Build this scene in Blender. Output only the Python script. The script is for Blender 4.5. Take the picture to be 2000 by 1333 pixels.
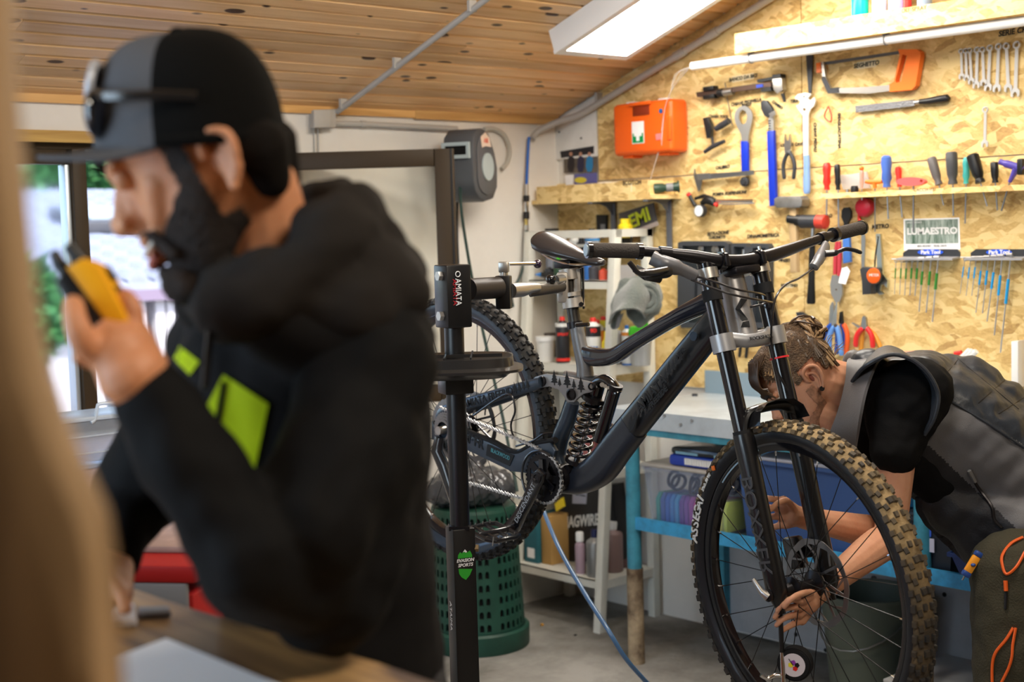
import bpy, bmesh, math, random
from math import sin, cos, pi, radians, sqrt, atan2, floor
from mathutils import Vector, Matrix, Quaternion, noise
from mathutils.geometry import tessellate_polygon
random.seed(7)
for o in list(bpy.data.objects): bpy.data.objects.remove(o)
SC = bpy.context.scene
COL = SC.collection
V = Vector
# ------------------------------------------------------------------ camera
FP, CA, PT, RO, HC = 2778., radians(42.2), radians(4.43), .028, 1.55
_f0 = V((sin(CA), cos(CA), 0)); _F = _f0*cos(PT)-V((0, 0, 1))*sin(PT); _R = V((cos(CA), -sin(CA), 0)); _U = _R.cross(_F)
_R2 = _R*cos(RO)-_U*sin(RO); _U2 = _U*cos(RO)+_R*sin(RO); CP = V((0, 0, HC))
cam = bpy.data.cameras.new('camera'); camo = bpy.data.objects.new('camera', cam); COL.objects.link(camo)
m = Matrix((_R2, _U2, -_F)).transposed().to_4x4(); m.translation = CP; camo.matrix_world = m
cam.lens = 50.0; cam.sensor_width = 36.0; cam.clip_start = .02; cam.clip_end = 200
cam.dof.use_dof = True; cam.dof.focus_distance = 3.35; cam.dof.aperture_fstop = 3.4; cam.dof.aperture_blades = 9
SC.camera = camo
# ------------------------------------------------------------------ world, sun, exposure
w = bpy.data.worlds.new('world'); SC.world = w; w.use_nodes = True
nt = w.node_tree; bg = nt.nodes['Background']
sky = nt.nodes.new('ShaderNodeTexSky'); sky.sky_type = 'NISHITA'; sky.sun_disc = False; sky.sun_elevation = radians(48); sky.sun_rotation = radians(200)
sky.air_density = 1.0; sky.dust_density = 1.5
nt.links.new(sky.outputs[0], bg.inputs[0]); bg.inputs[1].default_value = .42
sl = bpy.data.lights.new('sun', 'SUN'); sl.energy = 5.0; sl.angle = radians(1.5); sl.color = (1, .95, .86)
so = bpy.data.objects.new('sun', sl); COL.objects.link(so); so.rotation_euler = (radians(42), 0, radians(-25))
def area(name, loc, tgt, sx, sy, power, col):
    l = bpy.data.lights.new(name, 'AREA'); l.shape = 'RECTANGLE'; l.size = sx; l.size_y = sy; l.energy = power; l.color = col
    o = bpy.data.objects.new(name, l); COL.objects.link(o); o.location = loc
    o.rotation_euler = (V(tgt)-V(loc)).to_track_quat('-Z', 'Y').to_euler(); return o
# added cool fill from the left, imitating window daylight on the bike
area('left_fill', (-1.0, 2.2, 1.6), (2.2, 2.3, .9), 1.5, 1.9, 34, (.62, .81, 1))
# second ceiling lamp of the workshop, above and behind the camera
area('rear_ceiling_lamp', (1.2, -.2, 2.9), (1.2, .9, .5), 1.2, .4, 30, (1, .88, .72))
area('middle_ceiling_lamp', (2.55, 1.9, 2.72), (3.1, 2.6, .9), 1.2, .3, 29, (1, .93, .82))
SC.view_settings.view_transform = 'Standard'; SC.view_settings.look = 'None'
SC.view_settings.exposure = 0.5; SC.view_settings.gamma = 1.0; SC.view_settings.use_curve_mapping = False
# ------------------------------------------------------------------ pixel rays onto real planes
def ray(x, y): return _F*FP+_R2*(x-1000)-_U2*(y-666.5)
def onp(x, y, ax, val):
    d = ray(x, y); return CP+d*((val-CP[ax])/d[ax])
def dep(x, y, z): return CP+ray(x, y)*(z/FP)
XR, YB = 4.178, 4.299
def Wl(x, y, off=0): return onp(x, y, 0, XR-off)
def Wb(x, y, off=0): return onp(x, y, 1, YB-off)
BX = 2.555
def Bk(x, y, w=0): return onp(x, y, 0, BX-w)
# ------------------------------------------------------------------ materials
MATS = {}
def mat(name, col, rough=.5, metal=0., spec=.5, coat=0., noise_amt=0., scale=12., bump=0., bscale=60., trans=0., ior=1.45, alpha=1., emit=None, estr=0., sheen=0., stretch=None, col2=None, rough2=None, aniso=0.):
    if name in MATS: return MATS[name]
    m = bpy.data.materials.new(name); m.use_nodes = True; n = m.node_tree.nodes; L = m.node_tree.links; b = n['Principled BSDF']
    c = tuple(col)+(1,) if len(col) == 3 else col
    b.inputs['Base Color'].default_value = c; b.inputs['Roughness'].default_value = rough; b.inputs['Metallic'].default_value = metal
    b.inputs['Specular IOR Level'].default_value = spec; b.inputs['Coat Weight'].default_value = coat; b.inputs['Coat Roughness'].default_value = .08
    b.inputs['Transmission Weight'].default_value = trans; b.inputs['IOR'].default_value = ior; b.inputs['Alpha'].default_value = alpha
    b.inputs['Sheen Weight'].default_value = sheen
    if emit: b.inputs['Emission Color'].default_value = tuple(emit)+(1,); b.inputs['Emission Strength'].default_value = estr
    if noise_amt or col2 or bump:
        tc = n.new('ShaderNodeTexCoord'); vec = tc.outputs['Object']
        if stretch:
            mp = n.new('ShaderNodeMapping'); mp.inputs['Scale'].default_value = stretch; L.new(vec, mp.inputs[0]); vec = mp.outputs[0]
        if noise_amt or col2:
            nz = n.new('ShaderNodeTexNoise'); nz.inputs['Scale'].default_value = scale; nz.inputs['Detail'].default_value = 6; nz.inputs['Roughness'].default_value = .65; L.new(vec, nz.inputs[0])
            cr = n.new('ShaderNodeValToRGB'); L.new(nz.outputs[0], cr.inputs[0])
            c2 = tuple(col2)+(1,) if col2 else tuple(max(0, q*(1-noise_amt)) for q in c[:3])+(1,)
            cr.color_ramp.elements[0].position = .35; cr.color_ramp.elements[0].color = c2
            cr.color_ramp.elements[1].position = .65; cr.color_ramp.elements[1].color = c
            L.new(cr.outputs[0], b.inputs['Base Color'])
            if rough2 is not None:
                mr = n.new('ShaderNodeMapRange'); L.new(nz.outputs[0], mr.inputs[0]); mr.inputs[1].default_value = .35; mr.inputs[2].default_value = .65
                mr.inputs[3].default_value = rough2; mr.inputs[4].default_value = rough; L.new(mr.outputs[0], b.inputs['Roughness'])
        if bump:
            nb = n.new('ShaderNodeTexNoise'); nb.inputs['Scale'].default_value = bscale; nb.inputs['Detail'].default_value = 4; L.new(vec, nb.inputs[0])
            bp = n.new('ShaderNodeBump'); bp.inputs['Strength'].default_value = bump; bp.inputs['Distance'].default_value = .01; L.new(nb.outputs[0], bp.inputs['Height']); L.new(bp.outputs[0], b.inputs['Normal'])
    MATS[name] = m; return m
def tree_of(m): return m.node_tree.nodes, m.node_tree.links, m.node_tree.nodes['Principled BSDF']
def N(n, t, **k):
    x = n.new(t)
    for a, b in k.items(): setattr(x, a, b)
    return x
def osb_mat(name, tint=1.0):
    m = mat(name, (.7, .5, .25), .62, spec=.35); n, L, b = tree_of(m)
    tc = N(n, 'ShaderNodeTexCoord'); geo = tc.outputs['Object']
    dis = N(n, 'ShaderNodeTexNoise'); dis.inputs['Scale'].default_value = 9; L.new(geo, dis.inputs[0])
    add = N(n, 'ShaderNodeVectorMath', operation='MULTIPLY_ADD'); L.new(dis.outputs['Color'], add.inputs[0]); add.inputs[1].default_value = (.05, .05, .05); L.new(geo, add.inputs[2])
    layers = []
    for k, (rot, sc, off) in enumerate(((.2, (9, 17, 52), 0), (1.15, (8, 44, 15), 3.1), (-.7, (12, 20, 60), 7.7))):
        mp = N(n, 'ShaderNodeMapping'); mp.inputs['Rotation'].default_value = (rot, 0, .0); mp.inputs['Location'].default_value = (off, off, off); L.new(add.outputs[0], mp.inputs[0])
        mp2 = N(n, 'ShaderNodeMapping'); mp2.inputs['Scale'].default_value = (.01, sc[1], sc[2]); L.new(mp.outputs[0], mp2.inputs[0])
        vo = N(n, 'ShaderNodeTexVoronoi'); vo.inputs['Scale'].default_value = 1.0; vo.inputs['Randomness'].default_value = 1.0; L.new(mp2.outputs[0], vo.inputs[0])
        sp = N(n, 'ShaderNodeSeparateColor'); L.new(vo.outputs['Color'], sp.inputs[0]); layers.append((sp, vo))
    mix1 = N(n, 'ShaderNodeMix'); L.new(layers[0][0].outputs[1], mix1.inputs[0])
    L.new(layers[1][0].outputs[0], mix1.inputs[2]); L.new(layers[2][0].outputs[0], mix1.inputs[3])
    gt = N(n, 'ShaderNodeMath', operation='GREATER_THAN'); gt.inputs[1].default_value = .55; L.new(layers[0][0].outputs[2], gt.inputs[0])
    mix2 = N(n, 'ShaderNodeMix'); L.new(gt.outputs[0], mix2.inputs[0]); L.new(mix1.outputs[0], mix2.inputs[2]); L.new(layers[0][0].outputs[0], mix2.inputs[3])
    fm = N(n, 'ShaderNodeMapping'); fm.inputs['Rotation'].default_value = (.5, 0, 0); fm.inputs['Scale'].default_value = (1, 1.2, 2.6); L.new(add.outputs[0], fm.inputs[0]); fn = N(n, 'ShaderNodeTexNoise'); fn.inputs['Scale'].default_value = 38; fn.inputs['Detail'].default_value = 7; fn.inputs['Roughness'].default_value = .75; fn.inputs['Distortion'].default_value = 1.2; L.new(fm.outputs[0], fn.inputs[0])
    ad = N(n, 'ShaderNodeMath', operation='MULTIPLY_ADD'); L.new(fn.outputs[0], ad.inputs[0]); ad.inputs[1].default_value = 1.15; ad2 = N(n, 'ShaderNodeMath', operation='MULTIPLY_ADD'); L.new(mix2.outputs[0], ad2.inputs[0]); ad2.inputs[1].default_value = 1.0; ad2.inputs[2].default_value = -.42; L.new(ad2.outputs[0], ad.inputs[2])
    cr = N(n, 'ShaderNodeValToRGB'); L.new(ad.outputs[0], cr.inputs[0]); e = cr.color_ramp.elements
    t = tint
    e[0].position = .1; e[0].color = (.42*t, .25*t, .09*t, 1); e[1].position = 1.25 if False else 1.0; e[1].color = (.80*t, .60*t, .28*t, 1)
    q = e.new(.33); q.color = (.58*t, .38*t, .14*t, 1); q = e.new(.62); q.color = (.70*t, .49*t, .20*t, 1)
    L.new(cr.outputs[0], b.inputs['Base Color'])
    bp = N(n, 'ShaderNodeBump'); bp.inputs['Strength'].default_value = .35; bp.inputs['Distance'].default_value = .004; L.new(ad.outputs[0], bp.inputs['Height']); L.new(bp.outputs[0], b.inputs['Normal'])
    return m
def wood_mat(name, c1, c2, knots=True, grain_axis=0, rough=.45, knot_col=(.07, .03, .012), kscale=12.):
    m = mat(name, c1, rough, spec=.4); n, L, b = tree_of(m)
    tc = N(n, 'ShaderNodeTexCoord'); oi = N(n, 'ShaderNodeObjectInfo')
    # Random offset per plank
    mu = N(n, 'ShaderNodeVectorMath', operation='SCALE'); mu.inputs[0].default_value = (7, 13, 5); L.new(oi.outputs['Random'], mu.inputs['Scale'])
    ad = N(n, 'ShaderNodeVectorMath', operation='ADD'); L.new(tc.outputs['Object'], ad.inputs[0]); L.new(mu.outputs[0], ad.inputs[1])
    sc = [28, 28, 28]; sc[grain_axis] = 1.6
    mp = N(n, 'ShaderNodeMapping'); mp.inputs['Scale'].default_value = sc; L.new(ad.outputs[0], mp.inputs[0])
    nz = N(n, 'ShaderNodeTexNoise'); nz.inputs['Scale'].default_value = 1.3; nz.inputs['Detail'].default_value = 5; nz.inputs['Distortion'].default_value = .6; L.new(mp.outputs[0], nz.inputs[0])
    cr = N(n, 'ShaderNodeValToRGB'); L.new(nz.outputs[0], cr.inputs[0]); cr.color_ramp.elements[0].position = .32; cr.color_ramp.elements[0].color = tuple(c2)+(1,); cr.color_ramp.elements[1].position = .62; cr.color_ramp.elements[1].color = tuple(c1)+(1,)
    hs = N(n, 'ShaderNodeHueSaturation'); L.new(cr.outputs[0], hs.inputs['Color']); mr = N(n, 'ShaderNodeMapRange'); L.new(oi.outputs['Random'], mr.inputs[0]); mr.inputs[3].default_value = .8; mr.inputs[4].default_value = 1.18; L.new(mr.outputs[0], hs.inputs['Value'])
    out = hs.outputs[0]
    if knots:
        s2 = [kscale*1.5]*3; s2[grain_axis] = kscale*.62
        mp2 = N(n, 'ShaderNodeMapping'); mp2.inputs['Scale'].default_value = s2; L.new(ad.outputs[0], mp2.inputs[0])
        vo = N(n, 'ShaderNodeTexVoronoi'); vo.inputs['Scale'].default_value = 1.; L.new(mp2.outputs[0], vo.inputs[0])
        sp = N(n, 'ShaderNodeSeparateColor'); L.new(vo.outputs['Color'], sp.inputs[0])
        rr = N(n, 'ShaderNodeMapRange'); L.new(sp.outputs[0], rr.inputs[0]); rr.inputs[1].default_value = .3; rr.inputs[2].default_value = 1.; rr.inputs[3].default_value = 0.03; rr.inputs[4].default_value = .27
        sb = N(n, 'ShaderNodeMath', operation='SUBTRACT'); L.new(rr.outputs[0], sb.inputs[0]); L.new(vo.outputs['Distance'], sb.inputs[1])
        k = N(n, 'ShaderNodeMapRange'); L.new(sb.outputs[0], k.inputs[0]); k.inputs[1].default_value = -.03; k.inputs[2].default_value = .03
        mx = N(n, 'ShaderNodeMix', data_type='RGBA'); L.new(k.outputs[0], mx.inputs[0]); L.new(out, mx.inputs[6]); mx.inputs[7].default_value = tuple(knot_col)+(1,); out = mx.outputs[2]
    L.new(out, b.inputs['Base Color'])
    bp = N(n, 'ShaderNodeBump'); bp.inputs['Strength'].default_value = .15; bp.inputs['Distance'].default_value = .003; L.new(nz.outputs[0], bp.inputs['Height']); L.new(bp.outputs[0], b.inputs['Normal'])
    return m
# ------------------------------------------------------------------ mesh helper
def frame(d):
    d = V(d).normalized(); a = V((0, 0, 1)) if abs(d.z) < .9 else V((1, 0, 0))
    x = a.cross(d).normalized(); return x, d.cross(x), d
ORG = {}
class G:
    def __init__(s): s.b = bmesh.new()
    def faces(s, vs, fs):
        v = [s.b.verts.new(p) for p in vs]
        for f in fs:
            try: s.b.faces.new([v[i] for i in f])
            except ValueError: pass
        return v
    def box(s, c, sz, rot=None, bev=0., seg=2):
        c = V(c); h = V(sz)/2; R = rot if rot is not None else Matrix.Identity(3)
        t = bmesh.new(); bmesh.ops.create_cube(t, size=1)
        for v in t.verts: v.co = V((v.co.x*sz[0], v.co.y*sz[1], v.co.z*sz[2]))
        if bev > 0: bmesh.ops.bevel(t, geom=t.edges[:], offset=min(bev, min(sz)*.45), segments=seg, affect='EDGES', profile=.5)
        for v in t.verts: v.co = R @ v.co + c
        s.add(t); return s
    def add(s, t):
        me = bpy.data.meshes.new('tmp'); t.to_mesh(me); t.free(); s.b.from_mesh(me); bpy.data.meshes.remove(me)
    def bx(s, a, b, bev=0.):
        a, b = V(a), V(b); lo = V([min(a[i], b[i]) for i in range(3)]); hi = V([max(a[i], b[i]) for i in range(3)])
        return s.box((lo+hi)/2, [max(q, 1e-4) for q in hi-lo], bev=bev)
    def cyl(s, p, q, r, r2=None, n=16, cap=True):
        return s.tube([p, q], [r, r if r2 is None else r2], n, cap)
    def tube(s, pts, r, n=12, cap=True, flat=None, closed=False, up=None, sq=1.):
        spw = lambda v: (1 if v >= 0 else -1)*abs(v)**sq
        pts = [V(p) for p in pts]; k = len(pts)
        if not isinstance(r, (list, tuple)): r = [r]*k
        rings = []; X = None
        for i, p in enumerate(pts):
            if closed: d = pts[(i+1) % k]-pts[i-1]
            else: d = pts[min(i+1, k-1)]-pts[max(i-1, 0)]
            if d.length < 1e-9: d = V((0, 0, 1))
            d.normalize()
            if X is None:
                X = frame(d)[0] if up is None else (V(up)-d*V(up).dot(d)).normalized()
            else:
                X = (X-d*X.dot(d))
                X = X.normalized() if X.length > 1e-6 else frame(d)[0]
            Y = d.cross(X); rx, ry = (r[i] if isinstance(r[i], (tuple, list)) else (r[i], r[i]*(flat or 1)))
            rings.append([s.b.verts.new(p+X*spw(cos(2*pi*j/n))*rx+Y*spw(sin(2*pi*j/n))*ry) for j in range(n)])
        for i in range(k if closed else k-1):
            A, B = rings[i], rings[(i+1) % k]
            for j in range(n): s.b.faces.new((A[j], A[(j+1) % n], B[(j+1) % n], B[j]))
        if cap and not closed:
            s.b.faces.new(rings[0][::-1]); s.b.faces.new(rings[-1])
        return s
    def lathe(s, prof, o=(0, 0, 0), ax=(0, 0, 1), n=24, sx=1., sy=1., xd=None):
        X, Y, Z = frame(ax)
        if xd is not None: X = V(xd).normalized(); Y = Z.cross(X)
        o = V(o); rings = []
        for r, z in prof:
            if r < 1e-6: rings.append([s.b.verts.new(o+Z*z)])
            else: rings.append([s.b.verts.new(o+Z*z+X*cos(2*pi*j/n)*r*sx+Y*sin(2*pi*j/n)*r*sy) for j in range(n)])
        for A, B in zip(rings, rings[1:]):
            for j in range(n):
                k = (j+1) % n
                if len(A) == 1 and len(B) == 1: continue
                if len(A) == 1: s.b.faces.new((A[0], B[k], B[j]))
                elif len(B) == 1: s.b.faces.new((A[j], A[k], B[0]))
                else: s.b.faces.new((A[j], A[k], B[k], B[j]))
        return s
    def sph(s, c, r, n=16, m=10, R=None):
        if not isinstance(r, (tuple, list)): r = (r, r, r)
        t = bmesh.new(); bmesh.ops.create_uvsphere(t, u_segments=n, v_segments=m, radius=1)
        for v in t.verts:
            p = V((v.co.x*r[0], v.co.y*r[1], v.co.z*r[2])); v.co = (R @ p if R is not None else p)+V(c)
        s.add(t); return s
    def torus(s, c, ax, R, r, n=48, m=10, a0=0, a1=2*pi):
        X, Y, Z = frame(ax); full = abs(a1-a0-2*pi) < 1e-6; k = n if full else n+1
        pts = [V(c)+X*R*cos(a0+(a1-a0)*i/n)+Y*R*sin(a0+(a1-a0)*i/n) for i in range(k)]
        return s.tube(pts, r, m, closed=full)
    def prism(s, poly, vec, holes=(), bev=0.):
        poly = [V(p) for p in poly]; vec = V(vec); loops = [poly]+[[V(p) for p in h] for h in holes]
        tris = tessellate_polygon([[p for p in l] for l in loops]); allp = [p for l in loops for p in l]
        if bev > 0 and not holes:
            t = bmesh.new(); a = [t.verts.new(p) for p in poly]; b2 = [t.verts.new(p+vec) for p in poly]; k = len(poly)
            fa = t.faces.new(a); fb = t.faces.new(b2[::-1])
            for i in range(k): t.faces.new((a[i], b2[i], b2[(i+1) % k], a[(i+1) % k]))
            bmesh.ops.recalc_face_normals(t, faces=t.faces[:])
            es = set(fa.edges) | set(fb.edges)
            bmesh.ops.bevel(t, geom=list(es), offset=bev, segments=2, affect='EDGES', profile=.5, clamp_overlap=True)
            s.add(t); return s
        va = [s.b.verts.new(p) for p in allp]; vb = [s.b.verts.new(p+vec) for p in allp]
        for t in tris:
            try: s.b.faces.new([va[i] for i in t]); s.b.faces.new([vb[i] for i in reversed(t)])
            except ValueError: pass
        o = 0
        for l in loops:
            k = len(l)
            for i in range(k):
                a, b2 = o+i, o+(i+1) % k
                try: s.b.faces.new((va[a], vb[a], vb[b2], va[b2]))
                except ValueError: pass
            o += k
        return s
    def build(s, name, m, parent=None, smooth=True, ang=38, recalc=True, origin=None):
        if recalc: bmesh.ops.recalc_face_normals(s.b, faces=s.b.faces[:])
        me = bpy.data.meshes.new(name); s.b.to_mesh(me); s.b.free()
        return link(name, me, m, parent, smooth, ang, origin)
def link(name, me, m, parent=None, smooth=True, ang=38, origin=None):
    if len(me.vertices) == 0: me.from_pydata([(0, 0, 0)], [], [])
    co = [v.co for v in me.vertices]
    lo = V([min(c[i] for c in co) for i in range(3)]); hi = V([max(c[i] for c in co) for i in range(3)])
    c = V(origin) if origin is not None else (lo+hi)/2
    me.transform(Matrix.Translation(-c))
    if smooth:
        me.polygons.foreach_set('use_smooth', [True]*len(me.polygons)); me.set_sharp_from_angle(angle=radians(ang))
    for x in (m if isinstance(m, (list, tuple)) else [m]): me.materials.append(x)
    o = bpy.data.objects.new(name, me); COL.objects.link(o); ORG[o.name] = c
    if parent is not None: o.parent = parent; o.location = c-ORG[parent.name]
    else: o.location = c
    return o
def thing(name, label, cat, loc, group=None):
    o = bpy.data.objects.new(name, None); COL.objects.link(o); o.location = loc; o.empty_display_size = .05; ORG[o.name] = V(loc)
    return tag(o, label, cat, group)
def tag(o, label, cat, group=None, kind=None):
    o['label'] = label; o['category'] = cat
    if group: o['group'] = group
    if kind: o['kind'] = kind
    return o
def lab(o, label): o['label'] = label; return o
def st(o): o['kind'] = 'structure'; return o
def dup(root, loc, label=None, group=None, rot=None):
    r = root.copy(); COL.objects.link(r); r.location = loc
    if rot is not None: r.rotation_euler = rot
    if label: r['label'] = label
    if group: r['group'] = group
    for ch in list(root.children):
        c = ch.copy(); COL.objects.link(c); c.parent = r
        for g in list(ch.children):
            d = g.copy(); COL.objects.link(d); d.parent = c
    return r
def text(name, s, o, xd, up, size, m, parent=None, ext=.0006, shear=0., align='CENTER', bold=0., spacing=1., widthto=None):
    cu = bpy.data.curves.new('t', 'FONT'); cu.body = s; cu.size = size; cu.align_x = align; cu.align_y = 'CENTER'; cu.extrude = ext; cu.shear = shear; cu.offset = bold; cu.space_character = spacing; cu.resolution_u = 3
    ob = bpy.data.objects.new('t', cu); COL.objects.link(ob); dg = bpy.context.evaluated_depsgraph_get()
    me = bpy.data.meshes.new_from_object(ob.evaluated_get(dg)); bpy.data.objects.remove(ob); bpy.data.curves.remove(cu)
    X = V(xd).normalized(); Y = V(up); Y = (Y-X*Y.dot(X)).normalized(); Z = X.cross(Y)
    if widthto:
        xs = [v.co.x for v in me.vertices]; k = widthto/max(1e-6, max(xs)-min(xs)); me.transform(Matrix.Diagonal((k, 1, 1, 1)))
    M = Matrix((X, Y, Z)).transposed().to_4x4(); M.translation = V(o); me.transform(M); me.materials.clear()
    return link(name, me, m, parent, smooth=False)
def catmull(pts, k=6):
    P = [V(p) for p in pts]; out = []
    for i in range(len(P)-1):
        a, b, c, d = P[max(i-1, 0)], P[i], P[i+1], P[min(i+2, len(P)-1)]
        for j in range(k):
            t = j/k; out.append(.5*((2*b)+(c-a)*t+(2*a-5*b+4*c-d)*t*t+(3*b-a-3*c+d)*t**3))
    out.append(P[-1]); return out
def arc(cx, cy, r, a0, a1, n=12, ry=None):
    return [(cx+r*cos(radians(a0+(a1-a0)*i/n)), cy+(ry or r)*sin(radians(a0+(a1-a0)*i/n))) for i in range(n+1)]
def circ(cx, cy, r, n=20, ry=None): return arc(cx, cy, r, 0, 360, n, ry)[:-1]
# common materials
BLACK = mat('black_plastic', (.007, .007, .008), .4)
BLKM = mat('black_metal', (.010, .010, .012), .28, .0, coat=.6)
RUB = mat('black_rubber', (.008, .008, .009), .7, spec=.3)
STEEL = mat('steel', (.42, .42, .42), .32, 1.)
CHROME = mat('chrome', (.75, .75, .76), .15, 1.)
SILV = mat('silver_alloy', (.5, .48, .45), .35, .9)
DGREY = mat('dark_grey_plastic', (.03, .032, .038), .45)
GREY = mat('grey_plastic', (.2, .2, .21), .5)
WHITE = mat('white_paint', (.78, .77, .74), .45, noise_amt=.12, scale=8)
WPLA = mat('white_plastic', (.8, .8, .8), .35)
RED = mat('red_plastic', (.7, .03, .02), .35)
ORANGE = mat('orange_plastic', (.85, .17, .015), .38)
BLUE = mat('blue_plastic', (.01, .06, .55), .35)
GREEN = mat('green_plastic', (.02, .35, .06), .4)
YEL = mat('yellow_plastic', (.85, .65, .02), .4)
INK = mat('black_ink', (.02, .018, .016), .7)
PAPER = mat('white_paper', (.9, .9, .92), .7)
# ================================================================== STRUCTURE
def cz(y, off=0): return 2.012+(YB-y)*.347-off
X0, Y0 = -1.3, -1.6
PLASTER = mat('white_plaster', (.80, .765, .71), .85, noise_amt=.08, scale=3.5, bump=.12, bscale=25)
CONC = mat('concrete', (.34, .325, .30), .75, col2=(.13, .12, .105), scale=2.6, bump=.25, bscale=40)
st(G().bx((X0, Y0, -.15), (XR+.05, YB+.05, 0)).build('floor', CONC))
# back wall with window opening
WX0, WX1, WZ0, WZ1 = 1.15, 2.80, .92, 1.905
g = G(); g.bx((X0, YB, 0), (XR+.25, YB+.22, WZ0)); g.bx((X0, YB, WZ1), (XR+.25, YB+.22, 2.35)); g.bx((X0, YB, WZ0), (WX0, YB+.22, WZ1)); g.bx((WX1, YB, WZ0), (XR+.25, YB+.22, WZ1))
wall_back = st(g.build('wall_back', PLASTER))
DARKW = mat('low_bounce_plaster', (.30, .24, .18), .85, noise_amt=.1, scale=3)  # unseen walls given a darker tone to weaken bounced light
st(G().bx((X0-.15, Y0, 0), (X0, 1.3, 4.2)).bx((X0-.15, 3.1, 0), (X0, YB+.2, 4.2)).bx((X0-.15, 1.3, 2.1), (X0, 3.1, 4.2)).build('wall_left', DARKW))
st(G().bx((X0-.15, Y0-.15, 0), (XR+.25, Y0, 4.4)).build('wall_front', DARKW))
wall_right = st(G().bx((XR+.012, Y0, 0), (XR+.25, YB+.2, 4.4)).build('wall_right', PLASTER))
OSB = osb_mat('osb_board'); OSBL = osb_mat('osb_board_pale', 1.12)
# OSB sheets of the tool wall (joints where the photograph shows them)
def sheet(name, y0, y1, z0, z1a, z1b, m, th=.012):
    g = G(); g.prism([(XR+.012, y0, z0), (XR+.012, y1, z0), (XR+.012, y1, z1b), (XR+.012, y0, z1a)], (-th, 0, 0)); return g.build(name, m, wall_right, smooth=False)
sheet('osb_panel', 3.052, 4.055, 1.744, cz(3.052), cz(4.055), OSB)
sheet('osb_panel', 3.05, 4.30, .93, 1.74, 1.74, OSB)
sheet('osb_panel', 1.802, 3.048, .93, 1.74, 1.74, OSB)
sheet('osb_panel', 1.802, 3.048, 1.744, cz(1.802), cz(3.048), OSB)
sheet('osb_panel', .55, 1.798, .93, cz(.55), cz(1.798), OSB)
g = G(); g.prism([(XR+.012, 4.06, 1.842), (XR+.012, 4.3, 1.842), (XR+.012, 4.3, 2.0), (XR+.012, 4.06, cz(4.06, .01))], (-.014, 0, 0)); g.build('white_panel', WHITE, wall_right)
for p in ((1092, 258), (1135, 270)): G().cyl(Wl(*p, 0), Wl(*p, .006), .004, n=8).build('screw', DGREY, wall_right)
# sloped ceiling: deck plus single tongue and groove boards
PINE = wood_mat('pine_boards', (.84, .54, .27), (.70, .40, .17), rough=.33)
g = G(); g.prism([(X0-.15, YB+.4, cz(YB+.4)+.02), (X0-.15, Y0-.15, cz(Y0-.15)+.02), (X0-.15, Y0-.15, cz(Y0-.15)+.14), (X0-.15, YB+.4, cz(YB+.4)+.14)], (XR+.4-X0, 0, 0))
ceiling = st(g.build('ceiling', mat('dark_deck', (.03, .014, .006), .8), smooth=False))
sl_ = sqrt(1+.347**2); pitch = .0675
rnd = random.Random(3)
for i in range(62):
    y1 = YB-i*pitch/sl_*1.02; y0 = y1-(pitch-.0085)/sl_*1.02
    cuts = sorted(set([X0]+[c for c in (rnd.uniform(.6, 2.2), rnd.uniform(2.6, 3.9)) if rnd.random() < .5 and i < 40]+[XR]))
    if i == 2: cuts = [X0, 1.72, XR]
    if i == 4: cuts = [X0, 1.685, XR]
    if i == 6: cuts = [X0, 1.70, XR]
    for a, b in zip(cuts, cuts[1:]):
        d = rnd.uniform(-.0008, .0008)
        g = G(); e = .0022
        ring = []
        for (yy, dz) in ((y0, .005), (y0+.003, 0), (y1-.003, 0), (y1, .005), (y1, .02), (y0, .02)): ring.append((a+.0008, yy, cz(yy)+dz+d))
        g.prism(ring, (b-a-.0016, 0, 0)); g.build('ceiling_board', PINE, ceiling, smooth=False)
PINE2 = wood_mat('pine_trim', (.7, .42, .16), (.55, .3, .1), knots=False)
g = G(); g.bx((X0, YB-.016, 1.99), (3.42, YB, 2.02)); st(g.build('trim_1', PINE2))
g = G(); g.bx((3.42, YB-.02, 1.986), (XR, YB, 2.02)); st(g.build('trim_2', PINE2))
g = G(); g.bx((WX0-.3, YB-.012, 1.868), (2.72, YB+.01, 1.905)); st(g.build('trim_3', wood_mat('trim_yellow', (.66, .42, .12), (.45, .25, .06), knots=False)))
# ceiling lamp
EM = mat('lamp_diffuser', (.95, .95, .92), .5, emit=(1, .945, .85), estr=17.)
up = V((0, -1, .347)).normalized(); nrm = V((0, -.347, -1)).normalized(); nrm = V((0, .347, 1)).normalized()*-1
def cl(x, y, off): return V((x, y, cz(y)))+nrm*off
lamp = thing('ceiling_lamp', 'long white fluorescent ceiling fixture glowing above the tool wall', 'lamp', (3.68, 3.1, 2.3))
g = G(); a, b = cl(3.505, 3.63, 0), cl(3.87, 3.63, 0); L_ = 1.32
def lampbar(x0, x1, o0, o1, l0=0, l1=L_, ins=0):
    pts = [cl(x0, 3.63, o0)+up*l0, cl(x1, 3.63, o0)+up*l0, cl(x1, 3.63, o1)+up*l0, cl(x0, 3.63, o1)+up*l0]
    return pts, up*(l1-l0)
p, v = lampbar(3.505, 3.868, 0, .075); g.prism(p, v); g.build('lamp_housing', WPLA, lamp, smooth=False)
g = G()
for x0, x1, l0, l1 in ((3.503, 3.533, -.002, L_), (3.84, 3.87, -.002, L_), (3.53, 3.843, -.002, .03), (3.53, 3.843, L_-.03, L_)):
    p, v = lampbar(x0, x1, .0755, .088, l0, l1); g.prism(p, v)
g.build('lamp_rim', WPLA, lamp, smooth=False)
g = G(); p, v = lampbar(3.535, 3.838, .0756, .082, .032, L_-.032); g.prism(p, v); g.build('diffuser', EM, lamp, smooth=False)
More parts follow.
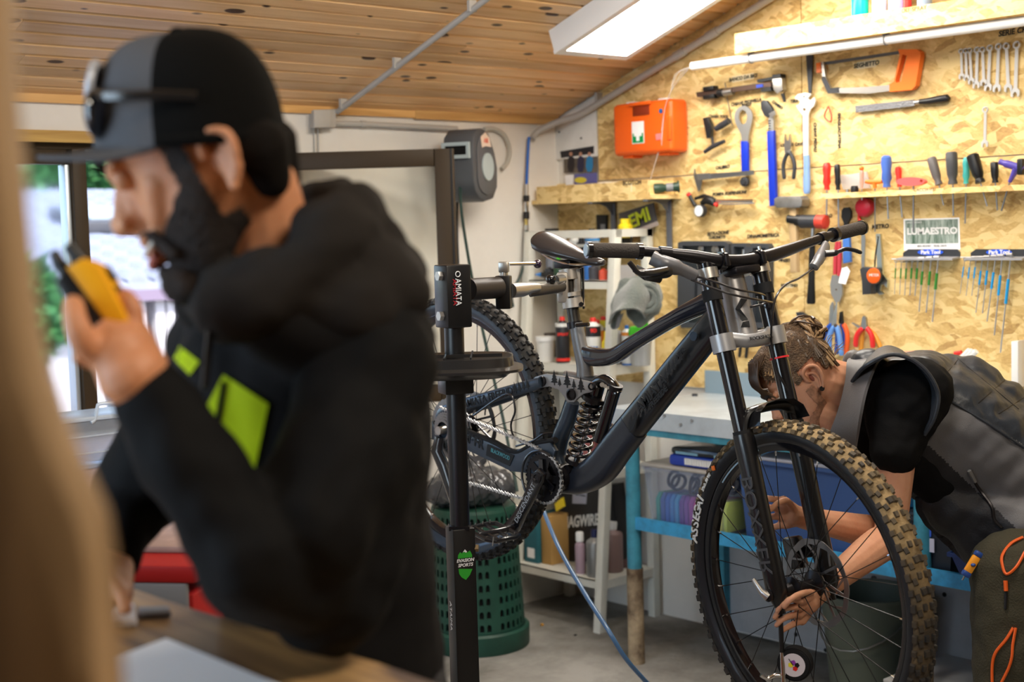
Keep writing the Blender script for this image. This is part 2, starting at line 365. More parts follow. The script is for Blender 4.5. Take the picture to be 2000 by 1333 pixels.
# window frame, mullion, panes
BRN = mat('brown_aluminium', (.045, .028, .013), .5, spec=.3)
win = st(G().bx((WX0, YB+.03, WZ1-.055), (WX1, YB+.09, WZ1)).bx((WX0, YB+.03, WZ0), (WX1, YB+.09, WZ0+.05)).bx((WX0, YB+.03, WZ0), (WX0+.05, YB+.09, WZ1)).bx((WX1-.04, YB+.03, WZ0), (WX1, YB+.09, WZ1)).build('window_1', BRN))
for a in ((2.035, 2.082),): G().bx((a[0], YB+.0, WZ0+.05), (a[1], YB+.09, WZ1-.055), bev=.004).build('mullion', BRN, win)
G().bx((2.018, YB+.02, WZ0+.04), (2.033, YB+.07, 1.80), bev=.002).build('sash_edge', mat('pale_alu', (.6, .65, .68), .35, .6), win)
G().bx((WX0+.05, YB+.035, 1.802), (2.035, YB+.075, 1.852), bev=.002).build('sash_rail', BRN, win)
G().bx((2.082, YB+.035, 1.82), (WX1-.04, YB+.075, 1.852), bev=.002).build('sash_rail', BLACK, win)
GLASS = mat('window_glass', (.95, .98, 1), .0, trans=1., ior=1.02, spec=.3)
G().bx((WX0+.05, YB+.05, WZ0+.05), (2.02, YB+.054, 1.802)).build('pane', mat('smeared_glass', (.9, .95, 1), .18, trans=1., ior=1.05), win)
G().bx((1.0, YB-.20, WZ0-.03), (2.85, YB+.03, WZ0), bev=.005).build('window_sill', mat('pink_stone', (.55, .42, .40), .5, noise_amt=.2), win)
# open inward sash
hx, hy = 2.80, YB-.01; dx = V((.735, -.678, 0)).normalized(); dn = V((dx.y, -dx.x, 0)); sw = .62
sash = thing('open_window_sash', 'brown framed window sash swung open into the room behind the hooded man', 'window', (hx, hy, .95))
def sb(u0, u1, z0, z1, t=.045):
    P = [V((hx, hy, 0))+dx*u0+V((0, 0, z0)), V((hx, hy, 0))+dx*u1+V((0, 0, z0)), V((hx, hy, 0))+dx*u1+V((0, 0, z1)), V((hx, hy, 0))+dx*u0+V((0, 0, z1))]
    return [p-dn*t/2 for p in P], dn*t
for u0, u1, z0, z1 in ((0, .06, .95, 1.845), (sw-.068, sw, .95, 1.845), (.061, sw-.069, .95, 1.01), (.061, sw-.069, 1.785, 1.845)):
    p, v = sb(u0, u1, z0, z1); G().prism(p, v, bev=.004).build('frame_rail', BRN, sash)
p, v = sb(.06, sw-.068, 1.01, 1.785, .005); G().prism(p, v).build('pane', mat('hazy_glass', (.92, .93, .88), .12, trans=1., ior=1.1), sash)
p, v = sb(sw-.012, sw-.006, .95, 1.845, .052); G().prism(p, v).build('seal', BLACK, sash)
hp = V((hx, hy, 1.42))+dx*(sw-.03)-dn*.03
G().cyl(hp, hp-dn*.03, .014).tube([hp-dn*.03, hp-dn*.035+V((.02, 0, 0)), hp-dn*.03+V((.05, 0, .01))], .011, flat=.6).build('handle', mat('cream_plastic', (.7, .66, .5), .4), sash)
# window reveal portal helps daylight sampling
pl = bpy.data.lights.new('window_portal', 'AREA'); pl.shape = 'RECTANGLE'; pl.size = WX1-WX0; pl.size_y = WZ1-WZ0; pl.cycles.is_portal = True
po = bpy.data.objects.new('window_portal', pl); COL.objects.link(po); po.location = ((WX0+WX1)/2, YB+.2, (WZ0+WZ1)/2); po.rotation_euler = (radians(-90), 0, 0)
# ------------------------------------------------------------------ outside
GR = mat('pale_gravel', (.42, .40, .44), .9, noise_amt=.3, scale=3)
tag(G().bx((-14, YB+.3, -1.4), (16, 40, -1.2)).build('yard_ground', GR), 'pale gravel yard outside the window', 'ground', kind='structure')
house = thing('neighbour_house', 'white house with a pale tiled roof and roof window seen outside the window', 'house', (4.6, 15, -1.2))
TILE = mat('roof_tiles', (.33, .36, .45), .7, noise_amt=.25, scale=6); HW = mat('house_wall', (.5, .48, .5), .8)
hy0, hy1, ze, zr_ = 11.6, 16.2, 1.18, 2.12
G().bx((1.0, hy0+.35, -1.2), (13.5, hy1+2, ze-.05)).build('house_wall', HW, house)
g = G(); g.prism([(.7, hy0, ze), (.7, hy1, zr_), (.7, hy1+3, ze+.2), (.7, hy1+3, ze), (.7, hy0, ze-.12)], (13.2, 0, 0)); g.build('roof', TILE, house, smooth=False)
rl = (V((0, hy1, zr_))-V((0, hy0, ze))); 
for i in range(17):
    g = G()
    t0 = i/17
    P0 = V((0, hy0, ze))+rl*t0; P1 = V((0, hy0, ze))+rl*((i+1.05)/17)
    for k in range(49):
        xx = .85+k*.26; g.tube([P0+V((xx, 0, .03)), P1+V((xx, 0, .0))], [.10, .085], n=6)
    o = g.build('tile_course', TILE, house); o['kind'] = 'stuff'
sk = V((0, hy0, ze))+rl*.50
sk.x = onp(217, 475, 1, sk.y).x-4.15
g = G(); g.box(sk+V((4.15, 0, .14)), (.95, .9, .12), Matrix.Rotation(atan2(rl.z, rl.y), 3, 'X'), .02); f = g.build('roof_window', mat('dark_frame', (.08, .08, .09), .4), house)
G().box(sk+V((4.15, 0, .205)), (.75, .7, .02), Matrix.Rotation(atan2(rl.z, rl.y), 3, 'X')).build('pane', mat('skyglass', (.35, .4, .42), .1), f)
G().bx((.7, hy0-.05, ze-.16), (13.9, hy0, ze-.06)).build('gutter', mat('gutter', (.22, .17, .24), .5), house)
for x in [onp(px_, 620, 1, 11.7).x for px_ in (175, 262, 300, 322, 352, 372)]: G().bx((x, hy0+.05, -1.2), (x+.09, hy0+.15, ze-.12)).build('porch_post', HW, house)
for x in [onp(px_, 620, 1, 11.95).x for px_ in (195, 325)]: 
    f = G().bx((x, hy0+.3, -.6), (x+.2, hy0+.36, .85)).build('window', mat('house_glass', (.1, .13, .16), .1), house)
LEAF = mat('tree_leaves', (.06, .20, .05), .6, col2=(.02, .09, .035), scale=30, trans=.0); BARK = mat('bark', (.09, .06, .04), .9)
def tree(x, y, h, r, label, seed, z0=-1.2, n=1500):
    t = thing('tree', label, 'tree', (x, y, z0)); G().tube([(x, y, z0), (x+.1, y, z0+h*.5), (x, y, z0+h*.8)], [.16, .12, .05], 8).build('trunk', BARK, t)
    rn = random.Random(seed); g = G()
    for _ in range(n):
        d = V((rn.gauss(0, 1), rn.gauss(0, 1), rn.gauss(0, 1))).normalized()*r*(.55+.45*rn.random()); d.z *= 1.1
        c = V((x, y, z0+h*.72))+d; a = V((rn.gauss(0, 1), rn.gauss(0, 1), rn.gauss(0, 1))).normalized()*.13*rn.uniform(.6, 1.4); bb = a.cross(V((rn.gauss(0, 1), rn.gauss(0, 1), 1))).normalized()*.07
        vs = [g.b.verts.new(p) for p in (c-a, c+bb, c+a, c-bb)]; g.b.faces.new(vs)
    o = g.build('foliage', LEAF, t, smooth=False, recalc=False); o['kind'] = 'stuff'
def tx(px, y): return onp(px, 330, 1, y).x
tree(tx(175, 21.5), 21.5, 5.4, 1.1, 'leafy tree behind the neighbour roof, nearest the mullion', 1, n=2600)
tree(tx(240, 24), 24, 5.8, 1.15, 'leafy tree behind the neighbour roof, beside the cap bill', 3, n=2200)
tree(tx(60, 21.5), 21.5, 5.6, 1.3, 'leafy tree seen at the top of the left window pane', 2, n=2600)
tree(onp(30, 500, 1, 9.0).x, 9.0, 3.2, .30, 'small shrub close outside the left window pane', 4, n=900)
# ================================================================== TOOL WALL
NX = V((-1, 0, 0)); UP = V((0, 0, 1)); WX = V((0, -1, 0))   # wall normal, up, rightwards in the picture
def wl(pts, off=0.): return [Wl(x, y, off) for x, y in pts]
def wp(g, pts, off, th, holes=(), bev=0.):
    return g.prism(wl(pts, off), NX*th, [wl(h, off) for h in holes], bev)
def wt(g, pts, r, off=.02, n=10, **k): return g.tube(wl(pts, off), r, n, **k)
def tool(name, label, cat, x, y, group=None): return thing(name, label, cat, Wl(x, y, .0), group)
def note(s, x, y, size=.016, rot=0., plate=None, w=None, vert=False):
    size *= 1.18
    xd = (WX*cos(rot)+UP*sin(rot)); up = (UP*cos(rot)-WX*sin(rot))
    if vert: xd, up = -UP, WX
    if plate: G().box(Wl(x, y, .0005), (.001, plate[0], plate[1]), Matrix.Rotation(-rot, 3, 'X')).build('paper_label', mat('pale_label', (.78, .66, .42), .7), wall_right)
    o = text('handwriting', s, Wl(x, y, .0015), xd, up, size, INK, wall_right, ext=.0002, shear=.15, bold=.0008, widthto=w); return o
def peg(g, x, y, off=.0, L=.03): g.cyl(Wl(x, y, 0), Wl(x, y, L), .0018, n=6)
note('SEGHETTO', 1692, 126, .017, .03, (.075, .025)); note('BANCO DA BICI', 1451, 152, .015, .04, (.10, .022))
note('SERIE CHIAVI', 1990, 60, .02, .04); note('CHIAVE PEDIVELLA', 1457, 200, .014, .05); note('ESTRAT', 1458, 206, .011, .05)
note('CHAIN TOOL', 1403, 228, .013, -.1); note('CALIBRO', 1411, 327, .014, .05); note('POMPA SOSPENSIONI', 1424, 378, .014, .03)
note('CAMBIO', 1518, 205, .012, -.6); note('TIRA', 1551, 198, .013, 0); note('CHIAVI PEDALI', 1592, 268, .013, vert=True); note('SMAGLIACATENA', 1639, 255, .013, vert=True)
note('CUTTER CAVI', 1546, 283, .013, .0); note('ESTRAZIONE', 1402, 456, .015, .06); note('CUSCINETTI', 1400, 464, .012, .02); note('DINAMOMETRICA', 1490, 461, .015, .02)
note('MARTELLO', 1607, 423, .013, .03); note('METRO', 1719, 443, .017, .03); note('PINZETTE', 1536, 509, .013); note('RIBATTINO', 1541, 558, .012, 0, (.035, .016)); note('CAVI', 1535, 646, .012)
note('TRONCHESI', 1470, 644, .012)
# --- hacksaw
t = tool('hacksaw', 'hacksaw with an orange pistol handle at the top of the tool wall', 'saw', 1700, 180)
g = G(); wp(g, [(1762, 97), (1798, 97), (1805, 103), (1806, 110), (1796, 168), (1788, 176), (1745, 180), (1745, 166), (1754, 160), (1765, 108)], .012, .024, [[(1771, 107), (1779, 110), (1768, 160), (1758, 162), (1757, 156)]]); g.build('handle', ORANGE, t)
g = G(); wp(g, [(1608, 121), (1612, 121), (1616, 150), (1627, 173), (1700, 170), (1745, 166), (1745, 178), (1700, 183), (1622, 182), (1610, 156)], .016, .012); g.build('frame', SILV, t)
wp(G(), [(1611, 150), (1616, 150), (1627, 173), (1642, 171), (1644, 181), (1622, 183), (1610, 156)], .014, .016).build('corner_grip', DGREY, t)
wp(G(), [(1612, 121), (1760, 99), (1760, 105), (1613, 127)], .018, .003).build('blade', mat('dark_steel', (.12, .13, .14), .4, .8), t)
wp(G(), [(1599, 124), (1608, 122), (1609, 142), (1600, 143)], .014, .016).build('tension_knob', ORANGE, t)
# --- file
t = tool('flat_file', 'flat metal file with a black handle, lying on two pegs under the hacksaw', 'file', 1760, 210)
wp(G(), [(1672, 207), (1786, 195), (1788, 207), (1673, 220)], .01, .006).build('blade', mat('file_steel', (.2, .2, .21), .5, .8, bump=.4, bscale=200), t)
wt(G(), [(1787, 201), (1798, 199)], .008, .013).build('ferrule', STEEL, t)
wt(G(), [(1797, 199), (1812, 198), (1838, 194), (1850, 192), (1854, 193)], [.009, .011, .0135, .013, .007], .014).build('handle', BLACK, t)
g = G(); [peg(g, x, y, 0, .02) for x, y in ((1704, 217), (1757, 212))]; g.build('peg', STEEL, t)
# --- combination spanners
def spanner(x0, y0, x1, y1, k, label):
    t = thing('combination_spanner', label, 'spanner', Wl(x1, y1), 'spanners hanging in a row from the upper right nails')
    a, b = Wl(x0, y0, .014), Wl(x1, y1, .014); d = (b-a).normalized(); L = (b-a).length; s = .052*L+.0045*0+.0035
    g = G(); c = a+d*s; X, Y = WX, d
    def pt(u, v): return a+X*u+Y*v
    # ring end + shank + open end as one forged piece
    ring = [pt(s*cos(radians(q)), s+s*sin(radians(q))) for q in range(0, 360, 24)]; hole = [pt(s*.55*cos(radians(q)), s+s*.55*sin(radians(q))) for q in range(0, 360, 36)]
    g.prism(ring, NX*.007, [hole])
    sh = s*.42; g.prism([pt(-sh, 1.8*s), pt(sh, 1.8*s), pt(sh*1.1, L-2.2*s), pt(-sh*1.1, L-2.2*s)], NX*.0045)
    j = s*1.15; e = L-2.3*s
    g.prism([pt(-sh, e), pt(sh, e), pt(j, e+s*.7), pt(j*1.0, L-s*.3), pt(j*.55, L), pt(j*.42, L-s*.9), pt(j*.0, L-s*1.35), pt(-j*.45, L-s*.95), pt(-j*.5, L), pt(-j, L-s*.25), pt(-j, e+s*.7)], NX*.006)
    g.build('forged_body', mat('spanner_chrome', (.62, .62, .62), .35, .45), t); G().cyl(Wl(x0, y0+3, 0), Wl(x0, y0+3, .03), .0015, n=6).build('nail', DGREY, t)
    return t
sp = [(1878.5, 95, 1880, 155), (1887, 94, 1889.5, 158), (1895, 93, 1899, 165), (1910, 91, 1908, 173), (1920, 91, 1923, 168), (1935, 87, 1931, 178), (1952, 84, 1948, 180), (1966.5, 83, 1971, 180), (1987.5, 80, 1984, 190)]
ordn = ['smallest combination spanner, first from the left in the hanging row', 'second spanner from the left in the hanging row of nine', 'third spanner from the left in the hanging row of nine', 'fourth spanner from the left in the hanging row of nine', 'middle spanner, fifth from the left in the hanging row', 'sixth spanner from the left in the hanging row of nine', 'seventh spanner from the left in the hanging row of nine', 'eighth spanner from the left, next to the largest one', 'largest combination spanner, rightmost of the hanging row']
for q, l in zip(sp, ordn): spanner(*q, .5, l)
t = spanner(1926, 208, 1924.5, 288, .5, 'lone thin spanner hanging below the row of nine spanners'); del t['group']
# --- upper shelf board with plastic pipe
t = thing('upper_shelf', 'pale fibreboard shelf high on the tool wall above the white pipe', 'shelf', Wl(1700, 60))
yl, yr = Wl(1440, 80, .17).y, .6
G().bx((XR-.17, yr, 2.152), (XR, yl, 2.168)).build('shelf_board', OSBL, t)
G().bx((XR-.185, yr, 2.147), (XR-.17, yl, 2.217)).build('front_board', OSBL, t)
text('handwriting', 'OLI  SPRAY', Wl(1785, 18, .1856), WX, UP, .018, INK, t, ext=.0002)
t = thing('conduit_pipe', 'white plastic pipe clipped below the upper shelf board', 'pipe', Wl(1700, 85, .17))
a = Wl(1352, 134, .15); a.z = 2.13; b = V((XR-.15, .7, 2.13)); G().tube([a+V((0, .004, 0)), a, b], [.008, .0155, .0155], 14).build('tube', WPLA, t)
for x in (1467, 1731):
    q = Wl(x, 100, .15); g = G(); g.torus((q.x, q.y, 2.13), (0, 1, 0), .017, .0025, 20, 6).bx((q.x-.012, q.y-.006, 2.143), (q.x+.012, q.y+.006, 2.153)); g.build('pipe_clip', GREY, t)
g = G()
for k, (dy, dz) in enumerate(((0, 0), (.02, .01), (-.015, -.01), (.03, .02))):
    g.tube(catmull([a, a+V((0, .05+dy, -.02)), Wl(1310, 180, .12+dy), Wl(1298, 215, .11), Wl(1292, 255+10*k, .10)], 6), .0012, 5)
g.build('clear_cord', mat('clear_nylon', (.85, .85, .85), .1, trans=.6, alpha=.7), t)
g = G(); g.tube([Wl(1292, 255, .09), Wl(1285, 300, .09), Wl(1270, 352, .09)], .0016, 5); g.build('clear_cord', MATS['clear_nylon'], t)
wp(G(), [(1281, 262), (1293, 260), (1292, 272), (1282, 274)], .10, .002).build('tag', mat('pink_tag', (.8, .2, .2), .5), t)
# bottles on the upper shelf
def bottle(name, label, cat, base, h, r, m, capm, caph=.03, capr=None, neck=.4, grp=None, lab_m=None, lb=(.2, .7), n=24):
    t = thing(name, label, cat, base, grp); base = V(base); capr = capr or r*.5; sh = h-caph
    g = G(); g.lathe([(0, 0), (r*.9, 0), (r, .006), (r, sh*.86), (r*.92, sh*.91), (r*neck*1.1, sh*.98), (r*neck, sh), (0, sh)], base, n=n); g.build('body', m, t)
    G().lathe([(capr, sh*.985), (capr, h*.97), (capr*.85, h), (0, h)], base, n=n).build('cap', capm, t)
    if lab_m: G().lathe([(r*1.012, sh*lb[0]), (r*1.012, sh*lb[1])], base, n=n).build('label', lab_m, t)
    return t
sy = lambda x: Wl(x, 30, .10).y
zt = 2.168
bottle('bottle', 'turquoise bottle on the upper shelf, leftmost', 'bottle', (XR-.10, sy(1680), zt), .2, .028, mat('turq', (0, .5, .4), .3), WPLA, grp='bottles on the upper shelf')
bottle('bottle', 'white bottle on the upper shelf beside the turquoise one', 'bottle', (XR-.10, sy(1718), zt), .2, .024, WPLA, WPLA, grp='bottles on the upper shelf')
bottle('bottle', 'wide lilac bottle on the upper shelf', 'bottle', (XR-.10, sy(1756), zt), .2, .034, mat('lilac', (.42, .32, .6), .35), WPLA, grp='bottles on the upper shelf')
bottle('bottle', 'slim red bottle on the upper shelf beside the lilac one', 'bottle', (XR-.12, sy(1779), zt), .2, .014, RED, RED, grp='bottles on the upper shelf')
bottle('bottle', 'pale blue grey bottle at the right of the upper shelf', 'bottle', (XR-.10, sy(1806), zt), .2, .024, mat('bluegrey', (.25, .32, .42), .35), BLACK, grp='bottles on the upper shelf')
# --- handlebar-top press tool (horizontal, top left)
t = tool('clamping_jig', 'long brown and black bar clamp hung level below the white pipe', 'clamp', 1450, 180)
wp(G(), [(1364, 181), (1480, 164), (1510, 161), (1511, 169), (1480, 174), (1366, 190)], .02, .014).build('bar', mat('brown_metal', (.10, .06, .045), .4, .6), t)
g = G(); wp(g, [(1382, 171), (1403, 168), (1404, 176), (1383, 179)], .015, .03, bev=.002); wp(g, [(1382, 187), (1404, 184), (1405, 192), (1383, 195)], .015, .03, bev=.002); wt(g, [(1404, 182), (1414, 181)], .016, .03); g.build('clamp_pad', BLACK, t)
wt(G(), [(1414, 181), (1432, 178)], .014, .03).build('collar', STEEL, t)
wp(G(), [(1477, 166), (1490, 164), (1491, 170), (1478, 172)], .034, .002).build('sticker', BLUE, t)
g = G(); wp(g, [(1485, 156), (1518, 150), (1519, 156), (1486, 162)], .012, .02); wp(g, [(1518, 147), (1534, 145), (1535, 152), (1519, 154)], .012, .03); wp(g, [(1492, 172), (1512, 170), (1513, 178), (1493, 180)], .012, .02); g.build('jaw', BLACK, t)
wp(G(), [(1516, 155), (1535, 153), (1537, 176), (1526, 184), (1519, 176)], .014, .026, bev=.002).build('head_block', SILV, t)
wt(G(), [(1529, 183), (1533, 199)], [.007, .005], .025).build('tip', BLACK, t)
# thin wire hanging
tag(wt(G(), [(1416, 162), (1422, 200), (1430, 245)], .0018, .008, 6).build('steel_rod', STEEL), 'thin steel rod hanging beside the chain tool', 'rod')
# --- chain tool
t = tool('chain_tool', 'black chain tool with a round grip and T handle on the tool wall', 'chain tool', 1400, 300)
wt(G(), [(1398, 252), (1408, 246), (1424, 236), (1423, 237)], [.010, .013, .012, .006], .03).build('grip', DGREY, t)
g = G(); wp(g, [(1379, 231), (1388, 229), (1396, 245), (1394, 270), (1387, 271), (1383, 250)], .018, .022, bev=.003); wt(g, [(1391, 268), (1393, 284)], .006, .028); g.build('body', BLKM, t)
wt(G(), [(1376, 297), (1392, 286), (1415, 276)], [.007, .009, .007], .028).build('turning_handle', DGREY, t)
# --- crank / bottom bracket wrench with blue handle
t = tool('ring_wrench', 'large oval ring wrench with a short blue handle, left of the pipe wrench', 'wrench', 1457, 360)
wp(G(), arc(1454, 229, 17.5, -200, 20, 18, 22)+[(1470, 240), (1464, 262), (1463, 280), (1451, 280), (1449, 262), (1438, 240)], .014, .006, [circ(1453, 229, 8, 16, 14)]).build('head', mat('galv', (.38, .38, .37), .45, .8), t)
wp(G(), [(1450, 276), (1464, 276), (1465, 341), (1452, 341)], .011, .012, bev=.003).build('handle', mat('blue_grip', (.005, .03, .45), .4), t)
G().lathe([(0, 0), (.018, 0), (.018, .012), (.011, .014), (.010, .020), (0, .020)], Wl(1457, 355, .008), NX, 20).build('socket', DGREY, t)
# --- adjustable pipe wrench, blue
t = tool('pipe_wrench', 'long wrench with black jaw and full length blue handle', 'wrench', 1512, 400)
wp(G(), [(1490, 201), (1494, 196), (1502, 197), (1512, 212), (1515, 222), (1503, 230), (1497, 226), (1491, 214)], .016, .014, bev=.002).build('jaw', DGREY, t)
wp(G(), [(1503, 222), (1514, 216), (1516, 224), (1506, 231)], .031, .004).build('jaw_plate', STEEL, t)
wp(G(), [(1505, 228), (1514, 226), (1514, 260), (1505, 260)], .016, .010).build('neck', mat('galv', (.38, .38, .37)), t)
g = G(); [wt(g, [(1502, 236+i*5), (1507, 236+i*5)], .005, .022, 8) for i in range(6)]; g.build('adjuster', DGREY, t)
wp(G(), [(1503, 257), (1516, 255), (1521, 401), (1508, 403)], .012, .018, bev=.004).build('handle', mat('blue_grip', (.005, .03, .45)), t)
# --- caliper
t = tool('vernier_caliper', 'grey vernier caliper hung level below its handwritten sign', 'caliper', 1410, 350)
wp(G(), [(1358, 330), (1360, 342), (1395, 339), (1460, 334), (1473, 333), (1474, 341), (1460, 343), (1386, 350), (1372, 352), (1369, 372), (1365, 374), (1360, 358), (1356, 343), (1357, 331)], .02, .004).build('beam', mat('caliper_steel', (.25, .26, .27), .4, .9), t)
wp(G(), [(1361, 340), (1386, 338), (1387, 349), (1364, 352)], .025, .004).build('slider', mat('caliper_steel2', (.33, .34, .35), .4, .9), t)
# --- shock pump
t = tool('shock_pump', 'hand shock pump with a round gauge, under the caliper', 'pump', 1410, 430)
g = G(); wt(g, catmull([(1346, 380), (1352, 392), (1358, 402)], 4), .008, .03); wt(g, [(1358, 388), (1375, 383), (1392, 388), (1402, 396)], [.006, .008, .007, .006], .03); g.build('body', BLACK, t)
wt(G(), [(1370, 397), (1380, 391), (1392, 394), (1396, 401)], [.008, .016, .016, .008], .03).build('bulb', BLACK, t)
wt(G(), [(1400, 393), (1472, 393)], .007, .03).build('barrel', CHROME, t)
wt(G(), catmull([(1404, 398), (1430, 399), (1473, 397)], 4), .0025, .035, 6).build('hose', GREY, t)
wt(G(), [(1396, 399), (1401, 402)], .007, .04).build('valve_collar', RED, t); wt(G(), [(1344, 379), (1348, 383)], .009, .03).build('valve_cap', RED, t)
c = Wl(1365, 412, .05); G().cyl(c+NX*-.02, c, .024, n=24).build('gauge', DGREY, t); G().cyl(c, c+NX*.002, .020, n=24).build('gauge_face', WPLA, t)
# --- cable cutters (dark)
def pliers(name, label, cat, P, jaw, hl, hr, jm, hm, off=.018, hm2=None, r=.007):
    t = tool(name, label, cat, *P)
    g = G(); wp(g, jaw, off, .010); c = V(P); g.cyl(Wl(P[0], P[1], off-.002), Wl(P[0], P[1], off+.015), .006, n=12); g.build('jaws', jm, t)
    wt(G(), catmull(hl, 5), [r*.6]+[r]*(5*(len(hl)-1)-1)+[r*.7], off+.004, 10).build('handle', hm, t)
    wt(G(), catmull(hr, 5), [r*.6]+[r]*(5*(len(hr)-1)-1)+[r*.7], off+.006, 10).build('handle', hm2 or hm, t)
    return t
pliers('cable_cutter', 'dark grey cable cutting pliers left of the white pedal wrench', 'pliers', (1541, 296), [(1535, 283), (1536, 262), (1539, 275), (1543, 275), (1545, 262), (1548, 283), (1546, 300), (1536, 300)], [(1541, 296), (1534, 308), (1530, 325), (1532, 350)], [(1541, 296), (1548, 308), (1552, 325), (1550, 350)], STEEL, DGREY)
# --- white pedal wrench
t = tool('pedal_wrench', 'long white headed pedal wrench with a pale blue grip', 'wrench', 1576, 380)
wp(G(), [(1554, 192), (1560, 184), (1575, 181), (1587, 184), (1580, 192), (1585, 197), (1592, 190), (1595, 197), (1592, 207), (1585, 213), (1581, 224), (1581, 306), (1571, 306), (1570, 226), (1560, 212), (1557, 206), (1563, 204), (1565, 198), (1561, 195)], .014, .007, [circ(1573, 189, 1.8, 8), circ(1573, 214, 3.2, 10)]).build('forged_body', mat('pale_steel', (.7, .7, .68), .4, .4), t)
wt(G(), catmull([(1575, 304), (1576, 318), (1576, 345), (1576, 370), (1576, 379)], 4), [.012]*3+[.0125]*5+[.014]*6+[.012]*2+[.006], .018, 14, flat=.7).build('grip', mat('blue_grey_grip', (.2, .33, .6), .45), t)
wp(G(), [(1576, 108), (1589, 107), (1586, 182), (1581, 183)], .01, .006).build('dark_rasp', DGREY); tag(bpy.data.objects['dark_rasp'], 'dark tapered rasp hanging behind the white pipe', 'rasp')
# red ring hook
t = tool('carabiner', 'small red wire ring hanging right of the pedal wrench', 'ring', 1618, 236)
g = G(); wt(g, catmull([(1618, 208), (1611, 222), (1612, 231), (1622, 238), (1624, 225), (1618, 208)], 4), .0025, .012, 6); g.build('wire_loop', mat('red_wire', (.45, .06, .03), .4), t)
# --- sledge hammer
t = tool('club_hammer', 'steel club hammer with a wooden shaft, hung head up', 'hammer', 1555, 530)
wp(G(), [(1547, 384), (1560, 384), (1563, 532), (1549, 532)], .03, .02, bev=.004).build('shaft', wood_mat('ash_wood', (.5, .36, .2), (.36, .24, .12), knots=False, grain_axis=2), t)
wp(G(), [(1528, 388), (1536, 384), (1578, 383), (1583, 390), (1582, 402), (1577, 406), (1534, 406), (1528, 402)], .012, .05, bev=.004).build('head', mat('worn_steel', (.33, .32, .31), .5, .8, noise_amt=.4), t)
# --- rubber mallet
t = tool('rubber_mallet', 'mallet with grey and red head and black rubber handle', 'mallet', 1586, 594)
wt(G(), [(1566, 433), (1597, 433)], .024, .045, 18).build('head', DGREY, t); wt(G(), [(1597, 433), (1613, 434), (1615, 434)], [.0245, .0245, .018], .045, 18).build('striking_face', mat('red_rubber', (.6, .05, .03), .5), t)
wt(G(), [(1540, 428), (1556, 430)], .015, .045, 14).build('back_face', BLACK, t); wt(G(), [(1556, 430), (1566, 432)], .02, .045, 14).build('collar', BLACK, t)
wt(G(), [(1588, 446), (1587, 480)], .008, .04).build('shaft', STEEL, t)
wt(G(), [(1587, 478), (1586, 500), (1585, 550), (1584, 590), (1584, 594)], [.010, .012, .0125, .017, .014], .035, 14, flat=.7).build('grip', RUB, t)
# --- cases for torque tools
t = tool('bearing_tool_case', 'open black plastic case of bearing tools behind the left handlebar', 'case', 1380, 640)
g = G(); wp(g, [(1334, 474), (1342, 471), (1425, 471), (1433, 476), (1433, 500), (1428, 640), (1340, 640), (1333, 606)], .0, .03, [[(1343, 480), (1425, 480), (1422, 540), (1372, 540), (1372, 600), (1418, 600), (1416, 630), (1350, 630), (1349, 612), (1364, 606), (1366, 545), (1343, 540)]]); g.build('case_shell', mat('case_grey', (.045, .05, .06), .5), t)
wp(G(), [(1343, 480), (1425, 480), (1422, 540), (1372, 540), (1372, 600), (1418, 600), (1416, 630), (1350, 630), (1349, 612), (1364, 606), (1366, 545), (1343, 540)], .0, .012).build('tray', mat('tray_dark', (.02, .025, .03), .4), t)
for x, y, r in ((1372, 486, 6), (1400, 488, 8), (1384, 520, 6), (1410, 520, 5), (1400, 560, 6), (1395, 615, 7)):
    q = Wl(x, y, .012); G().lathe([(0, 0), (r*.0022, 0), (r*.0022, .010), (r*.0012, .012), (r*.0012, .016), (0, .016)], q, NX, 14).build('bearing_cup', STEEL, t)
t = tool('torque_wrench_case', 'tall black case behind the stem and fork crown', 'case', 1475, 640)
g = G(); wp(g, [(1438, 478), (1442, 475), (1466, 475), (1468, 482), (1475, 482), (1477, 475), (1508, 476), (1512, 482), (1511, 640), (1440, 640)], .0, .03, [[(1443, 482), (1463, 482), (1463, 530), (1443, 530)], [(1480, 484), (1505, 484), (1505, 545), (1480, 545)], [(1480, 555), (1505, 555), (1504, 630), (1480, 630)]]); g.build('case_shell', MATS['case_grey'], t)
wp(G(), [(1443, 482), (1505, 482), (1504, 630), (1443, 630)], .0, .01).build('tray', MATS['tray_dark'], t)
wt(G(), [(1492, 490), (1492, 620)], .008, .02).build('torque_wrench', CHROME, t); wt(G(), [(1453, 488), (1453, 524)], .007, .02).build('bit_holder', STEEL, t)
# --- things half hidden around the fork and mechanic's head
pliers('side_cutters', 'black handled cutters hanging behind the lower fork crown', 'pliers', (1457, 640), [(1452, 640), (1456, 606), (1462, 606), (1464, 640)], [(1456, 640), (1448, 670), (1444, 698)], [(1460, 640), (1460, 670), (1457, 700)], STEEL, BLACK, r=.006)
pliers('long_pliers', 'pliers with orange and black handles behind the fork leg', 'pliers', (1513, 612), [(1509, 612), (1511, 588), (1516, 588), (1519, 612)], [(1512, 612), (1512, 640), (1518, 676)], [(1515, 612), (1520, 630), (1526, 660)], BLACK, mat('orange_grip', (.8, .12, .02), .4), hm2=BLACK)
t = tool('grip_pliers', 'black jawed pliers just above the mechanic hair bun', 'pliers', 1573, 640)
wp(G(), [(1559, 610), (1568, 609), (1578, 615), (1583, 626), (1583, 640), (1569, 640), (1564, 628)], .012, .014, [[(1564, 614), (1569, 617), (1573, 624), (1568, 625)]]).build('jaws', DGREY, t)
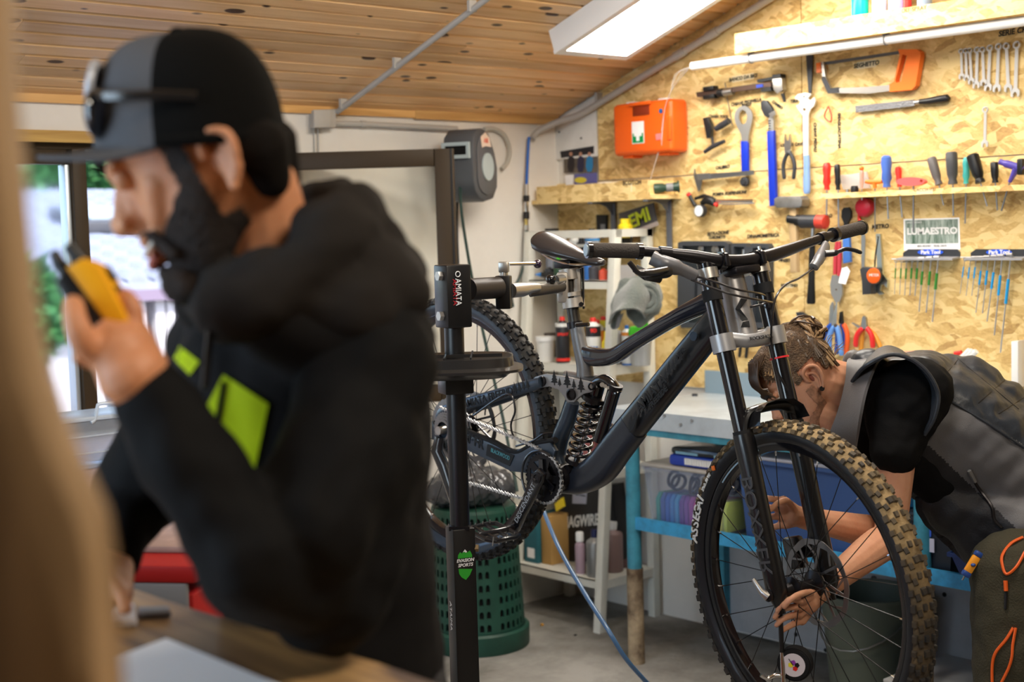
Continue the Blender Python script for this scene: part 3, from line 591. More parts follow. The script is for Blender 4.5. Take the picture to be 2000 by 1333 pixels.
# --- red handled cutters, blue wrench, tag
t = tool('fencing_pliers', 'grey nosed cutters with long red handles above the blue pliers', 'pliers', 1636, 560)
wp(G(), [(1628, 538), (1642, 538), (1648, 560), (1648, 575), (1640, 596), (1634, 590), (1626, 574), (1624, 556)], .02, .009, [circ(1636, 566, 2, 8)]).build('jaws', mat('galv', (.38, .38, .37)), t)
for dx_, e in ((-4, 0), (4, 3)): wt(G(), [(1637+dx_*.6, 472), (1636+dx_, 500), (1635+dx_, 536+e)], [.006, .008, .007], .024+e*.002).build('handle', mat('dull_red', (.5, .04, .06), .4), t)
t = tool('blue_adjustable', 'wrench with black head and blue handle half behind the left grip', 'wrench', 1658, 510)
wp(G(), [(1648, 412), (1651, 406), (1660, 405), (1665, 413), (1665, 425), (1659, 436), (1660, 460), (1652, 460), (1652, 436), (1647, 424)], .022, .012).build('head', BLACK, t)
wp(G(), [(1650, 456), (1663, 456), (1666, 512), (1651, 515)], .020, .016, bev=.004).build('handle', mat('mid_blue', (.05, .16, .5), .45), t)
tag(G().prism(wl([(1645, 524), (1655, 521), (1661, 530), (1652, 556), (1638, 553)], .04), NX*.002).build('paper_tag', PAPER), 'blank white paper tag hanging under the blue handled wrench', 'tag')
# --- earmuffs (red)
t = tool('red_earmuff', 'dark red plastic cup with a curled strap hanging below the screwdriver shelf', 'ear defender', 1695, 430)
G().lathe([(0, 0), (.03, 0), (.034, .012), (.03, .028), (.018, .036), (0, .037)], Wl(1694, 405, .01), NX, 20).build('cup', mat('dark_red', (.42, .01, .03), .4), t)
wt(G(), catmull([(1688, 400), (1680, 412), (1678, 426), (1681, 433)], 5), .006, .02).build('strap', RED, t)
# --- long thin scale, tape measure, adjustable spanner
t = tool('steel_rule', 'slim steel depth gauge hanging left of the tape measure', 'gauge', 1688, 545)
wp(G(), [(1683, 458), (1690, 455), (1691, 470), (1688, 540), (1692, 552), (1684, 552)], .012, .003).build('rule', STEEL, t)
t = tool('adjustable_spanner', 'chrome adjustable spanner hanging behind the tape measure', 'spanner', 1722, 575)
wp(G(), [(1714, 457), (1722, 457), (1727, 535), (1737, 548), (1735, 562), (1729, 556), (1724, 556), (1722, 568), (1729, 574), (1722, 576), (1712, 570), (1711, 556), (1717, 540)], .012, .010, [circ(1718, 463, 2, 8)]).build('forged_body', mat('spanner_steel', (.5, .54, .52), .3, 1.), t)
t = tool('tape_measure', 'black and orange tape measure on a cord under the handwritten sign', 'tape measure', 1705, 575)
wp(G(), [(1690, 526), (1695, 521), (1718, 523), (1725, 533), (1724, 550), (1712, 558), (1712, 574), (1695, 575), (1694, 548)], .026, .035, bev=.004).build('case', DGREY, t)
G().lathe([(0, 0), (.026, 0), (.026, .004), (.022, .006), (0, .006)], Wl(1707, 539, .061), NX, 24).build('badge', mat('badge_orange', (.85, .12, .01), .35), t)
text('lettering', 'METER', Wl(1707, 538, .0675), WX, UP, .013, WPLA, t)
wt(G(), catmull([(1708, 522), (1709, 500), (1716, 462), (1712, 490), (1709, 522)], 5), .0015, .045, 5).build('cord', BLACK, t)
# --- pliers clusters
NB = mat('navy_grip', (.01, .07, .38), .35)
pliers('combination_pliers', 'blue handled pliers, front left of the cluster above the mechanic back', 'pliers', (1628, 632), [(1622, 632), (1624, 598), (1628, 590), (1631, 598), (1634, 632)], [(1626, 632), (1612, 650), (1604, 680)], [(1630, 632), (1636, 655), (1634, 692)], STEEL, NB, off=.035, r=.009)
pliers('needle_nose_pliers', 'long nosed pliers with pale blue handles inside the blue cluster', 'pliers', (1632, 636), [(1627, 636), (1636, 590), (1639, 590), (1637, 636)], [(1630, 636), (1620, 660), (1622, 697)], [(1634, 636), (1640, 660), (1644, 695)], CHROME, mat('pale_blue_grip', (.12, .28, .65), .35), off=.052, r=.009)
pliers('water_pump_pliers', 'black and orange handled pliers at the right of the blue cluster', 'pliers', (1645, 630), [(1641, 632), (1643, 610), (1647, 608), (1649, 632)], [(1644, 632), (1650, 655), (1646, 690)], [(1647, 632), (1655, 655), (1652, 695)], BLACK, NB, off=.02, hm2=MATS['orange_grip'], r=.009)
pliers('red_pliers', 'long nosed pliers with red and black handles, right of the blue cluster', 'pliers', (1690, 640), [(1684, 642), (1687, 620), (1690, 617), (1694, 620), (1696, 642)], [(1687, 640), (1674, 655), (1671, 678)], [(1692, 640), (1702, 655), (1705, 680)], STEEL, mat('red_grip', (.65, .02, .02), .35), off=.03, r=.009)
pliers('orange_pliers', 'small pliers with dull orange handles crossing behind the red pair', 'pliers', (1686, 643), [(1666, 631), (1668, 630), (1689, 641), (1687, 646)], [(1686, 643), (1683, 665), (1681, 698)], [(1690, 640), (1708, 655), (1722, 684)], STEEL, mat('amber_grip', (.65, .27, .03), .4), off=.014, r=.008)
# --- torx / hex key racks
def keyrack(x0, x1, ya, label, tops, bots, sm, slabel):
    t = thing('key_rack', label, 'tool rack', Wl((x0+x1)/2, ya+16))
    e = 10*(x1-x0)/110
    wp(G(), [(x0, ya+7), (x0+e, ya), (x1-e*.5, ya), (x1, ya+6), (x1, ya+15), (x0, ya+17)], 0, .004).build('back_plate', DGREY, t)
    wp(G(), circ((x0+x1)/2-3, ya+6, 25, 24, 6), .004, .002).build('badge', mat('badge_blue', (.02, .1, .7), .35), t)
    text('lettering', 'Park Tool', Wl((x0+x1)/2-3, ya+6, .0066), WX, UP, .018, WPLA, t, bold=.0005)
    q0, q1 = Wl(x0+2, ya+14), Wl(x1, ya+14)
    g = G(); g.prism([q0, q0+NX*.05-UP*.005, q0+NX*.05-UP*.011, q0-UP*.006], q1-q0); g.build('shelf_lip', mat('rack_grey', (.35, .35, .37), .45, .3), t)
    n = len(tops)
    for i, ((xt, yt), (xb, yb)) in enumerate(zip(tops, bots)):
        L = yb-yt; k = .0011+.0012*i/n*1.4; off = .034
        kt = thing('hex_key', slabel[i], 'hex key', Wl(xb, yb, off), 'keys of '+slabel[-1])
        a, b = Wl(xt, yt, off), Wl(xb, yb, off)
        g = G(); g.tube([a+WX*-.014+NX*.006, a+UP*.0, a+(b-a)*.04, b], k, 6); g.cyl(a+WX*-.016, a+WX*.004, k*1.8, n=8); g.build('shaft', mat('key_steel', (.5, .5, .52), .35, .8), kt)
        s0, s1 = (.25, .5) if L > 80 else (.26, .55)
        G().tube([a+(b-a)*s0, a+(b-a)*s1], k*1.9, 10).build('sleeve', sm, kt)
        hg = G(); hg.torus(a+UP*-.006+WX*0, NX, .0058, .0014, 12, 6).bx(a+NX*-.03+V((0, -.002, -.012)), a+V((0, .002, -.009))); hg.build('hook', STEEL, t)
T1 = [(1750, 506), (1761, 506), (1771, 506), (1782, 505), (1793, 505), (1804, 504), (1819, 503), (1833, 502)]
B1 = [(1747, 575), (1757, 576), (1767, 577), (1777, 577), (1787, 578), (1795, 609), (1809, 611), (1821, 629)]
OR = ['leftmost', 'second from the left', 'third from the left', 'fourth from the left', 'fifth from the left', 'sixth from the left', 'seventh from the left', 'rightmost and longest']
keyrack(1765, 1876, 487, 'dark key rack with a blue badge, under the forest poster', T1, B1, mat('green_sleeve', (.03, .2, .03), .4), [f'green sleeved key, {o} on the left rack' for o in OR]+['the green sleeved set'])
T2 = [(1885, 503), (1896, 503), (1907, 502), (1919, 502), (1931, 501), (1945, 500), (1958, 499), (1975, 497)]
B2 = [(1875, 574), (1887, 578), (1898, 578), (1906, 611), (1919, 612), (1928, 628), (1942, 655), (1954, 689)]
keyrack(1897, 2012, 487, 'dark key rack with a blue badge, near the right edge', T2, B2, mat('cyan_sleeve', (.01, .28, .62), .4), [f'blue sleeved key, {o} on the right rack' for o in OR]+['the blue sleeved set'])
# --- poster
t = tool('event_poster', 'small landscape poster of a green forest with white block lettering', 'poster', 1820, 490)
wp(G(), [(1765, 428), (1874, 425), (1876, 488), (1766, 490)], .0, .001).build('sheet', PAPER, t)
wp(G(), [(1768, 431), (1871, 428), (1872, 475), (1769, 477)], .001, .0006).build('print', mat('forest_print', (.45, .52, .48), .5, col2=(.05, .11, .07), scale=26, stretch=(1, 3.2, .5)), t)
text('lettering', 'LUMAESTRO', Wl(1820, 452, .0019), WX, UP, .030, WPLA, t, bold=.0012, widthto=.185)
text('lettering', 'BIKE RESORT   TRAIL DAYS', Wl(1820, 481, .0013), WX, UP, .009, DGREY, t)
text('lettering', 'AMIATA FREERIDE', Wl(1786, 435, .0019), WX, UP, .007, WPLA, t)
# --- screwdriver shelf
t = thing('screwdriver_shelf', 'narrow fibreboard shelf holding the screwdrivers across the tool wall', 'shelf', (XR, 2.6, 1.64))
ya, yb_ = Wl(1602, 378, .07).y, 1.7
zs = 1.648
g = G(); g.bx((XR-.075, yb_, zs-.018), (XR, ya, zs)); g.build('shelf_board', OSBL, t, smooth=False)
text('handwriting', 'CACCIAVITI', Wl(1806, 371, .0755), WX, UP, .015, INK, t, ext=.0002)
G().bx((XR-.0752, Wl(1790, 370, .075).y, zs-.017), (XR-.0757+0, Wl(1822, 370, .075).y, zs-.002)).build('paper_label', mat('pale_label', (.78, .66, .42)), t)
def driver(label, hx0, hy0, hx1, hy1, wpx, bx, by, m, off=.04, prof=0, sr=.0026, name='screwdriver'):
    t = thing(name, label, 'screwdriver', Wl(hx1, hy1, off), 'screwdrivers standing through the shelf')
    a, b = Wl(hx0, hy0, off), Wl(hx1, hy1, off); r = wpx/2*.00205; L = (b-a).length
    fr = ((0, .55), (.06, .9), (.25, 1.), (.5, .82), (.72, .95), (.86, .62), (1, .7)) if prof == 0 else ((0, .8), (.05, 1), (.4, 1), (.7, .9), (.85, .65), (.93, .8), (1, .8))
    G().tube([a+(b-a)*f for f, _ in fr], [r*q for _, q in fr], 12, up=WX).build('handle', m, t)
    G().tube([b, Wl(bx, by, off)], sr, 8).build('shaft', mat('shaft_steel', (.3, .3, .31), .35, 1.), t)
    return t
driver('bright red screwdriver, leftmost on the screwdriver shelf', 1615, 318, 1615, 371, 14, 1614, 447, RED)
driver('thin dark blue black screwdriver beside the red one at the shelf left end', 1635, 321, 1637, 371, 11, 1638, 444, BLACK)
driver('tiny clear screwdriver with an orange top before the plastic sheet', 1683, 332, 1683, 368, 7, 1684, 400, mat('clear_amber', (.8, .5, .4), .2, trans=.5), sr=.002)
G().sph(Wl(1683, 329, .04), .008, 10, 8).build('cap', ORANGE, bpy.data.objects['screwdriver.002'])
driver('fat blue screwdriver standing on the shelf', 1731, 304, 1732, 366, 18, 1735, 428, mat('dusty_blue', (.06, .14, .5), .4))
driver('slim red screwdriver behind the red oval handle', 1754, 326, 1757, 365, 11, 1762, 425, RED, off=.03)
driver('grey screwdriver with a red dot leaning left on the shelf', 1819, 308, 1834, 361, 15, 1843, 401, mat('warm_grey', (.11, .1, .1), .45), prof=1)
driver('tall dark grey screwdriver, upright in the middle right of the shelf', 1858, 297, 1861, 360, 18, 1862, 422, mat('charcoal_grip', (.06, .06, .065), .5), prof=1)
driver('teal screwdriver behind the fat black leaning one', 1888, 307, 1887, 359, 12, 1885, 437, mat('teal', (.05, .35, .34), .35), off=.03)
driver('fat black screwdriver leaning right on the shelf', 1899, 302, 1915, 357, 19, 1928, 403, BLACK, prof=1, off=.05)
driver('short black screwdriver beside the purple pistol grip', 1942, 317, 1944, 357, 12, 1948, 411, BLACK, prof=1)
t = thing('t_handle_key', 'small orange T handle driver on the screwdriver shelf', 'driver', Wl(1709, 368, .04)); wt(G(), [(1691, 355), (1700, 356), (1712, 356), (1723, 355)], [.006, .008, .008, .006], .04).cyl(Wl(1708, 356, .04), Wl(1709, 368, .04), .008, .006).build('handle', ORANGE, t); wt(G(), [(1709, 368), (1709, 453)], .002, .04).build('shaft', MATS['shaft_steel'], t)
t = thing('oval_handle_driver', 'driver with a wide red oval handle lying on the shelf', 'driver', Wl(1784, 362, .055)); G().prism(wl(circ(1784, 355, 28, 24, 8.5), .045), NX*.02, [wl(circ(1806, 354, 3, 10), .045)]).build('handle', mat('coral', (.75, .12, .12), .4), t); wt(G(), [(1784, 362), (1784, 453)], .003, .055).build('shaft', MATS['shaft_steel'], t)
t = thing('pistol_driver', 'purple and black pistol grip driver at the right of the shelf', 'driver', Wl(1972, 355, .05))
wt(G(), catmull([(1953, 316), (1965, 320), (1985, 326), (2000, 332)], 4), [.009]*4+[.012]*5+[.012]*4, .05).build('grip', mat('purple', (.07, .05, .32), .4), t)
wt(G(), [(1985, 330), (1978, 344), (1972, 356)], [.012, .008, .006], .05).build('neck', MATS['purple'], t); G().box(Wl(1995, 326, .05), (.026, .02, .05), bev=.005).build('black_cap', BLACK, t); wt(G(), [(1972, 356), (1956, 412)], .003, .05).build('shaft', MATS['shaft_steel'], t)
t = thing('blister_sheet', 'crumpled clear plastic blister behind the screwdrivers', 'plastic', Wl(1665, 371, .01)); G().prism(wl([(1641, 342), (1668, 340), (1695, 335), (1702, 368), (1650, 371)], .008), NX*.012, bev=.003).build('sheet', mat('clear_plastic', (.75, .76, .8), .25, trans=.5, alpha=.75), t); 
t = thing('plastic_cap_nut', 'small black cap nut on the shelf before the clear blister', 'nut', Wl(1669, 369, .05)); G().lathe([(0, 0), (.013, 0), (.014, .012), (.011, .022), (0, .022)], (XR-.05, Wl(1669, 369, .05).y, zs), n=16).build('cap', BLACK, t); G().lathe([(0, 0), (.006, 0), (.006, .012), (0, .012)], (XR-.05, Wl(1655, 369, .05).y, zs), n=12).build('nut', STEEL, t)
# --- first aid kit
kit = thing('first_aid_case', 'bright orange first aid case on the wall over the small shelf', 'first aid kit', Wl(1260, 315, .0))
ky1, ky0 = Wl(1196, 260, .10).y, Wl(1312, 260, .10).y; kz0, kz1 = 1.83, 2.03
KO = mat('kit_orange', (.82, .115, .008), .38)
g = G(); P = [(ky1, kz0), (ky1, kz1), (ky0, kz1), (ky0, kz0)]
g.box((XR-.05, (ky0+ky1)/2, (kz0+kz1)/2), (.098, abs(ky1-ky0), kz1-kz0), bev=.018, seg=4); g.build('case_shell', KO, kit)
# raised rim with recess shade patch, latches, feet
xf = XR-.0995; yc = (ky0+ky1)/2; W_ = abs(ky1-ky0)
G().box((xf, yc+.0, kz1-.035), (.004, .085, .036), bev=.001).build('recess_shade', mat('kit_recess_shade', (.22, .02, .0), .6), kit)  # raised darker patch colours in the shade of the recess
G().box((xf-.005, yc, kz1-.008), (.012, .11, .014), bev=.004).build('handle', KO, kit)
for yy in (ky0+.045,): G().box((xf+.0, ky0+.012, 1.92), (.008, .02, .09), bev=.003).build('latch', KO, kit)
g = G(); [g.box((XR-.05, yy, kz0-.004), (.06, .05, .012), bev=.003) for yy in (ky0+.06, ky1-.06)]; g.build('foot', KO, kit)
g = G(); [g.box((XR-.03, yy, kz1+.004), (.04, .045, .012), bev=.004) for yy in (ky0+.09, ky1-.05)]; g.build('wall_bracket', WPLA, kit)
sy_, szc = Wl(1246, 259, .10).y, Wl(1246, 259, .10).z
sg = G().box((xf-.0005, sy_, szc), (.0012, .062, .084)).build('sticker', WPLA, kit)
g = G(); g.box((xf-.0014, sy_, szc-.021), (.0008, .056, .036)); g.build('green_field', mat('safety_green', (.0, .25, .06), .5), kit)
g = G(); g.prism([(xf-.0024, sy_+a*.001, szc-.006+b_*.001) for a, b_ in ((-8, -26), (8, -26), (8, -8), (20, -8), (20, 8), (8, 8), (8, 26), (-8, 26), (-8, 8), (-20, 8), (-20, -8), (-8, -8))], (.0006, 0, 0)); g.build('cross', WPLA, kit)
G().cyl((xf-.001, Wl(1291, 217, .1).y, Wl(1291, 217, .1).z), (xf-.003, Wl(1291, 217, .1).y, Wl(1291, 217, .1).z), .009, n=20).build('round_seal', mat('kit_seal', (.02, .1, .3), .4), kit)
# --- left shelf
lsh = thing('corner_shelf', 'small wooden shelf on grey brackets in the corner under the first aid case', 'shelf', (XR, 4.0, 1.66))
ye = Wl(1332, 382, .0).y
G().bx((XR-.15, ye, 1.655), (XR-.002, YB-.002, 1.672)).build('shelf_board', OSBL, lsh, smooth=False)
for px in (1305, 1196):
    yy = Wl(px, 395, .02).y; g = G()
    g.bx((XR-.02, yy-.012, 1.46), (XR-.012, yy+.012, 1.655)).bx((XR-.15, yy-.012, 1.647), (XR-.012, yy+.012, 1.655)); g.prism([(XR-.018, yy-.003, 1.60), (XR-.018, yy-.003, 1.65), (XR-.10, yy-.003, 1.65), (XR-.055, yy-.003, 1.635)], (0, .006, 0)); g.build('bracket', mat('bracket_grey', (.14, .15, .18), .45, .4), lsh)
t = thing('tape_tray', 'open fibreboard tray with a handwritten sign on the corner shelf', 'box', (XR-.08, 4.05, 1.672))
y0_, y1_ = Wl(1268, 370, .15).y, YB-.03
G().bx((XR-.148, y0_, 1.672), (XR-.137, y1_, 1.727)).build('front_panel', OSBL, t); G().bx((XR-.148, y0_-.001, 1.672), (XR-.01, y0_+.01, 1.727)).build('side_panel', OSBL, t); G().bx((XR-.02, y0_, 1.672), (XR-.01, y1_, 1.727)).build('back_panel', OSBL, t); G().bx((XR-.148, y0_, 1.672), (XR-.01, y1_, 1.677)).build('bottom_panel', OSBL, t)
G().bx((XR-.1485, Wl(1233, 357, .15).y, 1.688), (XR-.149, Wl(1217, 357, .15).y-.04+.0, 1.724)).build('paper_label', mat('cream_label', (.8, .75, .6), .7), t)
text('handwriting', 'SCOTCH', Wl(1234, 357, .1495), WX, UP, .024, INK, t, ext=.0002, bold=.0006)
G().torus((XR-.08, Wl(1190, 355, .08).y, 1.70), (0, 0, 1), .045, .004, 24, 6).build('tape_roll', WPLA); tag(bpy.data.objects['tape_roll'], 'roll of white tape lying in the fibreboard tray on the corner shelf', 'tape')
bpy.data.objects['tape_roll'].location.z = 1.727
t = thing('flashlight', 'dark green torch lying on the corner shelf', 'torch', Wl(1300, 372, .09))
a, b = Wl(1276, 372, .12), Wl(1326, 360, .05); a.z = 1.694; b.z = 1.70
d = b-a; G().tube([a+d*f for f in (0, .02, .38, .45, .95, 1)], [.01, .020, .018, .014, .018, .018], 16).build('barrel', mat('dark_green', (.02, .05, .03), .4), t); G().tube([a+d*.5, a+d*.78], .0165, 16).build('grip_band', GREY, t); G().tube([a+d*.94, a+d*1.01], .023, 16).build('lamp_head', mat('dark_green', (.02, .05, .03)), t)
# photo print in the corner
t = thing('team_photo', 'small print of three standing people pinned over the corner shelf', 'photo', Wl(1130, 350)); 
wp(G(), [(1100, 288), (1166, 284), (1167, 338), (1102, 338)], .001, .0008).build('sheet', mat('photo_ground', (.16, .13, .10), .5, noise_amt=.5, scale=30), t)
wp(G(), [(1094, 296), (1160, 285), (1160, 300), (1096, 309)], .0021, .0006).build('dark_band', mat('photo_dark', (.015, .015, .02), .5), t)
for cx, m_ in ((1115, mat('photo_black', (.02, .015, .018), .5)), (1134, mat('photo_navy', (.02, .02, .06), .5)), (1151, mat('photo_blue', (.02, .2, .45), .5))):
    wp(G(), [(cx-5, 309), (cx-2, 305), (cx+2, 305), (cx+7, 309), (cx+7, 326), (cx+4, 336), (cx-4, 336), (cx-7, 326)], .0028, .0004).build('figure_print', m_, t)
    wp(G(), circ(cx, 301, 3.2, 10, 4), .0028, .0004).build('face_print', mat('photo_skin', (.5, .25, .16), .5), t)
t = thing('flyer', 'blue and yellow flyer tucked behind the tray under the team photo', 'flyer', Wl(1135, 358)); wp(G(), [(1104, 343), (1120, 341), (1120, 362), (1105, 362)], .002, .0008).build('white_sheet', PAPER, t); wp(G(), [(1122, 341), (1166, 337), (1167, 360), (1122, 362)], .002, .0008).build('blue_sheet', mat('flyer_blue', (.12, .12, .35), .5), t); wp(G(), circ(1134, 352, 12, 16, 6), .003, .0006).build('yellow_print', mat('flyer_yellow', (.7, .6, .05), .5), t)
# EMI pack and hanging dark pouches below the shelf
t = thing('parts_packet', 'dark tilted packet with green yellow lettering below the corner shelf', 'packet', Wl(1250, 455))
wp(G(), [(1211, 417), (1278, 396), (1287, 440), (1232, 460), (1213, 446)], .03, .008, bev=.002).build('packet_body', mat('packet_dark', (.07, .065, .07), .4), t)
wp(G(), [(1232, 452), (1284, 432), (1287, 440), (1234, 460)], .0385, .001).build('packet_strip', mat('packet_pink', (.5, .42, .4), .5), t)
text('lettering', 'EMI', Wl(1249, 427, .040), (WX+UP*.33), UP, .075, mat('neon_yellow', (.6, .7, .03), .5), t, bold=.002)
t = thing('hanging_pouch', 'black pouch with a shield print hanging behind the spray cans', 'pouch', Wl(1178, 440)); wp(G(), [(1168, 420), (1188, 420), (1188, 460), (1178, 466), (1169, 460)], .01, .012, bev=.003).build('pouch_body', BLACK, t); wp(G(), [(1173, 438), (1182, 438), (1182, 448), (1177.5, 454), (1173, 448)], .0225, .001).build('shield_print', GREY, t)
tag(wp(G(), [(1990, 665), (2004, 664), (2004, 755), (1990, 757)], .0, .05, bev=.004).build('wall_box', WPLA), 'white plastic box at the right edge of the tool wall', 'box')
# white plastic pieces over mechanic's back
for i, (x, y) in enumerate(((1880, 700), (1886, 701), (1893, 702))):
    o = wt(G(), [(x-6, y+4), (x+14, y-16)], .009, .03).build('plastic_tube', WPLA); tag(o, ['left white plastic tube beside the red cap, behind the vest back', 'middle white plastic tube of three behind the vest back', 'rightmost white plastic tube of three behind the vest back'][i], 'tube', 'white tubes behind the mechanic back')
tag(wt(G(), [(1866, 692), (1878, 688)], [.010, .006], .03).build('red_stopper', RED), 'small red stopper beside the white tubes above the vest', 'stopper')
# ================================================================== BACK WALL FITTINGS
def bp(g, pts, off, th, holes=(), bev=0.): return g.prism([Wb(x, y, off) for x, y in pts], V((0, -th, 0)), [[Wb(x, y, off) for x, y in h] for h in holes], bev)
def bt(g, pts, r, off=.02, n=10): return g.tube([Wb(x, y, off) for x, y in pts], r, n)
PIPE = mat('grey_pipe', (.45, .43, .40), .5)
t = thing('junction_box', 'grey wall junction box where the ceiling conduit meets the wall', 'junction box', Wb(618, 250))
bp(G(), [(603, 217), (641, 215), (641, 251), (604, 251)], .0, .05, bev=.004).build('box_body', PIPE, t); bp(G(), [(610, 215), (642, 214), (642, 249), (611, 250)], .05, .012, bev=.003).build('lid', PIPE, t)
t = thing('ceiling_conduit', 'grey conduit pipe running diagonally up the board ceiling', 'pipe', (3.03, 4.25, 1.98))
a = cl(3.035, 4.262, .03); b = cl(3.035, 2.6, .03); g = G(); g.tube([a, b], .0105, 10); g.build('pipe', PIPE, t)
for yy in (4.22, 3.9, 3.5, 3.1): G().box(cl(3.035, yy, .018), (.03, .012, .036)).build('pipe_clip', PIPE, t)
t = thing('wall_conduit', 'grey pipe running level on the white wall from junction box to hose reel', 'pipe', Wb(760, 250))
bt(G(), [(641, 241), (720, 243), (800, 247), (892, 252)], .0105, .02).build('pipe', PIPE, t); bt(G(), [(704, 242.5), (714, 243)], .013, .02).build('coupler', PIPE, t)
t = thing('drop_cables', 'two thin grey cables running down from the junction box', 'cable', Wb(620, 300)); 
for x in (613, 621): bt(G(), [(x, 250), (x+1, 300)], .003, .008, 6).build('cable', PIPE, t)
# angled conduit on tool wall, with clips and air line
t = thing('rafter_conduit', 'grey conduit following the ceiling slope over the tool wall and bending down', 'pipe', (XR-.03, 4.1, 2.0))
def rc(y, dz=.06): return V((XR-.03, y, cz(y)-dz))
pts = [rc(2.6), rc(3.2), rc(3.8), rc(4.0), V((XR-.04, 4.12, cz(4.12)-.062)), V((XR-.075, 4.21, 2.0-.01)), V((4.05, YB-.03, 1.955)), V((4.02, YB-.025, 1.925))]
G().tube(catmull(pts, 4), .0135, 12).build('pipe', PIPE, t)
for yy in (3.4, 3.56): G().tube([rc(yy), rc(yy+.05)], .017, 12).build('coupler', PIPE, t)
for yy in (4.03, 3.2, 2.9): G().box(rc(yy)+V((.012, 0, .025)), (.03, .014, .05)).build('pipe_clip', PIPE, t)
t = thing('air_line', 'compressed air line with blue hose and brass couplings down the corner wall', 'air hose', Wb(1028, 480))
bt(G(), [(1033, 268), (1031, 300), (1029, 345), (1028, 372)], .0065, .025).build('blue_hose', mat('hose_blue', (.01, .12, .5), .35), t)
for y0, y1, r, m_ in ((360, 382, .009, SILV), (382, 394, .013, BLACK), (394, 414, .009, CHROME), (414, 428, .013, BLACK), (428, 440, .008, mat('brass', (.6, .45, .15), .3, 1.)), (440, 452, .010, SILV)):
    bt(G(), [(1028, y0), (1028, y1)], r, .025).build('coupling', m_, t)
bt(G(), catmull([(1028, 450), (1026, 500), (1016, 540), (1000, 570), (1002, 600)], 5), .0055, .03).build('dark_hose', mat('dark_green_hose', (.01, .035, .03), .35), t)
# hose reel
t = thing('hose_reel', 'dark grey wall mounted hose reel with a pale round hub', 'hose reel', Wb(925, 320))
RG = mat('reel_grey', (.075, .08, .09), .5)
e1 = V((.413, -.91, 0)).normalized(); e2 = V((-.91, -.413, 0)).normalized()
C0 = onp(925, 318, 1, 4.03)
def rl_(a, b, z): return V((C0.x, C0.y, 0))-e1*a-e2*b+UP*z
prof = [(0, 1.74), (0, 1.86), (.012, 1.905), (.05, 1.935), (.10, 1.94), (.15, 1.925), (.20, 1.86), (.225, 1.79), (.22, 1.72), (.18, 1.675), (.10, 1.663), (.05, 1.675), (.015, 1.70)]
G().prism([rl_(0, b, z) for b, z in prof], -e1*.13, bev=.012).build('housing', RG, t)
G().prism([rl_(-.001, b*.8+.025, (z-1.8)*.82+1.8) for b, z in prof], e1*.004, bev=.003).build('side_cover', mat('reel_side', (.1, .105, .115), .5), t)
G().cyl(rl_(-.002, .115, 1.795), rl_(-.009, .115, 1.795), .052, n=32).build('hub_disc', mat('hub_pale', (.42, .5, .52), .45), t)
G().prism([rl_(-.006, b, z) for b, z in ((.055, 1.905), (.10, 1.925), (.135, 1.905), (.15, 1.87), (.10, 1.872), (.066, 1.865))], e1*.001).build('sticker', mat('reel_sticker', (.75, .6, .5), .5), t)
text('lettering', 'AIR', rl_(-.0075, .103, 1.892), -e2*1, UP, .026, mat('reel_red', (.7, .1, .05), .5), t)
def slot(a0, a1, z0, z1): return [rl_(a0, -.001, z0), rl_(a1, -.001, z0), rl_(a1, -.001, z1), rl_(a0, -.001, z1)]
G().prism(slot(.012, .125, 1.825, 1.885), e2*.012, [slot(.024, .113, 1.838, 1.872)]).build('slot_rim', MATS['hub_pale'], t)
G().prism(slot(.024, .113, 1.838, 1.872), e2*.003).build('slot_shade', mat('void', (.002, .002, .002), .9), t)  # black plate stands for the shade inside the slot
G().tube([rl_(.05, .1, 1.8), V((C0.x+.1, YB-.01, 1.8))], .05, 14).build('wall_bracket', RG, t)
hs = thing('reel_hose', 'black air hose hanging from the hose reel slot down behind the work stand', 'hose', V((3.5, 4.0, .3)))
p0 = rl_(.085, -.012, 1.85)
g = G(); g.tube(catmull([p0+e2*-.02, p0+e2*.015, dep(896, 330, 5.35), dep(902, 420, 5.3), dep(925, 560, 5.2), dep(955, 700, 5.1), dep(985, 830, 5.0), dep(1010, 960, 4.9)], 6), .006, 8); g.build('hose_run', mat('dark_green_hose', (.01, .035, .03)), hs)
g = G(); g.tube(catmull([dep(893, 385, 5.52), dep(893, 470, 5.5), dep(898, 560, 5.5), dep(905, 640, 5.5)], 4), .005, 8); g.build('hose_return', BLACK, hs)
lp = thing('clear_hose_loop', 'loop of translucent grey hose on the wall behind the hose reel', 'hose', Wb(985, 330))
G().tube(catmull([Wb(945, 253, .02), Wb(965, 252, .02), Wb(985, 265, .02), Wb(995, 290, .02), Wb(992, 315, .02), Wb(980, 330, .02)], 6), .009, 8).build('hose_run', mat('milky_hose', (.6, .58, .52), .4, trans=.3), lp)
# ================================================================== WORKBENCH
BB = mat('bench_blue', (.055, .30, .42), .5, col2=(.04, .2, .28), scale=20); ZN = mat('zinc_sheet', (.60, .67, .73), .36, .25, noise_amt=.25, scale=5)
BBL = mat('rail_blue', (.05, .38, .72), .5, col2=(.04, .26, .48), scale=26)
bench = thing('workbench', 'blue framed workbench with a zinc top along the tool wall', 'workbench', (3.9, 2.2, 0))
by0, by1, bx0, bx1, bz = .95, 3.50, 3.615, XR-.005, .915
G().bx((bx0, by0, bz-.006), (bx1, by1, bz), bev=.002).build('zinc_top', ZN, bench)
G().bx((bx0-.004, by0, bz-.062), (bx0, by1+.003, bz)).bx((bx0, by1, bz-.062), (bx1, by1+.003, bz)).build('zinc_apron', ZN, bench)
G().bx((bx0, by0, bz-.085), (bx0+.03, by1-.01, bz-.062)).build('top_rail', BB, bench)
G().bx((bx1-.014, by0, bz), (bx1, by1, bz+.085)).build('upstand', mat('slate_blue', (.22, .30, .36), .5), bench)
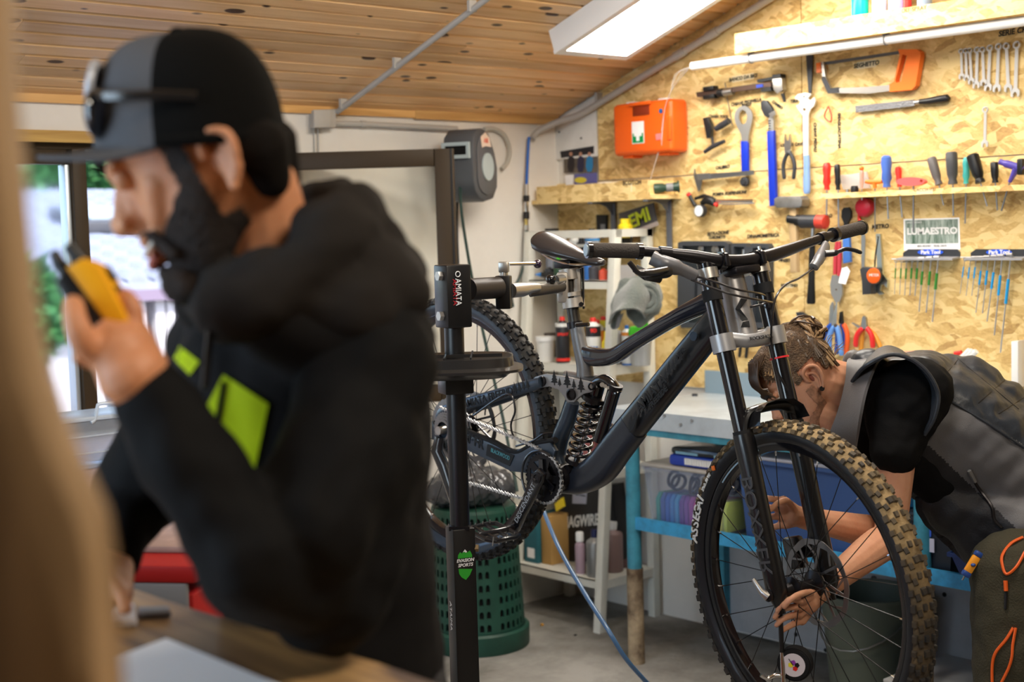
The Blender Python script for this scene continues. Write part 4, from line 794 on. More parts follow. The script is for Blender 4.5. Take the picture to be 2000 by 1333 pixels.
for yy in (3.405, 2.25, by0+.04):
    l = G().cyl((3.645, yy, .34), (3.645, yy, bz-.062), .026, n=16).build('leg', BB, bench)
    G().cyl((3.645, yy, 0), (3.645, yy, .345), .0295, n=16).build('leg_sleeve', mat('rust', (.42, .32, .2), .85, col2=(.10, .06, .035), scale=9, bump=.4), l)
    G().bx((bx1-.06, yy-.02, 0), (bx1-.02, yy+.02, bz-.062)).build('leg', BB, bench)
G().bx((3.63, by0, .488), (3.645, 3.40, .532)).build('lower_rail', BBL, bench)
G().bx((bx1-.03, by0, .488), (bx1-.02, 3.40, .532)).build('lower_rail', BBL, bench)
G().bx((3.645, by0, .50), (bx1-.03, 3.40, .506)).build('lower_shelf', mat('shelf_dark', (.10, .16, .2), .6), bench)
G().bx((3.86, by0, .655), (3.87, 2.9, .715)).build('middle_rail', BBL, bench)
for i, (px, py) in enumerate(((1352, 822), (1298, 812), (1463, 845), (1330, 830))): q = onp(px, py, 0, bx0-.004); G().cyl(q, q-V((.004, 0, 0)), .006, n=10).build('rivet', STEEL, bench)
G().prism([onp(x, y, 0, bx0-.0045) for x, y in circ(1288, 811, 10, 16, 9)], (-.0015, 0, 0)).build('oval_badge', ZN, bench)
q = onp(1517, 827, 0, bx0-.0045)
G().bx((q.x-.001, q.y-.014, q.z-.014), (q.x, q.y+.014, q.z+.014)).build('logo_plate', mat('logo_plate', (.7, .75, .78), .5), bench)
text('lettering', 'G', q-V((.0018, 0, 0)), WX, UP, .026, DGREY, bench, bold=.001)
for px, py in ((1357, 774), (1475, 760)): q = onp(px, py, 2, bz); G().lathe([(0, 0), (.012, 0), (.010, .009), (0, .009)], q, n=12).build('loose_nut', DGREY); tag(bpy.data.objects['loose_nut' if px == 1357 else 'loose_nut.001'], 'small dark nut lying on the zinc top '+('left of the near fork leg' if px == 1357 else 'near the upstand beside the mechanic forehead'), 'nut')
# under-bench wall board
st(G().bx((XR-.03, .9, .02), (XR-.012, 3.4, .50)).build('trim_4', mat('white_board', (.42, .43, .45), .6, noise_amt=.15)))
for px, py in ((1400, 1135), (1530, 1207), (1555, 1240), (1613, 1271), (1845, 1162)): q = onp(px, py, 0, XR-.03); G().cyl(q, q-V((.002, 0, 0)), .008, n=10).build('screw_hole', BLACK, bpy.data.objects['trim_4'])
text('handwriting', 'S', onp(1707, 1137, 0, XR-.0305), WX, UP, .05, DGREY, bpy.data.objects['trim_4'], bold=.002)
# lube bottle
t = thing('chain_lube_bottle', 'black and green chain lube bottle standing on the zinc bench', 'bottle', onp(1357, 752, 2, bz)); q = onp(1357, 750, 2, bz); q.z = bz
LB = mat('lube_black', (.012, .014, .014), .35)
G().lathe([(0, 0), (.021, 0), (.023, .006), (.022, .09), (.019, .115), (0, .115)], q, n=24, sy=.75).build('body', LB, t)
G().lathe([(.019, .112), (.018, .13), (.012, .15), (.008, .165), (.004, .175), (0, .175)], q, n=24, sy=.8).build('cap', mat('lube_green', (.03, .45, .04), .35), t)
vd = V((-.67, -.74, 0)); xd_ = V((.74, -.67, 0))
text('lettering', 'lube', q+vd*.0225+UP*.088, xd_, UP, .019, WPLA, t, bold=.0005); text('lettering', 'DRY', q+vd*.023+UP*.072, xd_, UP, .013, mat('lube_green', (.03, .45, .04)), t, bold=.0005)
text('lettering', '250 ml', q+vd*.0235+UP*.05, xd_, UP, .007, WPLA, t); G().box(q+vd*.0232+UP*.034, (.022, .001, .008), Matrix.Rotation(atan2(-.67, .74), 3, 'Z')).build('yellow_strip', mat('lube_yellow', (.5, .7, .03), .4), t)
# translucent tote with coloured folders
CLR = mat('clear_tote', (.35, .42, .6), .25, alpha=.17)
def tote(name, label, x0, y0, z0, x1, y1, z1, m, lidm, cat='box', rim=True):
    t = thing(name, label, cat, ((x0+x1)/2, (y0+y1)/2, z0)); th = .003; tp = .02
    def ring(z, e): return [V((x0+e, y0+e, z)), V((x1-e, y0+e, z)), V((x1-e, y1-e, z)), V((x0+e, y1-e, z))]
    g = G(); a, b = ring(z0, tp), ring(z1, 0); c, d = ring(z1, th), ring(z0+th, tp+th)
    vs = a+b+c+d; F = [(3, 2, 1, 0)]
    for i in range(4): j = (i+1) % 4; F += [(i, j, 4+j, 4+i), (4+i, 4+j, 8+j, 8+i), (8+i, 8+j, 12+j, 12+i)]
    F.append((12, 13, 14, 15)); g.faces(vs, F); g.build('tub', m, t, smooth=False)
    if rim: G().prism(ring(z1-.012, -.006), (0, 0, .012), [ring(z1-.012, th)]).build('rim', m, t, smooth=False)
    if lidm: G().bx((x0-.008, y0-.008, z1), (x1+.008, y1+.008, z1+.012), bev=.004).build('lid', lidm, t)
    return t
tote('storage_tote', 'translucent tote full of coloured folders on the lower bench rail', 3.65, 2.985, .51, 3.93, 3.36, .715, CLR, mat('tote_lid', (.45, .42, .38), .35, alpha=.9))
fc = [(.02, .3, .25), (.03, .1, .4), (.01, .12, .55), (.01, .2, .6), (.02, .28, .65), (.12, .04, .35), (.2, .05, .4), (.3, .04, .35), (.5, .02, .28), (.55, .02, .18), (.55, .03, .06), (.6, .12, .02), (.62, .2, .02), (.6, .6, .02), (.55, .68, .03)]
names_ = ['teal', 'navy', 'deep blue', 'mid blue', 'bright blue', 'violet', 'purple', 'plum', 'magenta', 'crimson', 'red', 'rust', 'orange', 'yellow', 'lime']
for i, c in enumerate(fc):
    yy = 3.325-i*.0215
    g = G(); g.prism([(3.676, yy, .52), (3.674, yy, .60), (3.69, yy, .622), (3.80, yy, .618), (3.80, yy, .52)], (0, -.016, 0), bev=.002)
    o = g.build('folder', mat('folder_%d' % i, c, .5)); tag(o, names_[i]+' plastic folder standing inside the translucent tote', 'folder', 'coloured folders in the tote')
g = G(); rn = random.Random(5)
for i in range(9): g.torus((3.75+rn.uniform(-.05, .06), 3.05+.03*i, .655+rn.uniform(0, .01)), (rn.uniform(-.3, .3), 1, rn.uniform(-.3, .3)), .028, .006, 16, 6)
o = g.build('coiled_parts', BLACK); tag(o, 'dark coiled parts lying over the folders in the tote', 'parts', kind='stuff')
# blue organiser case
t = thing('screw_organiser', 'blue organiser case with black lid lying on the translucent tote', 'case', (3.78, 3.06, .728))
oz = .728
G().box((3.78, 3.08, oz+.02), (.24, .34, .04), bev=.012).build('base', mat('organiser_blue', (.02, .06, .45), .35), t)
G().box((3.78, 3.08, oz+.052), (.232, .33, .026), bev=.012).build('lid', mat('smoked_lid', (.02, .025, .03), .2, coat=.4), t)
for yy in (3.17, 3.0): G().box((3.664, yy, oz+.047), (.006, .10, .010), bev=.003).build('latch', mat('latch_cyan', (.3, .55, .7), .4), t)
g = G()
for k in range(12): g.cyl((3.659, 3.17-k*.011, oz+.010), (3.659, 3.17-k*.011, oz+.032), .0048, n=8)
g.build('handle_grip', WPLA, t)
tote('storage_tote', 'bluish tote behind the front wheel on the lower bench shelf', 3.64, 2.42, .51, 3.95, 2.93, .79, mat('blue_tote', (.05, .11, .30), .25, alpha=.85), mat('tote_lid2', (.4, .42, .5), .35))
tote('dark_tote', 'black storage bin with a small barcode label behind the mechanic elbow', 3.64, 2.15, .51, 3.9, 2.30, .68, mat('black_tote', (.015, .02, .03), .4), mat('black_tote', (.015, .02, .03)))
G().box((3.642, 2.235, .60), (.003, .05, .04)).build('barcode_label', mat('barcode', (.55, .55, .7), .5), bpy.data.objects['dark_tote'])
G().box((3.642, 2.235, .64), (.003, .03, .03)).build('blue_label', mat('label_blue', (.04, .12, .6), .5), bpy.data.objects['dark_tote'])
tote('blue_crate', 'open dark blue crate on the lower rail beside the trousers', 3.60, 1.90, .535, 3.85, 2.135, .60, mat('navy_crate', (.015, .04, .16), .4), None)
tote('black_crate', 'open black crate visible through the wheel over the middle rail', 3.88, 2.40, .72, 4.05, 2.66, .79, BLACK, None)
# bucket and bottom tote
t = thing('plastic_bucket', 'dull green plastic bucket under the bench seen through the front wheel', 'bucket', (3.92, 2.58, 0))
BKT = mat('bucket_green', (.10, .115, .085), .5)
G().lathe([(0, 0), (.125, 0), (.155, .33), (.161, .33), (.161, .345), (.151, .345), (.12, .012), (0, .012)], (3.92, 2.62, 0), n=36).build('tub', BKT, t)
g = G(); g.tube([V((3.92, 2.62, .30))+V((-.163*cos(a)*1.0, .163*sin(a), -.12*cos(a)*1)) for a in [radians(-80+16*i) for i in range(11)]], .0025, 6); g.build('handle', STEEL, t)
q = onp(1757, 1300, 2, .13)
tote('low_tote', 'closed clear lidded blue tote on the floor at the bottom behind the front wheel', 3.62, 2.02, .0, 3.95, 2.36, .165, mat('blue_tote2', (.04, .07, .2), .35), mat('tote_lid3', (.5, .5, .5), .35))
# ================================================================== CORNER SHELVING
AL = mat('shelf_white', (.74, .73, .66), .45, noise_amt=.08)
sh = thing('shelving_unit', 'white metal shelving unit in the corner loaded with cans and bottles', 'shelving', (3.98, 4.0, 0))
sy0, sy1, st_ = 3.755, 4.235, 1.545
def leg(y, x0, x1, t=.035): 
    g = G(); g.prism([(x0, y, 0), (x0+t, y, 0), (x1+t, y, st_), (x1, y, st_)], (0, t, 0), bev=.002); g.build('leg', AL, sh)
leg(sy0, 3.815, 3.955); leg(sy1, 3.815, 3.955); leg(sy0, 4.13, 4.13); leg(sy1, 4.13, 4.13)
def lx(z): return 3.815+.14*z/st_
SHZ = {}
for k, z in enumerate((.20, .62, 1.02, 1.35)):
    g = G(); x = lx(z)+.004
    g.bx((x, sy0+.002, z-.006), (4.15, sy1+.033, z)).bx((x, sy0+.003, z-.034), (x+.004, sy1+.03, z)).bx((x, sy0+.003, z-.034), (4.15, sy0+.007, z)); g.build('shelf', AL, sh, smooth=False)
G().bx((3.955, sy0, st_-.03), (4.165, sy0+.03, st_)).bx((3.955, sy0, st_-.03), (3.985, sy1+.035, st_)).bx((3.955, sy1, st_-.03), (4.165, sy1+.035, st_)).build('top_rim', AL, sh)
def on(px, z, dx_=.05, ybase=None):
    """point on a shelf at height z, dx_ behind its front edge, under image column px"""
    x = lx(z)+dx_; d = ray(px, ybase or 600); p = CP+d*((x-CP.x)/d.x)
    for _ in range(3):
        # iterate image row so that the ray meets height z on that plane
        s = (x-CP.x); best = None
        for py in range(380, 1250, 6):
            q = onp(px, py, 0, x)
            if best is None or abs(q.z-z) < abs(best.z-z): best = q
        break
    return V((x, best.y, z))
def can(label, px, z, h, r, body, top, dx_=.06, lab_m=None, cat='spray can', grp=None, nozzle=None, lb=(.15, .75), name='spray_can'):
    b = on(px, z, dx_); b.y = min(b.y, sy1-.0); t = thing(name, label, cat, b, grp)
    G().lathe([(0, 0), (r*.95, 0), (r, .004), (r, h*.80), (r*.9, h*.84), (r*.45, h*.90), (r*.42, h*.91), (0, h*.91)], b, n=24).build('body', body, t)
    if lab_m: G().lathe([(r*1.01, h*lb[0]), (r*1.01, h*lb[1])], b, n=24).build('label', lab_m, t)
    G().lathe([(r*.40, h*.90), (r*.40, h*.97), (r*.3, h), (0, h)], b, n=16).build('nozzle', nozzle or top, t)
    return t, b
CANW = mat('can_white', (.7, .7, .68), .35); CREAM = mat('can_cream', (.6, .55, .45), .45)
LR = mat('label_red', (.5, .04, .02), .4); LBK = mat('label_black', (.015, .015, .018), .4); LBL = mat('label_blue2', (.02, .12, .4), .4)
Z2, Z3, Z4, Z1 = 1.02, 1.35, 1.35, .20
t, b = can('black and red spray can with a red nozzle, left of the seat tube', 1100, Z2, .185, .028, LBK, RED, .035, CANW, lb=(.78, .86)); text('lettering', 'SPRAY', b+vd*.0285+UP*.115, xd_, UP, .015, RED, t, bold=.0006); G().lathe([(.0288, .008), (.0288, .02)], b, n=24).build('red_band', RED, t)
tw = thing('white_tub', 'cream lidded tub at the left end of the middle shelf', 'tub', on(1066, Z2, .05)); b = on(1066, Z2, .05)
G().lathe([(0, 0), (.034, 0), (.038, .085), (0, .085)], b, n=28).build('tub', CANW, tw); G().lathe([(.041, .083), (.041, .10), (0, .10)], b, n=28).build('lid', WPLA, tw)
tw = thing('cardboard_tub', 'brown small tub behind the cream tub on the middle shelf', 'tub', on(1078, Z2, .2)); b = on(1078, Z2, .2); G().lathe([(0, 0), (.03, 0), (.032, .1), (0, .1)], b, n=20).build('tub', mat('dark_brown', (.06, .04, .03), .5), tw)
t, b = can('white spray can with black top band and red nozzle beside the seat tube', 1160, Z2, .185, .030, CANW, RED, .04, LBK, lb=(.6, .82)); text('lettering', '9D', b+vd*.031+UP*.135, xd_, UP, .02, RED, t, bold=.001)
g = G(); [g.sph(b+vd*.029+xd_*(i*.011-.011)+UP*(.05+.018*j), (.005, .005, .007), 8, 6) for i in range(3) for j in range(2)]; g.build('label_dots', LBL, t)
can('orange striped can behind the seat collar', 1168, Z2, .17, .027, CANW, RED, .12, mat('label_orange', (.8, .25, .02), .4))
can('yellow and black spray can with a red nozzle on the middle shelf', 1180, Z2, .18, .027, mat('can_yellow', (.65, .6, .05), .4), RED, .17, LBK)
t = thing('oil_bottle', 'small bottle with a pointed yellow nozzle cap on the middle shelf', 'bottle', on(1184, Z2, .045)); b = on(1184, Z2, .045)
G().lathe([(0, 0), (.022, 0), (.023, .004), (.023, .055), (.017, .068), (0, .068)], b, n=20).build('body', mat('clear_grey', (.4, .4, .38), .3, trans=.4), t); G().lathe([(.016, .066), (.016, .09), (.008, .1), (.006, .13), (.003, .135), (0, .135)], b, n=20).build('cap', YEL, t)
t, b = can('white bottle with dark blue bands, right part of the middle shelf', 1226, Z2, .155, .022, CANW, LBL, .10, LBL, cat='bottle', name='bottle', lb=(.0, .05)); G().lathe([(.0225, .115), (.0225, .128)], b, n=20).build('orange_band', mat('label_orange', (.8, .25, .02)), t)
can('yellow capped bottle half behind the shelf leg', 1207, Z2, .15, .022, mat('can_grey', (.3, .3, .3), .4), YEL, .10, cat='bottle', name='bottle')
t = thing('mixing_bottle', 'clear jug with a bright green lid on the middle shelf', 'jug', on(1252, Z2, .12)); b = on(1252, Z2, .12)
G().lathe([(0, 0), (.036, 0), (.044, .12), (0, .12)], b, n=28).build('body', mat('milky_jug', (.6, .63, .66), .3, trans=.5, alpha=.9), t); g = G(); g.lathe([(.046, .118), (.046, .135), (.038, .15), (0, .15)], b, n=28); g.cyl(b+UP*.15+xd_*.01, b+UP*.185+xd_*.012, .022, .016, 16); g.build('lid', mat('bright_green', (.08, .6, .03), .4), t)
# top shelf level
can('clear silver topped can at the back of the upper shelf', 1106, Z3, .17, .022, mat('silver_can', (.5, .5, .5), .3, .7), CHROME, .10)
t, b = can('white spray can with black nozzle behind the saddle', 1124, Z3, .185, .026, CANW, BLACK, .10, mat('label_grey', (.35, .34, .36), .4)); G().lathe([(.0265, .06), (.0265, .10)], b, n=20).build('dark_band', LBK, t)
can('black can with a round pink mark behind the saddle', 1137, Z3, .165, .025, LBK, BLACK, .09, mat('label_dark', (.04, .03, .05), .4))
G().cyl(bpy.data.objects['spray_can.006'].location+vd*.024+UP*.09, bpy.data.objects['spray_can.006'].location+vd*.027+UP*.09, .009, n=14).build('pink_mark', mat('pinkish', (.6, .35, .5), .5), bpy.data.objects['spray_can.006'])
t, b = can('grey spray can with a blue top band, tallest on the upper shelf', 1158, Z3, .20, .031, mat('can_bluegrey', (.28, .3, .36), .35), BLACK, .12, mat('label_grey2', (.4, .4, .42), .4)); G().lathe([(.032, .152), (.032, .160)], b, n=24).build('blue_band', mat('band_blue', (.03, .25, .6), .4), t)
can('small dark green sprayer can behind the seatpost head', 1092, Z3, .09, .022, mat('dark_grn', (.02, .06, .03), .4), mat('bright_green', (.08, .6, .03)), .04)
t = thing('black_capped_can', 'tall can with a black cap at the left end of the upper shelf', 'spray can', on(1080, Z3, .11)); b = on(1080, Z3, .11); G().lathe([(0, 0), (.028, 0), (.028, .15), (0, .15)], b, n=24).build('body', mat('can_bluegrey', (.28, .3, .36)), t); G().lathe([(.0285, .15), (.0285, .205), (0, .205)], b, n=24).build('cap', BLACK, t)
t = thing('marker', 'black tube with a bright blue tip lying at the left end of the upper shelf', 'marker', on(1040, Z3, .02)); b = on(1040, Z3, .03); b.y = 4.16; g0 = V((.05, -1, .0)).normalized()
G().tube([b+UP*.02+g0*-.02, b+UP*.02+g0*.07], [.011, .013], 12).build('body', BLACK, t); G().tube([b+UP*.02+g0*-.06, b+UP*.02+g0*-.02], [.002, .011], 12).build('tip', mat('tip_blue', (.02, .25, .8), .4), t)
for i, (px, m_, r, h, lb_) in enumerate(((1073, DGREY, .02, .05, 'dark squat jar on the upper shelf left of the seatpost'), (1150, LBL, .018, .075, 'blue small bottle on the upper shelf under the saddle nose'), (1160, mat('dk', (.05, .05, .06), .4), .02, .06, 'dark small bottle on the upper shelf right of the seatpost'), (1179, mat('red_clear', (.6, .08, .04), .3), .018, .045, 'small jar with a red base under the saddle nose'))):
    t, b = can(lb_, px, Z3, h, r, m_, m_, .04, cat='jar', name='small_jar')
b0, b1 = on(1182, Z3, .05), on(1208, Z3, .05)
t = thing('clear_bin', 'small clear plastic bin at the right end of the upper shelf', 'bin', b1); G().bx((b0.x, b1.y, Z3), (b0.x+.1, b0.y-.01, Z3+.055), bev=.004).build('bin_body', mat('clear_bin', (.65, .66, .7), .3, trans=.5, alpha=.85), t)
t = thing('yellow_lid_can', 'black and yellow can with a yellow lid standing on the top of the unit', 'can', (4.06, 3.80, st_)); b = V((4.075, sy0+.07, st_-.0)); 
q0 = onp(1222, 476, 0, 4.075); b.y = q0.y; b.z = 1.49
G().lathe([(0, 0), (.028, 0), (.028, .06), (0, .06)], b, n=24).build('body', LBK, t); G().lathe([(.029, .055), (.029, .068), (.02, .075), (.02, .095), (0, .095)], b, n=24).build('lid', YEL, t); G().box(b+vd*.028+UP*.03, (.03, .002, .02), Matrix.Rotation(atan2(-.67, .74), 3, 'Z')).build('label', YEL, t)
G().bx((4.0, b.y-.06, b.z-.012), (4.15, b.y+.25, b.z)).build('shelf', AL, sh)
# grey glove/cloth hung on the near end
def blob_mesh(prims, vox, smooth=3, noise_f=None):
    """union of tapered capsules / ellipsoids remeshed into one skin; prims: ('c',p,q,r0,r1[,flat dir, factor]) or ('e',c,(rx,ry,rz),R)"""
    g = G()
    for p in prims:
        if p[0] == 'c':
            a, b, r0, r1 = V(p[1]), V(p[2]), p[3], p[4]; n = 14; d = b-a; L = d.length
            X, Y, Z = frame(d if L > 1e-6 else (0, 0, 1)); rings = []
            prof = [(-r0*cos(radians(t)), r0*sin(radians(t))) for t in (8, 30, 55, 80)]+[(L+r1*cos(radians(t)), r1*sin(radians(t))) for t in (80, 55, 30, 8)]
            sc = p[5] if len(p) > 5 else None
            vs = []
            for z, r in prof:
                vs.append([g.b.verts.new(a+Z*z+X*cos(2*pi*j/n)*r+Y*sin(2*pi*j/n)*r) for j in range(n)])
            for A, B in zip(vs, vs[1:]):
                for j in range(n): g.b.faces.new((A[j], A[(j+1) % n], B[(j+1) % n], B[j]))
            g.b.faces.new(vs[0][::-1]); g.b.faces.new(vs[-1])
        elif p[0] == 'e':
            g.sph(p[1], p[2], 20, 14, p[3] if len(p) > 3 else None)
        elif p[0] == 't': g.tube(p[1], p[2], p[3] if len(p) > 3 else 12, up=p[4] if len(p) > 4 else None)
        elif p[0] == 'm': g.faces(p[1], p[2])
    bmesh.ops.recalc_face_normals(g.b, faces=g.b.faces[:])
    me = bpy.data.meshes.new('b'); g.b.to_mesh(me); g.b.free()
    o = bpy.data.objects.new('b', me); COL.objects.link(o)
    r = o.modifiers.new('r', 'REMESH'); r.mode = 'VOXEL'; r.voxel_size = vox; r.adaptivity = 0
    s = o.modifiers.new('s', 'SMOOTH'); s.factor = .5; s.iterations = smooth
    dg = bpy.context.evaluated_depsgraph_get(); me2 = bpy.data.meshes.new_from_object(o.evaluated_get(dg)); bpy.data.objects.remove(o); bpy.data.meshes.remove(me)
    if noise_f:
        me2.update(); nr = [v.normal.copy() for v in me2.vertices]
        for v, nn in zip(me2.vertices, nr): v.co += nn*noise_f(v.co, nn)
    return me2
gl = thing('grey_cloth', 'grey felt cloth draped over the near end of the shelving unit', 'cloth', dep(1235, 640, 5.3))
D = lambda x, y, z=4.55: dep(x, y, z+.74)
GF = mat('grey_felt', (.10, .115, .105), .95, sheen=.4, bump=.5, bscale=150)
def sheet_loft(rows, name, m, parent, th=.006):
    g = G(); R = [catmull([V(p) for p in r], 6) for r in rows]; k = len(R[0]); C_ = [catmull([r[j] for r in R], 5) for j in range(k)]
    nn = len(C_[0]); vs = [[g.b.verts.new(C_[j][i]) for j in range(k)] for i in range(nn)]
    for i in range(nn-1):
        for j in range(k-1): g.b.faces.new((vs[i][j], vs[i][j+1], vs[i+1][j+1], vs[i+1][j]))
    bmesh.ops.recalc_face_normals(g.b, faces=g.b.faces[:]); bmesh.ops.solidify(g.b, geom=g.b.faces[:], thickness=th)
    return g.build(name, m, parent, ang=80)
sheet_loft([[D(1222, 556, 4.6), D(1240, 545, 4.5), D(1262, 548, 4.5), D(1285, 556, 4.6)], [D(1205, 575, 4.55), D(1232, 565, 4.42), D(1258, 572, 4.42), D(1292, 580, 4.6)], [D(1196, 610, 4.5), D(1226, 590, 4.38), D(1250, 600, 4.40), D(1284, 600, 4.6)], [D(1191, 634, 4.55), D(1205, 610, 4.36), D(1246, 606, 4.38), D(1262, 630, 4.6)]], 'front_fold', GF, gl)
prs = [('c', D(1243, 560), D(1240, 612), .040, .032), ('c', D(1262, 556), D(1274, 600), .041, .035), ('c', D(1274, 595), D(1250, 625), .037, .030), ('c', D(1205, 600), D(1200, 636), .023, .016), ('c', D(1222, 555), D(1203, 600), .026, .023)]
link('folded_cloth', blob_mesh(prs, .006, 4, lambda c, n: .004*noise.noise(c*45)), GF, gl)
for k, (r_, cx, cy) in enumerate(((24, 1262, 583), (15, 1262, 583))):
    G().tube([D(cx+r_*cos(radians(a)), cy+r_*1.1*sin(radians(a)), 4.45) for a in range(-130, 190, 20)], .010, 8).build('rolled_fold', GF, gl)
G().prism([D(1208, 618, 4.45), D(1218, 612, 4.45), D(1209, 641, 4.45), D(1203, 643, 4.45)], (-.003, 0, 0)).build('care_label', GREY, gl)
# lower shelf: boxes, cable box, bottles
lz = Z1
def on1(px, dx_): return on(px, lz, dx_)
bA, bB = on1(1058, .06), on1(1078, .06)
t = thing('cardboard_box', 'brown cardboard box standing on the lowest shelf', 'box', bA); G().bx((bA.x-.0, bB.y, lz), (bA.x+.2, bA.y, lz+.20), bev=.003).build('carton', mat('cardboard', (.5, .3, .1), .8), t)
bC, bD = on1(1030, .04), on1(1055, .04)
bC.y = min(bC.y, sy1+.02)
t = thing('teal_box', 'dark teal carton with a white label, left end of the lowest shelf', 'box', bC); G().bx((bC.x, bA.y+.003, lz), (bC.x+.2, sy1-.002, lz+.19), bev=.003).build('carton', mat('teal_card', (.02, .13, .17), .6), t); G().bx((bC.x-.002, bA.y+.02, lz+.02), (bC.x, bA.y+.06, lz+.06)).build('label', PAPER, t)
t = thing('cable_box', 'large black carton with slanted silver lettering on the lowest shelf', 'box', on1(1135, .12))
R_ = lambda x, y, X=3.99: onp(x, y, 0, X)
G().prism([R_(1092, 1098), R_(1088, 985), R_(1100, 955), R_(1192, 948), R_(1205, 1045), R_(1200, 1098)], (.08, 0, 0), bev=.004).build('carton', LBK, t)
text('lettering', 'JAGWIRE', R_(1136, 1019, 3.988), (WX+UP*.20), UP, .062, CANW, t, bold=.002, shear=.35, widthto=.205)
G().prism([R_(1119, 958, 3.989), R_(1147, 959, 3.989), R_(1145, 985, 3.989), R_(1118, 984, 3.989)], (-.001, 0, 0)).build('paper_label', mat('label_lilac', (.5, .5, .6), .6), t)
text('lettering', 'CABLE HOUSING', R_(1133, 968, 3.987), WX, UP, .008, INK, t)
G().prism([R_(1083, 985, 3.93), R_(1098, 972, 3.93), R_(1101, 990, 3.93), R_(1086, 1000, 3.93)], (.01, 0, 0)).build('yellow_corner', YEL, t)
G().prism([R_(1066, 1006, 3.92), R_(1084, 1010, 3.92), R_(1081, 1028, 3.92), R_(1064, 1022, 3.92)], (.004, 0, 0)).build('paper_tag', PAPER, t)
bottle('sealant_bottle', 'pink translucent bottle with a white cap on the lowest shelf', 'bottle', on1(1134, .045), .165, .020, mat('pink_milk', (.38, .27, .33), .4), WPLA, .035, .016)
bottle('silver_flask', 'grey aluminium bottle with a dark blue cap on the lowest shelf', 'bottle', on1(1163, .05), .185, .034, mat('dull_alu', (.28, .28, .28), .45, .6), mat('navy_cap', (.01, .015, .08), .4), .03, .014)
bottle('oil_jug', 'brownish translucent jug right of the shelf leg on the lowest shelf', 'bottle', V((3.99, 3.84, lz)), .20, .038, mat('brown_milk', (.30, .2, .2), .5), WPLA, .03, .018)
bottle('oil_jug', 'brown jug behind the blue bench leg on the lowest shelf', 'bottle', V((4.07, 3.87, lz)), .19, .036, mat('brown_milk2', (.22, .12, .12), .5), WPLA, .03, .018)
for i, (yy, c) in enumerate(((3.86, (.12, .12, .14)), (3.96, (.3, .1, .1)), (4.08, (.3, .28, .24)))):
    bottle('workshop_bottle', ['dark bottle on the knee high shelf nearest the bench leg', 'reddish bottle in the middle of the knee high shelf', 'grey bottle at the corner end of the knee high shelf'][i], 'bottle', V((4.0, yy, .62)), .2, .036, mat('wb%d' % i, c, .45), WPLA)
# ================================================================== GREEN BASKET (perforated)
BG = mat('basket_green', (.016, .075, .05), .5, noise_amt=.3, scale=10)
cxb, cyb = 3.425, 4.02; HB = .53
bk = thing('green_basket', 'upturned dark green perforated plastic basket behind the work stand', 'basket', (cxb, cyb, 0))
g = G(); g.lathe([(.196, 0), (.199, .004), (.199, .07), (.192, .078), (.185, .078), (.185, 0), (.196, 0)], (cxb, cyb, 0), n=56); g.build('rim_band', BG, bk)
g = G(); rb, rt = .186, .160; nz, nc = 9, 42
def cyl_pt(u, z, dr=0): 
    r = rb+(rt-rb)*z/HB+dr; return V((cxb+r*cos(u), cyb+r*sin(u), z))
for i in range(nz):
    z0 = .078+(HB-.09)*i/nz; z1 = .078+(HB-.09)*(i+1)/nz
    for j in range(nc):
        u0, u1 = 2*pi*j/nc, 2*pi*(j+1)/nc; um = (u0+u1)/2; du = (u1-u0)
        if j % 6 == 5 or i in (0,) and False:
            g.faces([cyl_pt(u0, z0), cyl_pt(u1, z0), cyl_pt(u1, z1), cyl_pt(u0, z1)], [(0, 1, 2, 3)]); continue
        h = z1-z0; ho = [(um-du*.30, z0+h*.2), (um+du*.30, z0+h*.2), (um+du*.30, z0+h*.58), (um+du*.16, z0+h*.74), (um-du*.16, z0+h*.74), (um-du*.30, z0+h*.58)]
        O = [(u0, z0), (u1, z0), (u1, z0+h*.6), (u1, z1), (u0, z1), (u0, z0+h*.6)]
        vs = [cyl_pt(*q) for q in O]+[cyl_pt(*q) for q in ho]
        vi = [cyl_pt(a, b, -.006) for a, b in ho]
        F = [(k, (k+1) % 6, 6+(k+1) % 6, 6+k) for k in range(6)]+[(6+k, 6+(k+1) % 6, 12+(k+1) % 6, 12+k) for k in range(6)]
        g.faces(vs+vi, F)
g.lathe([(rt, HB-.012), (rt-.004, HB), (0, HB)], (cxb, cyb, 0), n=42)
g.build('perforated_wall', BG, bk, smooth=False)
G().lathe([(rb-.012, .01), (rt-.012, HB-.01)], (cxb, cyb, 0), n=36).build('inner_shade', mat('void', (.002, .002, .002)), bk)  # black liner stands for the shade inside the basket
bg = thing('plastic_sack', 'crumpled shiny dark grey sack lying on the green basket behind the rear wheel', 'sack', (cxb, cyb, HB))
prs = [('e', V((cxb-.03, cyb+.0, HB+.075)), (.135, .12, .075)), ('e', V((cxb+.05, cyb-.06, HB+.07)), (.08, .08, .065)), ('e', V((cxb-.10, cyb+.05, HB+.06)), (.08, .08, .055)), ('c', V((cxb-.02, cyb, HB+.12)), V((cxb+.02, cyb-.02, HB+.165)), .04, .018)]
link('sack_film', blob_mesh(prs, .007, 2, lambda c, n: .016*abs(noise.noise(V((c.x*22, c.y*22, c.z*9))))+.006*noise.noise(c*60)), mat('sack_grey', (.07, .072, .08), .22, .2, coat=.4), bg, ang=50)
# crumb, pebble
q = onp(1059, 1221, 2, 0.006); tag(G().box(q+UP*.0, (.012, .010, .010), bev=.003).build('orange_chip', mat('chip', (.7, .35, .06), .6)), 'tiny orange chip on the concrete floor beside the basket', 'debris')
q = onp(1124, 1241, 2, .003); tag(G().box(q, (.012, .008, .005), bev=.002).build('dark_chip', BLACK), 'tiny dark scrap on the concrete floor right of the basket', 'debris')
